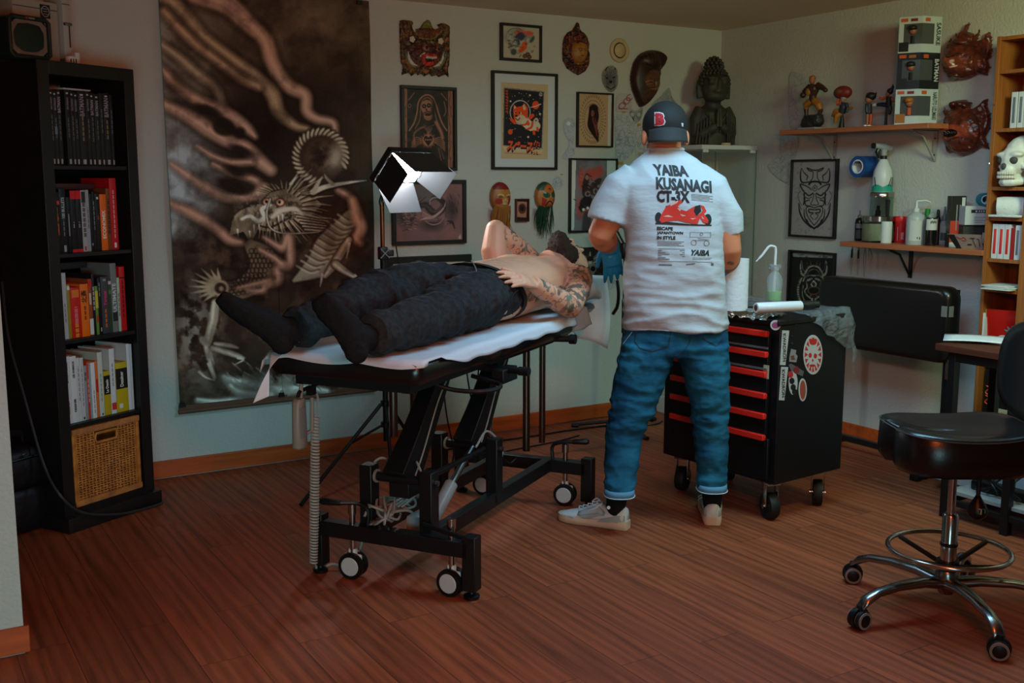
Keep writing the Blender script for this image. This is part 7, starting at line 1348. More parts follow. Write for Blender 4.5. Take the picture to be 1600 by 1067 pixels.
# pillow under the head, wrapped in paper, and the paper falling over the end
pl = thing('paper_pillow', 'head pillow wrapped in white paper at the head end of the bed', 'pillow', BM @ V((1.6, 0, PADZ+.006)), BA); mb = MB(); bm_ = []
for i in range(13):
    f = i/12; x = 1.42+.36*f; h_ = .12*min(1, (sin(pi*(f*.9+.07))*1.25))**.5; w = .25-.02*abs(2*f-1)**3; bm_.append([V((x, w*cos(a)*(abs(cos(a))**-.35 if abs(cos(a)) > 1e-3 else 1), PADZ+.008+h_*.5+h_*.5*sin(a)*(abs(sin(a))**-.2 if abs(sin(a)) > 1e-3 else 1)+.003*sin(a*7+i))) for a in np.linspace(0, 2*pi, 33)[:-1]])
mb.loft(bm_); obj('pillow_body', mb, mat('pillow_paper', (204, 208, 208), .8, bump=(10, .4, .015)), pl, BM, smooth=70)
mb = MB().grid(16, 24, lambda u, v: (1.775+.03*u+.05*sin(u*3)*(1-v), -.25+.44*v+.03*u*sin(v*9), PADZ+.125-.34*u*(1-.5*v)+.012*sin(v*14)*u)); o = obj('paper_fall', mb, PAPER, pl, BM, smooth=180, label='white paper falling over the head end'); o.modifiers.new('t', 'SOLIDIFY').thickness = .001
obj('black_strap', MB().tube(spline([(1.83, -.285, PADZ+.10), (1.835, -.29, PADZ+.04), (1.85, -.28, PADZ-.02), (1.88, -.25, PADZ-.06)]), [.008]*25, 6), BLKP, pl, BM)
# ------------------------------------------------------------------ tool trolley
ta = fl(1207, 761, .16); TA = radians(5.4); TM = frame((ta.x, ta.y, 0), rz=TA); TI = TM.inverted(); TW_, TD, TH = .445, .645, .825
CABM = mat('black_steel_cabinet', (17, 17, 18), .4, spec=.4); RDH = mat('red_handle', (222, 44, 32), .35)
t = thing('tool_trolley', 'black rolling tool cabinet with six red drawer handles and stickers', 'tool cabinet', TM.translation, TA)
obj('cabinet_body', MB().box((TW_/2+.006, TD/2, (.165+TH)/2), (TW_-.012, TD, TH-.165)), CABM, t, TM, bev=.004); obj('top_tray', MB().box((TW_/2, TD/2, TH+.010), (TW_+.02, TD+.02, .022)), CABM, t, TM, bev=.004)
hz = [toz(ta, y) for y in (523.5, 556, 587.5, 621, 653, 686.5)]; hz.append(hz[-1]-.05)
for i in range(6):
    top = TH-.02 if i == 0 else hz[i]+.012; dz = hz[i]
    d = obj('drawer', MB().box((-.002, TD/2-.015, (dz+hz[i+1])/2-.002+.006), (.016, TD-.11, max(.02, dz-hz[i+1]-.008))), CABM, t, TM, bev=.002); obj('handle', MB().box((-.014, TD/2-.015, dz), (.022, TD-.11, .024)), RDH, d, TM, bev=.003, label='long red drawer handle')
for z in (hz[1]+.026, hz[2]+.022): obj('label_strip', MB().box((-.012, TD/2-.015, z), (.006, TD-.11, .008)), mat('grey_strip', (96, 100, 98), .5), t, TM)
obj('lower_door', MB().box((-.002, TD/2-.015, .27), (.014, TD-.08, .17)), CABM, t, TM, bev=.003)
def stk(y_plane_pt): return None
def onside(px, py): q = TI @ onP(px, py, TM @ V((0, 0, 0)), TM.to_3x3() @ V((0, 1, 0))); return q
def sticker(poly, m, off=.001, name='sticker', par=None):
    Q = [onside(*p) for p in poly]; mb = MB(); mb.prism([(q.x, q.z) for q in Q], off, basis((0, 0, 0), (1, 0, 0), (0, 0, 1), (0, -1, 0))); return obj(name, mb, m, par or t, TM, smooth=0)
STW = mat('sticker_white', (176, 180, 180), .5)
for (y0_, y1_) in ((516, 570), (573, 625)):
    s = sticker([(1222-(y0_-516)*.03, y0_), (1233-(y0_-516)*.03, y0_+.5), (1227-(y0_-516)*.03, y1_+.5), (1218.5-(y0_-516)*.03, y1_)], STW); a = onside(1225-(y0_-516)*.03, (y0_+y1_)/2); mb = MB(); text_into(mb, 'KWADRON', .026, basis((a.x, -.0016, a.z), (.06, 0, -.998), (.998, 0, .06), (0, -1, 0)), bold=.0006, width=.115); obj('sticker_print', mb, PRINT, s, TM, smooth=0)
E8 = lambda x, y, rx, ry, n=18: [(x+rx*cos(2*pi*k/n), y+ry*sin(2*pi*k/n)) for k in range(n)]
s = sticker(E8(1270, 554, 15, 31, 28), STW); RK = mat('sticker_red', (176, 40, 40), .5)
for k in range(16): a = 2*pi*k/16; sticker([(1270+13*cos(a-.15), 554+27*sin(a-.15)), (1270+13*cos(a+.15), 554+27*sin(a+.15)), (1270+8*cos(a), 554+17*sin(a))], RK, .0016, 'petal', s)
for x, y, rx, ry in ((1265.5, 555, 2.6, 4), (1273.5, 556, 2.6, 4), (1269.5, 563, 1.2, 2.4), (1269, 571, 5, 2), (1270, 534, 6, 5)): sticker(E8(x, y, rx, ry, 10), RK, .0017, 'skull_mark', s)
s = sticker(E8(1211.5, 508, 8, 8), STW, name='sticker'); 
PK_ = mat('sticker_pink', (150, 60, 110), .5); sticker(E8(1211.5, 508, 6, 5), PK_, .0016, 'pink_blot', s)
s = sticker([(1233, 560), (1236, 545), (1244, 547), (1243, 553), (1246, 556), (1244, 566), (1233, 565)], mat('sticker_grey', (130, 130, 130), .5)); sticker([(1235, 556), (1240, 555), (1242, 562), (1236, 562)], mat('sticker_brown', (110, 60, 54), .5), .0016, 'motif', s)
s = sticker([(1232, 570), (1236, 568), (1256, 580), (1254, 588), (1236, 580)], mat('sticker_slate', (90, 84, 88), .5)); sticker(E8(1244, 578, 4.5, 6), mat('sticker_maroon', (120, 36, 44), .5), .0016, 'motif', s)
s = sticker(E8(1239, 598, 7, 19), STW); [sticker(E8(x, y, 4, 5), m_, .0016, 'letter_blot', s) for x, y, m_ in ((1235, 585, RK), (1237, 595, PRINT), (1239, 605, PRINT), (1241, 612, PRINT))]
s = sticker(E8(1254, 609, 6.5, 18), STW); sticker(E8(1254, 609, 4.5, 15), mat('sticker_rust', (150, 70, 50), .5), .0016, 'motif', s)
s = obj('paper_label', MB().box((-.011, .045, toz(ta, 583)), (.002, .028, .055)), mat('cream_label', (170, 166, 140), .6), t, TM); obj('label_mark', MB().box((-.0125, .045, toz(ta, 583)), (.001, .016, .006)), mat('orange_ink', (232, 78, 34), .6), s, TM)
for px, py, r_ in ((1243, 504, .011), (1237, 525, .004), (1237, 537, .004)): q = onside(px, py); obj('bolt', MB().lathe([(r_, 0), (r_*.9, .004), (0, .005)], 14, basis((q.x, -.0, q.z), (1, 0, 0), (0, 0, 1), (0, -1, 0))), mat('dark_bolt', (44, 44, 46), .4), t, TM)
for x, y, ro in ((.06, .06, 1.2), (TW_-.06, .07, .7), (.07, TD-.07, .4), (TW_-.07, TD-.07, 1.0)):
    c, s_ = cos(ro), sin(ro); T = basis((x, y, .056), (c, s_, 0), (0, 0, 1), (s_, -c, 0)); f = obj('caster_fork', MB().box((0, .1, 0), (.07, .012, .06), b=.003).box((.0, .05, .027), (.035, .1, .004), b=.002).box((0, .05, -.027), (.035, .1, .004), b=.002).cyl((0, 0, -.034), (0, 0, .034), .01, 10), CHROME, t, TM @ T); obj('wheel', MB().lathe([(0, -.012), (.03, -.014), (.035, -.02), (.053, -.02), (.056, -.012), (.056, .012), (.053, .02), (.035, .02), (.03, .014), (0, .012)], 30), mat('black_rubber', (16, 16, 16), .6), f, TM @ T, smooth=50)
obj('side_knob', MB().ell((TW_+.012, .35, .60), (.02, .02, .02)), BLKP, t, TM)
# crumpled cling film and foil on top
def film(u, v):
    x = .14+(TW_-.04)*u; y = -.03+.70*v; z = TH+.040+.011*noise.noise(V((x*13, y*13, 1)))+.005*noise.noise(V((x*38, y*38, 4)))
    if x > TW_: o = x-TW_; x = TW_+.012+.10*noise.noise(V((y*7, o*9, 2)))*o*4*.4+o*.25; z -= o*(1.35+.5*noise.noise(V((y*6, 0, 7))))
    if y < 0: o = -y; f_ = min(1, u*1.4); z -= (o*5.5+.01)*f_; y = -.014-.018*noise.noise(V((x*22, z*22, 3)))*1.2-.006
    return (x, y, z)
FILM = mat('cling_film', (150, 158, 160), .10, alpha=.32, spec=.9, bump=(45, 1.0, .02)); o = obj('cling_film', MB().grid(70, 70, film), FILM, None, TM, smooth=180, origin=TM @ V((.25, .3, TH))); tag(o, 'crumpled clear plastic film draped over the trolley top and its right edge', 'plastic film')
o = obj('foil', MB().grid(40, 60, lambda u, v: (-.016+.15*u, .05+.56*v, TH+.032+.008*noise.noise(V((u*9, v*19, 5)))-(.016*max(0, .12-u)/.12*(1+noise.noise(V((0, v*20, 1))))))), mat('aluminium_foil', (200, 200, 196), .22, 1, bump=(60, .9, .01)), None, TM, smooth=30, origin=TM @ V((.1, .3, TH+.03))); tag(o, 'crinkled silver foil on the front edge of the trolley top', 'foil'); FT = TH+.054
a, b = onP(1181, 481, (0, 0, FT+.021), (0, 0, 1)), onP(1251, 478, (0, 0, FT+.021), (0, 0, 1)); d = (b-a).normalized(); t = thing('film_roll', 'white roll of cling film with a brown core lying on the trolley', 'roll', V(((a.x+b.x)/2, (a.y+b.y)/2, FT))); T = look(a, d); L = (b-a).length
obj('roll_body', MB().lathe([(.012, 0), (.020, 0), (.021, .002), (.021, L-.002), (.02, L), (.012, L), (.012, 0)], 24), mat('white_roll', (206, 210, 212), .3), t, T, smooth=50); obj('core', MB().lathe([(.009, -.001), (.0125, -.001), (.0125, L+.001), (.009, L+.001), (.009, -.001)], 20), mat('cardboard', (120, 74, 46), .8), t, T)
p = fl(1149, 485, FT)+V((_F[0], _F[1], 0))*.03; t = thing('paper_towel', 'white paper towel roll standing on the trolley behind the right glove', 'paper towel', p); k = pxm(p); r_ = 21*k; h = hgt(p, 404); obj('towel_roll', MB().lathe([(.02, 0), (r_, 0), (r_, h), (.02, h), (.02, 0)], 30), mat('towel_paper', (204, 210, 212), .9, bump=(70, .5, .004)), t, frame(p), smooth=50); obj('core', MB().lathe([(.017, 0), (.02, 0), (.02, h+.001), (.017, h+.001), (.017, 0)], 20), mat('cardboard', (120, 74, 46), .8), t, frame(p))
p = fl(1209, 471, FT); k = pxm(p); t = thing('wash_bottle', 'clear wash bottle with bent white spout and bright green liquid on the trolley', 'bottle', p); M = frame(p); r_ = 12.5*k; h = hgt(p, 428)
obj('bottle_body', MB().lathe([(0, 0), (r_*.95, 0), (r_, .004), (r_, h*.82), (r_*.8, h*.95), (r_*.5, h*1.05), (r_*.42, h*1.08), (r_*.42, h*1.25), (r_*.37, h*1.25), (r_*.37, h*1.08), (r_*.72, h*.95), (r_*.93, h*.8), (r_*.93, .006), (0, .006)], 26), GL, t, M, smooth=50); obj('green_liquid', MB().lathe([(0, .007), (r_*.92, .007), (r_*.92, h*.38), (0, h*.38)], 24), mat('green_liquid', (96, 200, 20), .3), t, M)
Rh = V((_R[0], _R[1], 0)); obj('spout', MB().tube(spline([V((0, 0, h*.2)), V((0, 0, h*1.4)), V((0, 0, h*1.9)), V((0, 0, h*2.0))-Rh*.012, V((0, 0, h*1.98))-Rh*.03, V((0, 0, h*1.7))-Rh*.055, V((0, 0, h*1.45))-Rh*.082], 6), [.0055]*31+[.0052]*3+[.003]*3, 8), WHITE, t, M); obj('ruffled_collar', MB().lathe([(r_*.45, h*1.1), (r_*.8, h*1.2), (r_*.75, h*1.34), (r_*.4, h*1.26)], 14), GL, t, M); obj('side_label', MB().grid(6, 2, lambda u, v: (r_*1.02*cos(-.6+u*.5), r_*1.02*sin(-.6+u*.5), h*(.05+.4*v))), PRINT, t, M)
p = fl(1262, 481, FT-.006); tag(obj('black_pouch', puffy((0, 0, .014), (.10, .05, .03), None), BAGM, None, frame(p, rz=-.4), origin=p), 'small black pouch on the plastic film right of the film roll', 'pouch'); p = fl(1138, 486, FT-.002); tag(obj('thimble', MB().lathe([(0, 0), (.008, 0), (.008, .014), (0, .016)], 12, frame(p)), RED, origin=p), 'tiny red thimble on the foil in front of the paper towel', 'thimble'); p = fl(1172, 487, FT-.004); tag(obj('ink_cup', MB().lathe([(0, 0), (.012, 0), (.016, .012), (.014, .012), (0, .003)], 12, frame(p)), GL, origin=p), 'small clear cup on the foil under the film roll', 'cup')
# ------------------------------------------------------------------ black work stool
c0 = fl(1478, 925, .07); SC = V((c0.x, c0.y, 0)); SR = atan2(_R[1], _R[0]); SM = frame(SC, rz=SR)     # x = to the picture's right, y = away
t = thing('work_stool', 'black vinyl work stool with chrome foot ring on five castered legs', 'stool', SC, SR); ALM = mat('polished_aluminium', (150, 150, 150), .25, 1)
for i in range(5):
    p_ = [fl(1343, 905, .05), fl(1345, 958, .05), fl(1529, 1004, .05)]; q = SM.inverted() @ p_[1]; a0 = atan2(q.y, q.x); a = a0+i*2*pi/5; L = .345; R_ = rotz(a)
    P = [(.02, 0, .105), (.10, 0, .118), (.20, 0, .118), (.28, 0, .108), (.325, 0, .088), (L, 0, .066)]; W_ = [.034, .026, .021, .02, .022, .019]; H_ = [.02, .017, .014, .014, .016, .014]
    mb = MB(); mb.loft([[(x, w*cos(b), z+h*sin(b)) for b in np.linspace(0, 2*pi, 13)[:-1]] for (x, y, z), w, h in zip(P, W_, H_)], T=R_); l = obj('leg', mb, ALM, t, SM, smooth=60)
    T = R_ @ Matrix.Translation((L, 0, .032)) @ rotz(-a+(.5, -.35, .3, .6, -.2)[i]); r = .031; cs = obj('caster', MB().cyl((0, 0, .03), (0, 0, .045), .011, 10).lathe([(r*.5, -.006), (r*1.12, -.006), (r*1.12, .006), (r*.5, .006)], 20, basis((0, .0, .004), (1, 0, 0), (0, 0, 1), (0, -1, 0))), BLKP, l, SM @ T)
    for s in (-1, 1): Z = s*.016; X = T @ basis((0, 0, 0), (1, 0, 0), (0, 0, 1), (0, -1, 0)); obj('wheel', MB().lathe([(0, Z-.010), (r*.8, Z-.010), (r, Z-.005), (r, Z+.005), (r*.8, Z+.010), (0, Z+.010)], 24), BLKP, l, SM @ X); obj('wheel_rim', MB().lathe([(r*.66, Z-.0108), (r*.9, Z-.0100), (r*.9, Z+.0100), (r*.66, Z+.0108), (r*.66, Z-.0108)], 24), mat('grey_rim', (130, 130, 130), .4), l, SM @ X)
obj('hub', MB().lathe([(0, .068), (.022, .068), (.028, .078), (.036, .095), (.036, .14), (.03, .15), (0, .15)], 24), ALM, t, SM, smooth=50)
zs = toz(SC, 668); zb = toz(SC, 724)
obj('gas_sleeve', MB().lathe([(0, .14), (.025, .14), (.025, .33), (.02, .336), (0, .336)], 24), CHROME, t, SM, smooth=50); obj('gas_piston', MB().cyl((0, 0, .33), (0, 0, zb-.01), .013, 16), CHROME, t, SM); obj('sleeve_collar', MB().lathe([(.0255, .228), (.028, .23), (.028, .238), (.0255, .24)], 24), BLKP, t, SM)
rz_ = .215; obj('foot_ring', MB().tube([(.187*cos(a), .187*sin(a), rz_) for a in np.linspace(0, 2*pi, 49)[:-1]], .0085, 12, closed=True), CHROME, t, SM, smooth=180); mb = MB()
for a in (.5, 2.2, 3.6, 5.3): mb.tube([(.03*cos(a), .03*sin(a), .165), (.18*cos(a), .18*sin(a), rz_-.006)], .008, 8)
mb.lathe([(.026, .15), (.036, .15), (.036, .18), (.026, .18), (.026, .15)], 20); obj('ring_spider', mb, BLACK, t, SM)
# seat: two front lobes with a split, waterfall edges, piped seam
def seat(u, v, top):
    a = 2*pi*u; e = .42; ca, sa = cos(a), sin(a); x = .218*abs(ca)**.62*(1 if ca > 0 else -1); y = .20*abs(sa)**.62*(1 if sa > 0 else -1); n = max(0, 1-abs(y)/.055)*max(0, -x-.10)/.118
    x += n*.055; return V((x*v, y*v, 0)), n
rings = []
for s, z in ((.70, zb), (.95, zb), (1.0, zb+.018), (1.01, zb+.045), (.995, zs-.014), (.96, zs-.003), (.90, zs+.002), (.75, zs+.004), (.5, zs-.004), (.25, zs-.008), (.02, zs-.008)):
    r = []
    for k in range(56):
        p, n = seat(k/56, s, 1); sadd = (.018*(p.x/.218)**2*(1 if p.x < 0 else 1.4)+.006*(abs(p.y)/.2)-n*.02)*(1 if z > zs-.02 else 0); r.append(V((p.x, p.y, z+sadd)))
    rings.append(r)
mb = MB(); mb.loft(rings); SLE = mat('stool_vinyl', (20, 19, 19), .27, bump=(220, .12, .002), spec=.6); obj('seat', mb, SLE, t, SM, smooth=70); obj('seam', MB().tube([(p.x, p.y, zs-.010+.018*(p.x/.218)**2*(1 if p.x < 0 else 1.4)+.006*abs(p.y)/.2-n*.02) for p, n in (seat(k/72, 1.0, 1) for k in range(72))], .0022, 5, closed=True), mat('seam_grey', (50, 50, 50), .6), t, SM)
obj('seat_plate', MB().box((.02, 0, zb-.012), (.26, .2, .022), b=.006), BLACK, t, SM); obj('tilt_lever', MB().tube([(-.02, .1, zb-.02), (-.06, .17, zb-.03), (-.10, .20, zb-.035)], [.008, .012, .013], 8), BLACK, t, SM); obj('lever_cap', MB().box((-.01, -.085, zb-.014), (.016, .012, .012)), mat('brass_cap', (150, 90, 40), .4, 1), t, SM)
mb = MB(); rings = []
for x, s in ((.20, .80), (.195, .94), (.205, 1.0), (.235, 1.0), (.255, .94), (.258, .8)):
    rings.append([V((x+.055*((zz_)-.1)*.8+.03*(yy/.2)**2*-1, yy, zs+.05+zz_)) for yy, zz_ in ((.19*s*cos(a)*abs(cos(a))**-.3 if abs(cos(a)) > .01 else 0, .16+.16*s*sin(a)*(abs(sin(a))**-.3 if abs(sin(a)) > .01 else 1)) for a in np.linspace(0, 2*pi, 41)[:-1])])
mb.loft(rings); obj('backrest', mb, SLE, t, SM @ Matrix.Translation((.012, -.03, -.03)), smooth=70); obj('back_bar', MB().tube([(.12, 0, zb-.02), (.24, 0, zb-.015), (.272, 0, zb+.06), (.29, 0, zs+.2)], .014, 8, sq=(1.6, .5)), BLACK, t, SM); obj('back_knob', MB().cyl((.262, -.03, zb-.0), (.262, -.075, zb), .028, 16).ell((.25, -.06, zb+.03), (.012, .012, .012)), BLKP, t, SM)
q = SM.inverted() @ onP(1527, 795, SC+V((_R[0], _R[1], 0))*0+V((_F[0], _F[1], 0))*-.10, (_F[0], _F[1], 0)); obj('pump_bulb', MB().lathe([(0, -.032), (.016, -.031), (.028, -.02), (.032, -.006), (.026, .012), (.012, .034), (.007, .044), (0, .045)], 20, Matrix.Translation(q)), BLKP, t, SM, smooth=70); obj('pump_tube', MB().tube([(q.x, q.y, q.z+.042), (q.x, q.y, zb-.01)], .007, 8), BLKP, t, SM); mb = MB(); mb.tube([(q.x-.01, q.y-.031, q.z+.008), (q.x-.002, q.y-.033, q.z+.009), (q.x-.003, q.y-.034, q.z-.008)], .0022, 4); obj('white_arrow', mb, WPRINT, t, SM); obj('green_arrow', MB().tube([(q.x+.004, q.y-.032, q.z+.01), (q.x+.011, q.y-.031, q.z+.006), (q.x+.010, q.y-.033, q.z-.004)], .0022, 4).tube([(q.x-.014, q.y-.029, q.z+.002), (q.x-.008, q.y-.032, q.z-.008)], .0022, 4), mat('green_print', (30, 150, 110), .5), t, SM)
# ------------------------------------------------------------------ LED panel lamp on a tripod
LP = V((2.085, 4.63, 0)); t = thing('studio_lamp', 'lit LED panel lamp with barn doors on a black tripod beside the banner', 'lamp', LP)
TOPZ = onY(604, 322, 4.63).z; BRZ = mat('bronze_tube', (120, 84, 58), .35, 1)
obj('pole', MB().cyl(LP+V((0, 0, .16)), LP+V((0, 0, 1.05)), .0135, 14), BLACK, t); obj('upper_pole', MB().cyl(LP+V((.0, 0, 1.05)), LP+V((0, 0, TOPZ+.02)), .0105, 12), BRZ, t); obj('clamp', MB().box(LP+V((0, 0, 1.06)), (.04, .04, .06), b=.006).box(LP+V((.03, -.01, 1.06)), (.04, .018, .03), b=.004), BLKP, t); mb = MB()
for s in (-1, 1): mb.tube([LP+V((-.022, -.024, 1.06-s*.022)), LP+V((.022, -.028, 1.06+s*.022))], .0025, 5)
obj('clamp_band', mb, mat('pale_band', (130, 150, 160), .4), t); cz1, cz2 = onY(601, 630, 4.63).z, onY(601, 663, 4.63).z
for z in (cz1, cz2): obj('tripod_collar', MB().cyl(LP+V((0, 0, z-.012)), LP+V((0, 0, z+.012)), .024, 14), BLKP, t)
for px, py in ((470, 789), (612, 738), (652, 700)):
    f = fl(px, py, .01); f.y = min(f.y, BY-.06); d = f-LP; a = LP+V((d.x*.06, d.y*.06, cz1)); obj('leg', MB().tube([a, a+(f-a)*.5, f], [.010, .010, .0105], 8, sq=(1, .8)), BLACK, t); m = a+(f-a)*.42; obj('leg_strut', MB().tube([LP+V((d.x*.06, d.y*.06, cz2)), m], .006, 6), BLACK, t)
Rh, Fh, Uz = V((_R[0], _R[1], 0)), V((_F[0], _F[1], 0)).normalized(), V((0, 0, 1)); nn = (Rh*.60-Fh*.45-Uz*.66).normalized(); e1 = (Rh*.6+Fh*.8).normalized(); e2 = nn.cross(e1).normalized(); hc = onP(631, 262, LP, Fh); hc = V(hc); A, B = .135, .085
HM = basis(hc, e1, e2, nn); LAMPB = mat('lamp_housing', (22, 22, 23), .45); 
obj('housing', MB().box((0, 0, -.018), (2*A+.02, 2*B+.02, .034), b=.008), LAMPB, t, HM); EM = mat('led_diffuser', (255, 255, 255), .5, emit=45); obj('diffuser', MB().box((0, 0, .0005), (2*A-.004, 2*B-.004, .003)), EM, t, HM)
LEAF = mat('barn_door_inside', (66, 70, 74), .5); 
def leaf(p0, p1, out, w0, w1, L, sp):
    p0, p1, out = V(p0), V(p1), V(out); d = (p1-p0).normalized(); m = (p0+p1)/2; h = V((0, 0, 1))*cos(sp)+out*sin(sp); q = [m-d*w0, m+d*w0, m+d*w1+h*L, m-d*w1+h*L]; nrm = d.cross(h).normalized(); nrm = nrm if nrm.dot(out) > 0 else -nrm
    l = obj('barn_door', MB().loft([q, [x+nrm*.0012 for x in q]]), LAMPB, t, HM, smooth=0); obj('door_lining', MB().loft([[x-nrm*.0004 for x in q], [x-nrm*.0014 for x in q]]), LEAF, l, HM, smooth=0)
    for s in (-.6, .6): obj('door_hinge', MB().cyl(m+d*w0*s-d*.012, m+d*w0*s+d*.012, .004, 8), STEEL, l, HM)
g = .006; leaf((-A, -B-g, .004), (A, -B-g, .004), (0, -1, 0), A*.93, A*.8, .15, .40); leaf((-A, B+g, .004), (A, B+g, .004), (0, 1, 0), A*1.0, A*.95, .15, .12); leaf((-A-g, -B, .004), (-A-g, B, .004), (-1, 0, 0), B*1.0, B*1.0, .14, .08); leaf((A+g, -B, .004), (A+g, B, .004), (1, 0, 0), B*.9, B*.95, .14, .45)
obj('yoke', MB().tube(spline([LP+V((0, 0, TOPZ)), LP+V((0, 0, TOPZ+.04)), hc-nn*.05]), .010, 8), LAMPB, t); obj('lamp_cable', MB().tube(spline([hc-nn*.04+V((.0, 0, -.02)), LP+V((.05, -.02, 1.22)), LP+V((.07, -.03, 1.0)), LP+V((.11, -.03, .86)), LP+V((.03, -.02, .76)), LP+V((.015, -.014, .6))]), .003, 6), BLKP, t)
# ------------------------------------------------------------------ second stand beside the artist, floor cables
fc = fl(972, 662, .03); t = thing('arm_stand', 'slim black stand with a clamp and folding arm, partly behind the artist', 'stand', V((fc.x, fc.y, 0))); fc.z = 0; Fp = lambda px, py: V(onP(px, py, fc, Fh)); zt = Fp(973, 392).z
obj('pole', MB().cyl(fc+V((0, 0, .03)), fc+V((0, 0, zt)), .008, 10).cyl(fc+V((0, 0, Fp(972, 520).z)), fc+V((0, 0, Fp(972, 468).z)), .0125, 10), BLACK, t); a, b = Fp(957, 352), Fp(978, 392); obj('clamp_head', MB().box(fc+V((0, 0, zt)), (.06, .05, .09), b=.012), BLKP, t); obj('knob', MB().cyl(fc+V((0, -.03, zt)), fc+V((0, -.05, zt)), .016, 12), STEEL, t)
for s in (-.010, .010): obj('arm_rod', MB().cyl(a+Rh*s, b+Rh*s, .006, 8), BLACK, t)
for px, py in ((893, 664), (1024, 654), (1012, 685)): f = fl(px, py, .012); f.y = min(f.y, BY-.05); l = obj('leg', MB().tube([fc+V((0, 0, .05)), f], .009, 8), BLACK, t); obj('rubber_tip', MB().tube([f+(fc-f).normalized()*.04, f], [.013, .011], 8), BLKP, l)
FZ = .006; tag(obj('floor_cable', MB().tube(spline([fl(x, y, FZ) for x, y in ((700, 702), (770, 690), (840, 680), (890, 672), (960, 664), (1020, 663), (1035, 658))]), .005, 6), BLKP, origin=fl(890, 672)), 'black cable lying on the floor along the back wall', 'cable'); tag(obj('floor_cable', MB().tube(spline([fl(x, y, FZ) for x, y in ((666, 733), (730, 718), (800, 703), (868, 690), (905, 680))]), .004, 6), BLKP, origin=fl(800, 703)), 'thin black cable on the floor behind the bed base', 'cable')
# ------------------------------------------------------------------ people
def cmat(name, **k): return mat(name, attr='art', **k)
SKINM = cmat('skin', rough=.5, spec=.4, bump=(180, .12, .002), sss=.08)
def paintv(me, fn):
    at = me.color_attributes.new('art', 'FLOAT_COLOR', 'POINT'); c = np.array([lin(fn(v.co)) for v in me.vertices], np.float32); at.data.foreach_set('color', c.ravel())
def wrinkle(me, fn):
    me.update(); n = [v.normal.copy() for v in me.vertices]
    for v, q in zip(me.vertices, n): v.co += q*fn(v.co)
def N3(p, s, o=0.0): return noise.noise(V((p.x*s[0]+o, p.y*s[1]+o*1.7, p.z*s[2]-o)))
def head(mb, M, neck=True):
    e = lambda c, r: mb.ell(c, r, M)
    e((0, -.012, .03), (.077, .097, .092)); e((0, .03, -.035), (.061, .064, .085)); e((0, .045, -.085), (.044, .044, .034)); mb.tube([(0, .093, .018), (0, .112, -.022), (0, .098, -.040)], [.009, .014, .010], 8, M); e((0, .1, -.032), (.017, .010, .009))
    for s in (-1, 1): e((s*.03, .084, .020), (.026, .012, .008)); e((s*.030, .083, .001), (.016, .013, .010)); e((s*.042, .062, -.025), (.024, .026, .022)); mb.ell((s*.083, -.008, -.012), (.012, .021, .033), M)
    e((0, .094, -.060), (.023, .010, .006)); e((0, .091, -.070), (.020, .011, .007))
    if neck: mb.tube([(0, -.03, -.06), (0, -.035, -.16)], [.056, .058], 14, M)
def hand(mb, M, curl=(.25, .3, .2), th=(.7, .6, -.3), s=1.0, spread=.09, r=.0086):
    mb.tube([(0, -.03, 0), (0, .0, 0), (0, .045, .003), (0, .085, .002)], [.026*s, .031*s, .040*s, .038*s], 16, M, sq=(1, .42))
    for i, (x, L) in enumerate(((.029, .072), (.010, .080), (-.010, .074), (-.028, .058))):
        p = V((x, .080, 0))*s; a = 0; sp = (x/.03)*spread; P = [V((x*.9, .05, 0))*s, p.copy()]
        for k, f in enumerate((.45, .31, .24)): a += curl[k]*(1+.12*i); p = p+V((sin(sp)*cos(a), cos(sp)*cos(a), -sin(a)))*L*f*s; P.append(p.copy())
        mb.tube(P, [r*1.05*s, r*1.08*s, r*.98*s, r*.88*s, r*.62*s], 9, M); mb.ell(P[-1], (r*.62*s,)*3, M, 8, 5)
    p = V((.030, .012, -.004))*s; d = V(th).normalized(); q = p+d*.045*s; w = q+(d+V((-.15, .5, -.1))).normalized()*.034*s; mb.tube([p-d*.015*s, p, q, w], [.016*s, .0155*s, r*1.15*s, r*.75*s], 9, M); mb.ell(w, (r*.75*s,)*3, M, 8, 5)
# ---- lying client
PC = thing('person', 'bare-chested bearded tattooed person lying on the bed in black trousers and socks', 'person', BM @ V((.8, -.05, PADZ)), BA)
HC, ht, hf = V((1.775, -.065, 1.012)), V((.88, -.26, -.36)).normalized(), V((.34, -.12, .93)); hf = (hf-ht*hf.dot(ht)).normalized(); hr = hf.cross(ht); HB = basis(HC, hr, hf, ht)
mb = MB(); Yc = -.055
def tor(x, ry, rz, zc, sq=.85): return [V((x, Yc+ry*cos(a)*abs(cos(a))**(sq-1) if abs(cos(a)) > .01 else Yc, zc+rz*sin(a)*(abs(sin(a))**(sq-1) if abs(sin(a)) > .01 else 0))) for a in np.linspace(0, 2*pi, 33)[:-1]]
mb.loft([tor(.70, .14, .09, .965), tor(.85, .172, .112, .97), tor(1.0, .178, .118, .972), tor(1.15, .183, .115, .975), tor(1.3, .19, .115, .975), tor(1.42, .185, .105, .972), tor(1.5, .15, .085, .968), tor(1.56, .08, .06, .975)])
mb.tube([(1.48, -.06, .985), (1.60, -.06, 1.0), (1.70, -.06, 1.01)], [.07, .06, .06], 16); head(mb, HB)
for y in (-.14, .03): mb.ell((1.36, y, 1.045), (.09, .085, .042))
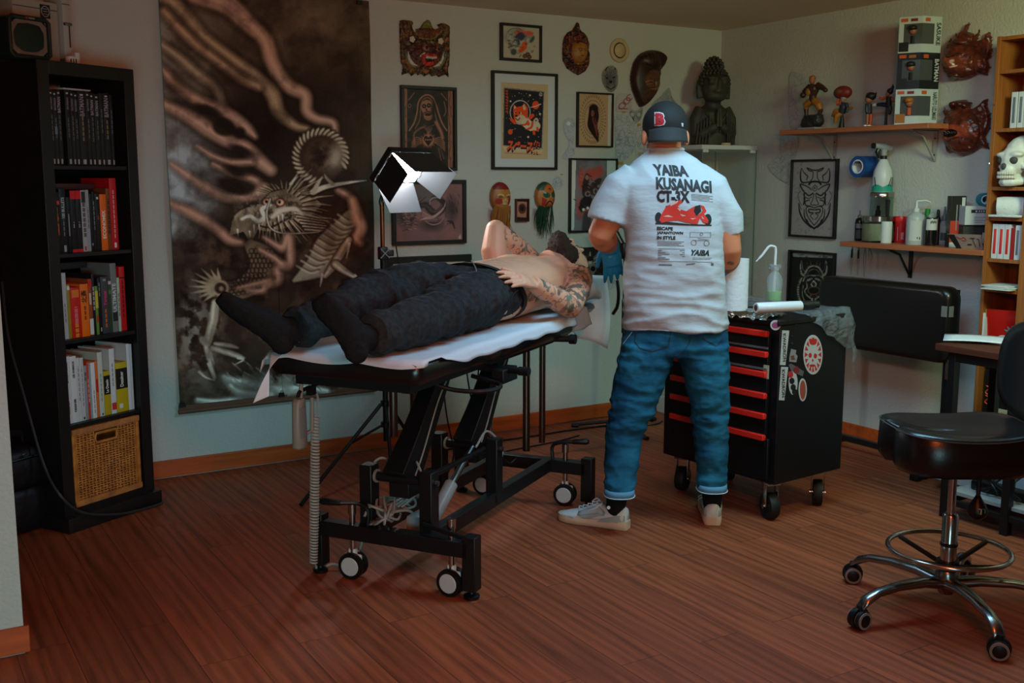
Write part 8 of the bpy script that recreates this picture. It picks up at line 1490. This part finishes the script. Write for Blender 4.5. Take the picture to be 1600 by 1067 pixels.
# near arm (tattooed, hand on the hip) and far arm (elbow up, hand behind the head)
SHn, ELn, WRn = V((1.44, -.245, .985)), V((1.165, -.318, .897)), V((.91, -.262, 1.014)); mb.tube([(1.46, -.17, .985), SHn, SHn.lerp(ELn, .5)+V((0, -.01, .005)), ELn, ELn.lerp(WRn, .3), ELn.lerp(WRn, .7), WRn], [.07, .063, .054, .044, .048, .038, .030], 16); mb.ell(SHn, (.066, .062, .062))
SHf, ELf, WRf = V((1.45, .13, .99)), V((1.50, .17, 1.178)), V((1.68, .055, 1.045)); mb.tube([(1.44, .07, .98), SHf, SHf.lerp(ELf, .55)+V((-.01, .01, 0)), ELf], [.07, .062, .058, .046], 16); mb.ell(ELf+V((.002, 0, .003)), (.047, .046, .045)); mb.ell(ELn, (.045, .043, .040)); mb.tube([ELf, ELf.lerp(WRf, .35), ELf.lerp(WRf, .8), WRf], [.044, .046, .036, .032], 16)
d = V((-.19, .036, .046)).normalized(); zz = V((.15, -.62, .78)); zz = (zz-d*zz.dot(d)).normalized(); hand(mb, basis(WRn+d*.012, d.cross(zz)*1, d, zz), (.12, .14, .08), (.75, .62, -.12), 1.1, .12)
d2 = (V((1.80, -.02, .985))-WRf).normalized(); z2 = V((0, -.2, 1)); z2 = (z2-d2*z2.dot(d2)).normalized(); hand(mb, basis(WRf, d2.cross(z2), d2, z2), (.2, .3, .2), (.6, .7, -.2))
for yh, yk, ya, zk in ((.03, .10, .165, 1.0), (-.15, -.15, -.13, .965)): mb.tube([(.80, yh, .965), (.44, yk, zk), (.0, ya, .915)], [.07, .045, .032], 14)
me = fuse(mb, .0048, 3, 'client'); INK = ((70, 72, 66), (74, 108, 98), (96, 62, 56))
def cskin(p):
    q = N3(p, (14, 14, 14)); c = V((220, 162, 130))+V((1, .8, .7))*q*8
    f = (p-HC).dot(hf); 
    if (p-HC).length < .16: c += V((8, -6, -6))*max(0, N3(p, (20, 20, 20)))
    na = min((p-SHn.lerp(ELn, t_)).length for t_ in (.1, .4, .7, 1)) < .075 and p.y < -.21; nf = min((p-ELn.lerp(WRn, t_)).length for t_ in (0, .25, .5, .75, .95)) < .07 and p.y < -.2 and p.x > .93
    ff = min((p-ELf.lerp(WRf, t_)).length for t_ in (.25, .5, .75)) < .065 and p.z > 1.05
    if na or nf or ff:
        k = N3(p, (26, 26, 26), 3)+.6*N3(p, (60, 60, 60), 7); L = abs(N3(p, (34, 34, 34), 11))
        if k > (.16 if na or nf else .30): c = c.lerp(V(INK[1] if N3(p, (16, 16, 16), 20) > .12 else INK[0]), .72)
        elif L < .045: c = c.lerp(V((60, 52, 48)), .62)
        elif N3(p, (22, 22, 22), 30) > .34: c = c.lerp(V((150, 90, 84)), .5)
    elif p.x < 1.42 and p.z > 1.03 and abs(p.y+.05) < .13: c = c.lerp(V((120, 84, 62)), max(0, .30+N3(p, (90, 30, 90))*.5)*(1-abs(p.y+.05)/.13))
    if f > .085 and abs((p-HC).dot(ht)+.064) < .010: c = V((176, 100, 90))
    return c
paintv(me, cskin); link('body', me, SKINM, PC, BM, 180)
HAIRM = mat('dark_curly_hair', (64, 45, 35), .75, bump=(200, 1.0, .01))
def fuzz(mb, vx, amp, name, M, par): me = fuse(mb, vx, 2); wrinkle(me, lambda p: amp*(N3(p, (60, 60, 60))+1.0*N3(p, (120, 120, 120), 5))); return link(name, me, HAIRM, par, M, 180)
mb = MB(); [mb.ell(c, r, HB) for c, r in (((0, .066, -.100), (.058, .052, .040)), ((0, .092, -.108), (.040, .036, .034)), ((.050, .030, -.062), (.030, .050, .046)), ((-.050, .030, -.062), (.030, .050, .046)), ((0, .101, -.050), (.028, .012, .008)))]; fuzz(mb, .005, .006, 'beard', BM, PC)
mb = MB(); [mb.ell(c, r, HB) for c, r in (((0, -.035, .052), (.090, .092, .090)), ((.070, -.02, .0), (.018, .03, .05)), ((-.070, -.02, .0), (.018, .03, .05)))]; fuzz(mb, .006, .005, 'hair', BM, PC)
for s in (-1, 1): obj('eyebrow', MB().tube([(s*.012, .095, .022), (s*.03, .097, .027), (s*.05, .084, .021)], [.003, .004, .002], 6, HB), HAIRM, PC, BM); obj('eyelash', MB().tube([(s*.017, .094, -.003), (s*.03, .0965, -.007), (s*.044, .088, -.003)], .0016, 5, HB), HAIRM, PC, BM)
TRO = mat('black_twill', (38, 39, 40), .85, var=(60, (52, 53, 54), .15), bump=(9, .5, .02, (1.6, .8, .8)), spec=.12)
def pel(x, ry, rz, zc, tilt): return [V((x+tilt*(1-sin(a))/2, Yc+ry*cos(a), zc+rz*sin(a))) for a in np.linspace(0, 2*pi, 33)[:-1]]
mb = MB(); mb.loft([pel(.64, .20, .100, .962, .0), pel(.72, .198, .112, .968, .05), pel(.79, .188, .119, .973, .18)])
for P, R_ in (([(.80, .035, .97), (.62, .07, 1.0), (.44, .10, 1.012), (.25, .125, .98), (.08, .155, .945), (.0, .17, .932)], [.115, .108, .094, .078, .068, .066]), ([(.80, -.125, .965), (.62, -.138, .962), (.42, -.145, .962), (.25, -.142, .945), (.06, -.135, .935), (-.035, -.13, .935)], [.105, .104, .095, .080, .069, .068])): mb.tube(P, R_, 22)
me = fuse(mb, .007, 5)
def twr(p):
    k = .6+.9*math.exp(-((p.x-.44)/.16)**2)+.8*math.exp(-((p.x-.78)/.12)**2)+.5*math.exp(-(p.x/.12)**2); q = V((p.x+.35*p.y+.3*p.z, p.y, p.z)); r = V((p.x-.5*p.y, p.y, p.z)); return k*(.010*N3(q, (9, 5, 6))+.009*(.4-abs(N3(r, (11, 5, 6), 4))*2.4)+.007*(.35-abs(N3(q, (18, 6, 7), 14))*2.8)+.001*N3(p, (50, 40, 40), 9))
wrinkle(me, twr); [setattr(v.co, 'z', max(v.co.z, PADZ+.007)) for v in me.vertices]; tr = link('trousers', me, TRO, PC, BM, 180)
obj('waistband', MB().loft([pel(.768, .1915, .1225, .973, .18), pel(.802, .1915, .1225, .973, .18), pel(.802, .184, .115, .973, .18), pel(.768, .184, .115, .973, .18)], caps=False), mat('waistband_black', (20, 20, 21), .8), tr, BM); obj('drawstring', MB().tube(spline([(.80, -.06, 1.100), (.76, -.09, 1.092), (.72, -.12, 1.075), (.70, -.13, 1.065)]), .0022, 6), mat('grey_cord', (120, 124, 118), .7), tr, BM); obj('pocket_seam', MB().tube(spline([(.80, -.255, 1.0), (.74, -.262, .99), (.70, -.27, .97), (.70, -.275, .92)]), .0018, 5), mat('seam_black', (18, 18, 19), .8), tr, BM)
SOCK = mat('black_sock', (25, 25, 26), .85, var=(120, (34, 34, 35), .2), bump=(60, .4, .004), spec=.12)
for nm, heel, toe, ank, sd in (('far', (-.035, .195, .890), (-.155, .335, 1.045), (.03, .17, .925), V((-.6, -.75, .2))), ('near', (-.085, -.115, .890), (-.155, -.035, 1.06), (-.0, -.13, .925), V((-.3, -.9, .1)))):
    h, q, a = V(heel), V(toe), V(ank); fd = (q-h).normalized(); up = (a-h); up = (up-fd*up.dot(fd)).normalized(); sd = fd.cross(up); F_ = basis(h, sd, fd, up); L = (q-h).length
    mb = MB(); mb.ell((0, .0, .0), (.037, .040, .038), F_); mb.loft([[F_ @ V((w*cos(b), y, zc+hh*sin(b))) for b in np.linspace(0, 2*pi, 17)[:-1]] for y, w, hh, zc in ((-.03, .024, .024, .0), (0, .038, .040, .004), (.06, .041, .050, .022), (.11, .044, .043, .012), (L*.72, .050, .033, .0), (L*.88, .049, .026, -.003), (L, .036, .018, -.002))]); mb.tube([F_ @ V((0, .03, .02)), a, a+V((.10, 0, .01))], [.044, .046, .046], 16)
    for i, x in enumerate((-.03, -.014, .003, .019)): mb.ell(F_ @ V((x*(1 if sd.y > 0 else 1), L*(.96-.02*abs(i-1)), 0)), (.011, .013, .011))
    me = fuse(mb, .005, 4); wrinkle(me, lambda p: .0022*N3(p, (30, 60, 60))); link('sock', me, SOCK, PC, BM, 180)
# ---- standing artist seen from behind
D0 = 4.25
def A(px, py, dd=0.0): return V(onP(px, py, Fh*(D0+dd), Fh))
ga = A(1040, 815); PA = thing('person', 'person standing in a white printed t-shirt, blue jeans, dark cap and blue gloves', 'person', V((ga.x, ga.y, 0)), SR)
mb = MB(); hd = A(1039, 212, .05); hz_ = V((_F[0]*.25, _F[1]*.25, .97)).normalized(); hx = -Rh; hy = hz_.cross(hx)*1.0; hy = hy if hy.dot(Fh) > 0 else -hy; HA = basis(hd, hy.cross(hz_), hy, hz_); head(mb, HA, False)
mb.tube([A(1040, 262, .05), A(1040, 236, .045), A(1039, 208, .055)], [.085, .062, .058], 18)
def trow(py, xl, xr, b, dd=0.03, n=40, sq=.8):
    l, r = A(xl, py, dd), A(xr, py, dd); c = (l+r)/2; w = (r-l).length/2; return [c+Rh*(w*cos(a)*(abs(cos(a))**(sq-1) if abs(cos(a)) > .01 else 0))+Fh*(b*sin(a)*(abs(sin(a))**(sq-1) if abs(sin(a)) > .01 else 0)) for a in np.linspace(0, 2*pi, n+1)[:-1]]
mb.loft([trow(540, 995, 1115, .09), trow(450, 992, 1112, .09), trow(360, 990, 1118, .1), trow(285, 975, 1112, .09), trow(258, 1005, 1080, .06)])
eL, wL = A(938, 366, .02), A(953, 384, .15); mb.tube([A(1000, 285, .03), A(985, 290, .03), A(958, 330, .02), eL, eL.lerp(wL, .35), wL], [.07, .068, .062, .050, .055, .036], 18); mb.ell(eL+Rh*-.004, (.045, .045, .05))
eR, wR = A(1141, 392, .01), A(1134, 424, .09); mb.tube([A(1090, 285, .03), A(1110, 292, .03), A(1132, 345, .02), eR, eR.lerp(wR, .4), wR], [.07, .068, .058, .044, .048, .032], 18)
kL, kR = A(976, 678, -.03), A(1110, 680, .0); aL, aR = A(966, 775, -.10), A(1112, 768, -.02)
for P in ([A(1015, 540, .03), kL, aL], [A(1092, 540, .03), kR, aR]): mb.tube(P, [.085, .042, .030], 14)
me = fuse(mb, .006, 4, 'artist'); paintv(me, lambda p: V((196, 122, 86))+V((1, .8, .7))*N3(p, (16, 16, 16))*8 if not (p-eR.lerp(wR, .5)).length < .075 or N3(p, (30, 30, 30), 3) < .1 else V((120, 84, 66))); link('body', me, SKINM, PA, None, 180)
mb = MB(); mb.ell((0, -.03, .005), (.079, .072, .05), HA); fuse_h = fuse(mb, .006, 2); link('hair', fuse_h, mat('short_dark_hair', (44, 32, 27), .8), PA, None, 180)
# t-shirt
TSH = mat('white_cotton', (176, 181, 184), .85, bump=(6, .35, .025, (1, 1, 2.4)), spec=.15); mb = MB()
mb.loft([trow(514, 973, 1137, .150, .03), trow(470, 974, 1134, .142, .03), trow(420, 976, 1130, .135, .03), trow(360, 976, 1128, .132, .03), trow(320, 968, 1126, .13, .03), trow(288, 962, 1124, .122, .03), trow(266, 974, 1110, .10, .035), trow(248, 996, 1086, .085, .04), trow(233, 1013, 1066, .066, .045)])
mb.tube([A(995, 282, .03), A(972, 297, .03), A(954, 328, .025), A(948, 348, .02)], [.085, .086, .083, .084], 24); mb.tube([A(1085, 284, .03), A(1110, 297, .03), A(1134, 342, .025), A(1142, 369, .02)], [.08, .082, .070, .056], 24)
me = fuse(mb, .007, 6)
def swr(p):
    f = max(0, min(1, (1.25-p.z)/.35)); q = p.x*.5+p.z*.35; return .006*N3(p, (5, 5, 8), 2)+.009*f*(.4-abs(N3(p+V((0, 0, .12*p.x)), (5, 5, 20), 6))*2.2)+(.006-.003*f)*(.35-abs(N3(V((q, p.y*.4, p.z)), (16, 8, 3.5), 9))*2.4)+.0012*N3(p, (30, 30, 40), 3)*f
wrinkle(me, swr); sh_ = link('t_shirt', me, TSH, PA, None, 180); wverts = [WM[PA.name] @ v.co for v in me.vertices]; BV = BVHTree.FromPolygons(wverts, [tuple(p.vertices) for p in me.polygons])
def hem(name, P, r, m, par, sq=(1, .5), cl=True): return obj(name, MB().tube(P, r, 8, closed=cl, sq=sq), m, par, None, smooth=180)
hem('collar', trow(234, 1013, 1066, .066, .045), .008, TSH, sh_, (1, 1))
def decal(name, me, m, par, bv, off=.0016, L=3.0):
    bm = bmesh.new(); bm.from_mesh(me); bmesh.ops.triangulate(bm, faces=bm.faces)
    for _ in range(4):
        es = [e for e in bm.edges if e.calc_length() > L]
        if not es: break
        bmesh.ops.subdivide_edges(bm, edges=es, cuts=1); bmesh.ops.triangulate(bm, faces=bm.faces)
    O = V(_C); bad = []
    for v in bm.verts:
        d = V(ray(v.co.x, v.co.y)).normalized(); h, n, i, q = bv.ray_cast(O, d)
        if h is None: bad.append(v)
        else: v.co = h-d*off
    bmesh.ops.delete(bm, geom=bad, context='VERTS'); m2 = bpy.data.meshes.new(name); bm.to_mesh(m2); bm.free(); bpy.data.meshes.remove(me); return link(name, m2, m, par, None, 0)
def pxtext(txt, x0, y, h, w, slope=0.0, bold=.03, shear=0.0, lean=0.0):
    me = text_mesh(txt, 1.0, bold=bold, shear=shear, align='LEFT', res=2); xs = [v.co.x for v in me.vertices]; ys = [v.co.y for v in me.vertices]; a, b, c, d = min(xs), max(xs), min(ys), max(ys)
    for v in me.vertices: u, q = (v.co.x-a)/(b-a), (v.co.y-c)/(d-c); v.co = V((x0+w*u+lean*q, y+slope*w*u-h*q, 0))
    return me
def pxpolys(polys):
    mb = MB(); [mb.add([(x, y, 0) for x, y in P], [tuple(range(len(P)))]) for P in polys]; return mb.mesh('p')
FADE = mat('faded_black_print', (44, 46, 48), .8); INKP = mat('shirt_black_print', (26, 27, 28), .75)
decal('print_title', pxtext('YAIBA', 1023, 273.5, 17.5, 54, .055, .05, 0, -4), FADE, sh_, BV); decal('print_title', pxtext('KUSANAGI', 1025.5, 295.5, 19.5, 87, .075, .05, 0, -1), FADE, sh_, BV); decal('print_title', pxtext('CT-3X', 1026, 316, 19, 52, .025, .05), INKP, sh_, BV)
for i, (s_, w) in enumerate((('ESCAPE', 25), ('JAPANTOWN', 41), ('IN STYLE', 29))): decal('print_slogan', pxtext(s_, 1026.5, 359.5+7.2*i, 5.6, w, .02, .05), INKP, sh_, BV)
decal('print_logo', pxtext('YAIBA', 1080, 399, 9, 28, .03, .05, .35), INKP, sh_, BV)
ln = lambda x0, x1, y, t=.7, sl=.02: [(x0, y), (x1, y+sl*(x1-x0)), (x1, y+t+sl*(x1-x0)), (x0, y+t)]
P = [ln(1027, 1069-(i % 3)*4, 376.5+2.1*i) for i in range(4)]+[ln(1080, 1114-(i % 2)*5, 303+2.2*i, .6, .1) for i in range(5)]+[ln(1028, 1034+(i % 3)*6, 391+2.6*i, 1.0) for i in range(6)]+[ln(1062+(i % 2)*4, 1070, 391+3*i, .8) for i in range(4)]+[ln(1029, 1070, 388), ln(1029, 1113, 407.6, .6), ln(1082, 1112, 402.5, .5), ln(1082, 1110, 404.5, .5), ln(1029, 1050, 412.8, 1.6), ln(1072, 1086, 412.5, 1.2, -.1), ln(1111, 1115, 411, 4)]
P += [ln(1078, 1110, y, .5) for y in (362.5, 370)]+[[(x, 362.5), (x+.6, 362.5), (x+.6, 371), (x, 371)] for x in (1078, 1110)]; E9 = lambda x, y, rx, ry, n=14: [(x+rx*cos(2*pi*k/n), y+ry*sin(2*pi*k/n)) for k in range(n)]
for x, y, r in ((1084, 379, 4.5), (1104, 380, 4.5), (1096, 366, 2.5)): P += [[(x+r*cos(a), y+r*sin(a)), (x+r*cos(b), y+r*sin(b)), (x+(r-.7)*cos(b), y+(r-.7)*sin(b)), (x+(r-.7)*cos(a), y+(r-.7)*sin(a))] for a, b in ((2*pi*k/10, 2*pi*(k+1)/10) for k in range(10))]
P += [ln(1084, 1104, 375, .6), ln(1090, 1108, 372, .6, .15)]; decal('print_small_lines', pxpolys(P), mat('grey_shirt_print', (84, 88, 90), .8), sh_, BV, .0014)
decal('print_motorbike_wheels', pxpolys([E9(1029, 340, 5.5, 8.5), E9(1106, 343, 6, 9), [(1024, 348), (1040, 346), (1076, 350), (1112, 351), (1112, 353), (1070, 352), (1024, 350)], [(1040, 322), (1056, 318), (1052, 326), (1042, 330)], [(1086, 322), (1094, 320), (1096, 330), (1088, 338), (1082, 332)]]), INKP, sh_, BV, .0018)
decal('print_motorbike', pxpolys([[(1030, 344), (1034, 334), (1040, 324), (1052, 316), (1064, 312), (1066, 316), (1058, 322), (1066, 328), (1072, 330), (1078, 326), (1086, 322), (1084, 330), (1088, 338), (1096, 332), (1098, 328), (1094, 320), (1100, 322), (1104, 330), (1100, 334), (1107, 344), (1106, 349), (1099, 348), (1094, 340), (1090, 350), (1076, 348), (1060, 344), (1046, 345), (1034, 348)]]), mat('shirt_red_print', (206, 48, 34), .75), sh_, BV, .0022)
decal('print_motorbike_glints', pxpolys([[(1046, 318), (1060, 313), (1058, 317), (1048, 322)], [(1036, 338), (1044, 336), (1052, 339), (1044, 339)], [(1062, 334), (1072, 337), (1066, 338)], [(1096, 337), (1101, 343), (1097, 341)], [(1058, 325), (1066, 326), (1062, 330)], [(1078, 341), (1088, 341), (1082, 343)]]), mat('shirt_pale_print', (206, 170, 160), .8), sh_, BV, .0027)
# jeans
DEN = mat('blue_denim', (36, 106, 132), .85, var=(7, (20, 66, 94), .16), bump=(10, .45, .018, (1, 1, 2)), spec=.15); mb = MB()
mb.loft([trow(500, 978, 1134, .125, .03), trow(530, 972, 1137, .135, .03), trow(552, 968, 1138, .13, .03)])
mb.loft([trow(535, 972, 1056, .125, .02, 26), trow(560, 967, 1050, .122, .01, 26), trow(600, 959, 1038, .11, .0, 26), trow(640, 952, 1021, .095, -.02, 26), trow(680, 946, 1004, .082, -.03, 26), trow(720, 945, 998, .076, -.06, 26), trow(770, 945, 990, .068, -.10, 26)]); mb.loft([trow(535, 1052, 1137, .125, .02, 26), trow(560, 1060, 1138, .122, .02, 26), trow(600, 1072, 1138, .11, .01, 26), trow(640, 1081, 1137, .095, .0, 26), trow(680, 1084, 1137, .085, .0, 26), trow(720, 1088, 1136, .078, -.01, 26), trow(762, 1090, 1134, .066, -.02, 26)])
me = fuse(mb, .0065, 5)
def jwr(p):
    k = .5+1.3*math.exp(-((p.z-.47)/.10)**2)+.9*math.exp(-((p.z-.72)/.10)**2)+.9*math.exp(-((p.z-.2)/.10)**2); return k*(.0055*N3(p, (8, 8, 30))+.005*(.4-abs(N3(p, (9, 9, 24), 5))*1.8)+.002*N3(p, (40, 40, 50), 2))
wrinkle(me, jwr); jn = link('jeans', me, DEN, PA, None, 180); JV = BVHTree.FromPolygons([WM[PA.name] @ v.co for v in me.vertices], [tuple(p.vertices) for p in me.polygons])
for py, xl, xr, b, dd in ((769, 944, 991, .070, -.10), (761, 1089, 1135, .068, -.02)): R1, R2, R3 = trow(py-7, xl, xr, b+.002, dd, 30), trow(py+3, xl, xr, b+.004, dd, 30), trow(py+3.6, xl, xr, b-.012, dd, 30); cf = obj('turn_up', MB().loft([R3, R2, R1, trow(py-7, xl+2, xr-2, b-.004, dd, 30)], caps=False), mat('pale_denim', (88, 140, 168), .85), jn, None, smooth=180); hem('turn_up_edge', R2, .003, mat('white_thread', (196, 206, 208), .8), cf)
STI = mat('dark_stitch', (24, 44, 62), .9); 
def stroke(P, w): return [[(a[0], a[1]), (b[0], b[1]), (b[0]+w*(-(b[1]-a[1]))/math.dist(a, b), b[1]+w*(b[0]-a[0])/math.dist(a, b)), (a[0]+w*(-(b[1]-a[1]))/math.dist(a, b), a[1]+w*(b[0]-a[0])/math.dist(a, b))] for a, b in zip(P, P[1:])]
for P, w in (([(994, 519), (992, 533), (1000, 543), (1020, 548), (1044, 540), (1047, 519)], 1.6), ([(1098, 527), (1120, 540), (1130, 526)], 1.8), ([(1079, 519), (1078, 535), (1070, 548), (1056, 560)], 1.2), ([(988, 519), (968, 545)], .9)): decal('pocket_stitching', pxpolys(stroke(P, w)), STI if w > 1 else mat('white_thread', (196, 206, 208), .8), jn, JV, .002)
# socks, shoes
SHW, SHG, SOLE = mat('shoe_white_leather', (206, 214, 214), .5), mat('shoe_grey_leather', (156, 168, 166), .5), mat('shoe_cream_sole', (206, 178, 150), .6)
def shoe(heel, toe, ank):
    h = V((heel.x, heel.y, 0)); d = V((toe.x-heel.x, toe.y-heel.y, 0)); L = .295; d.normalize(); F_ = basis(h, d, V((-d.y, d.x, 0)), V((0, 0, 1)))
    S_ = ((.0, .022, .085), (.012, .032, .092), (.05, .037, .078), (.085, .038, .074), (.11, .039, .094), (.14, .041, .088), (.175, .045, .070), (.21, .048, .057), (.25, .045, .047), (.28, .030, .038), (.292, .014, .030))
    ring = lambda x, w, z0, z1, n=20: [(x, w*cos(a)*(1-.35*max(0, sin(a))), z0+(z1-z0)*(.5+.5*sin(a)*abs(sin(a))**-.35 if abs(sin(a)) > .02 else .5)) for a in np.linspace(0, 2*pi, n+1)[:-1]]
    up = obj('shoe', MB().loft([ring(x, w, .018, z) for x, w, z in S_]), SHW, PA, F_, smooth=80); rb = lambda x, w, a, b: [(x, s*w, z) for s, z in ((-1, a), (1, a), (1, b), (-1, b))]
    obj('sole', MB().loft([[(x, (w+.004)*cos(a), .0165+.0165*(1 if sin(a) > 0 else -1)*min(1, abs(sin(a))*2.5)) for a in np.linspace(.1, 2*pi+.1, 21)[:-1]] for x, w in ((-.006, .02), (.002, .032), (.05, .037), (.12, .039), (.20, .048), (.25, .046), (.283, .032), (.299, .012))]), SOLE, up, F_, smooth=60)
    def patch(name, pts, m):   # (x, height fraction) outline wrapped on both sides
        for s in (-1, 1):
            mb = MB(); rows = []
            for x, f0, f1 in pts:
                w = np.interp(x, [q[0] for q in S_], [q[1] for q in S_]); zt = np.interp(x, [q[0] for q in S_], [q[2] for q in S_]); rows.append([(x, s*(w*(1-.30*max(0, (f-.5)*2)**2)*(1-.0*f)*sqrt(max(0.02, 1-(max(0, f-.62)/.5)**2))+.0022), .018+(zt-.018)*f) for f in np.linspace(f0, f1, 6)])
            mb.loft(rows, close=False, caps=False); o = obj(name, mb, m, up, F_, smooth=80); o.modifiers.new('t', 'SOLIDIFY').thickness = .001
    patch('toe_guard', ((.20, .05, .12), (.225, .05, .5), (.255, .05, .62), (.28, .1, .7), (.29, .15, .7)), SHG); patch('heel_panel', ((.002, .1, .62), (.03, .08, .62), (.075, .05, .5), (.10, .05, .3), (.115, .05, .10)), SHG); patch('eyelet_panel', ((.085, .62, .86), (.11, .55, .90), (.14, .50, .93), (.18, .52, .93), (.20, .6, .9)), SHG); patch('side_swoosh', ((.085, .62, .68), (.11, .42, .56), (.14, .28, .48), (.17, .26, .50), (.185, .40, .55), (.19, .50, .56)), SHG)
    mb = MB(); [mb.tube([(x, -.02, z), (x+.006, 0, z+.006), (x, .02, z)], .0026, 5) for x, z in ((.125, .094), (.145, .088), (.165, .078), (.185, .069), (.203, .062))]; mb.tube(spline([(.115, .0, .098), (.10, .025, .102), (.12, .05, .085), (.15, .052, .07)]), .0026, 5).tube(spline([(.115, 0, .098), (.14, -.02, .104), (.165, -.03, .085)]), .0026, 5); obj('laces', mb, SHW, up, F_)
    mb = MB(); mb.tube([F_ @ V((.045, 0, .05)), F_ @ V((.05, 0, .09)), ank], [.032, .040, .046], 18); obj('sock', mb, SOCK, PA, None, smooth=80); return F_
shoe(fl(980, 826), fl(884, 812), A(966, 752, -.095)); q = obj('sock_badge', MB().cyl(A(951, 793, -.155), A(951, 793, -.16), .007, 12), WPRINT, PA); FR = fl(1113, 820); shoe(FR, FR+V((.62, .78, 0)), A(1112, 746, -.02))
# cap worn backwards
CAPM = mat('charcoal_cap_cotton', (27, 25, 24), .8, bump=(300, .2, .002)); mb = MB(); mb.ell((0, -.004, .042), (.089, .114, .091), HA, 24, 14); me = fuse(mb, .006, 2); cp = link('cap', me, CAPM, PA, None, 180); CV = BVHTree.FromPolygons([WM[PA.name] @ v.co for v in me.vertices], [tuple(p.vertices) for p in me.polygons])
def brim(u, v):
    a = -pi/2+(u-.5)*1.8; r = 1+.12*v; return HA @ V((.0915*cos(a)*(1+.05*v), .110*sin(a)*r, .0-.062*v+.02*v*abs(u-.5)))
o = obj('brim', MB().grid(28, 6, brim), mat('cap_brim', (38, 36, 35), .8), cp, None, smooth=180); o.modifiers.new('t', 'SOLIDIFY').thickness = .003; obj('top_button', MB().ell((0, -.005, .124), (.009, .009, .004), HA), CAPM, cp)
decal('cap_letter_edge', pxtext('B', 1022.5, 197, 22, 17.5, 0, .075), mat('cap_white_thread', (200, 200, 196), .8), cp, CV, .0015); decal('cap_letter', pxtext('B', 1024, 195.5, 19, 14.5, 0, .06), mat('cap_red_thread', (176, 30, 38), .8), cp, CV, .003); decal('cap_letter_serif', pxpolys([[(1022.6, 179), (1029, 177), (1028.5, 180), (1023, 181.5)], [(1022.6, 194), (1028.5, 192.5), (1028.5, 195), (1023, 196.5)]]), mat('cap_red_thread', (176, 30, 38), .8), cp, CV, .0035); decal('side_mark', pxpolys([[(1064.5, 192), (1068, 192.5), (1067.5, 198), (1065.5, 197.5)]]), WPRINT, cp, CV, .002)
# gloves
GLV = mat('blue_nitrile', (24, 132, 178), .38, bump=(70, .35, .006))
def glove(w, dirv, nrm, el, curl, th, s, sp): d = V(dirv).normalized(); n = V(nrm); n = (n-d*n.dot(d)).normalized(); mb = MB(); hand(mb, basis(w, d.cross(n), d, n), curl, th, s, sp, .0095); mb.tube([w-(w-el).normalized()*.035, w, w+d*.03], [.043, .040, .036], 16, sq=(1, .9)); link('glove', fuse(mb, .004, 3), GLV, PA, None, 180)
glove(wL, Rh*.16-Uz*.90+Fh*.15, -Fh+Uz*.2, eL, (.15, .25, .2), (.45, .85, -.35), 1.05, .15); glove(wR, Rh*.55-Uz*.62+Fh*.25, Uz*.6-Fh*.8, eR, (.35, .5, .3), (.6, .6, -.5), .95, .12)
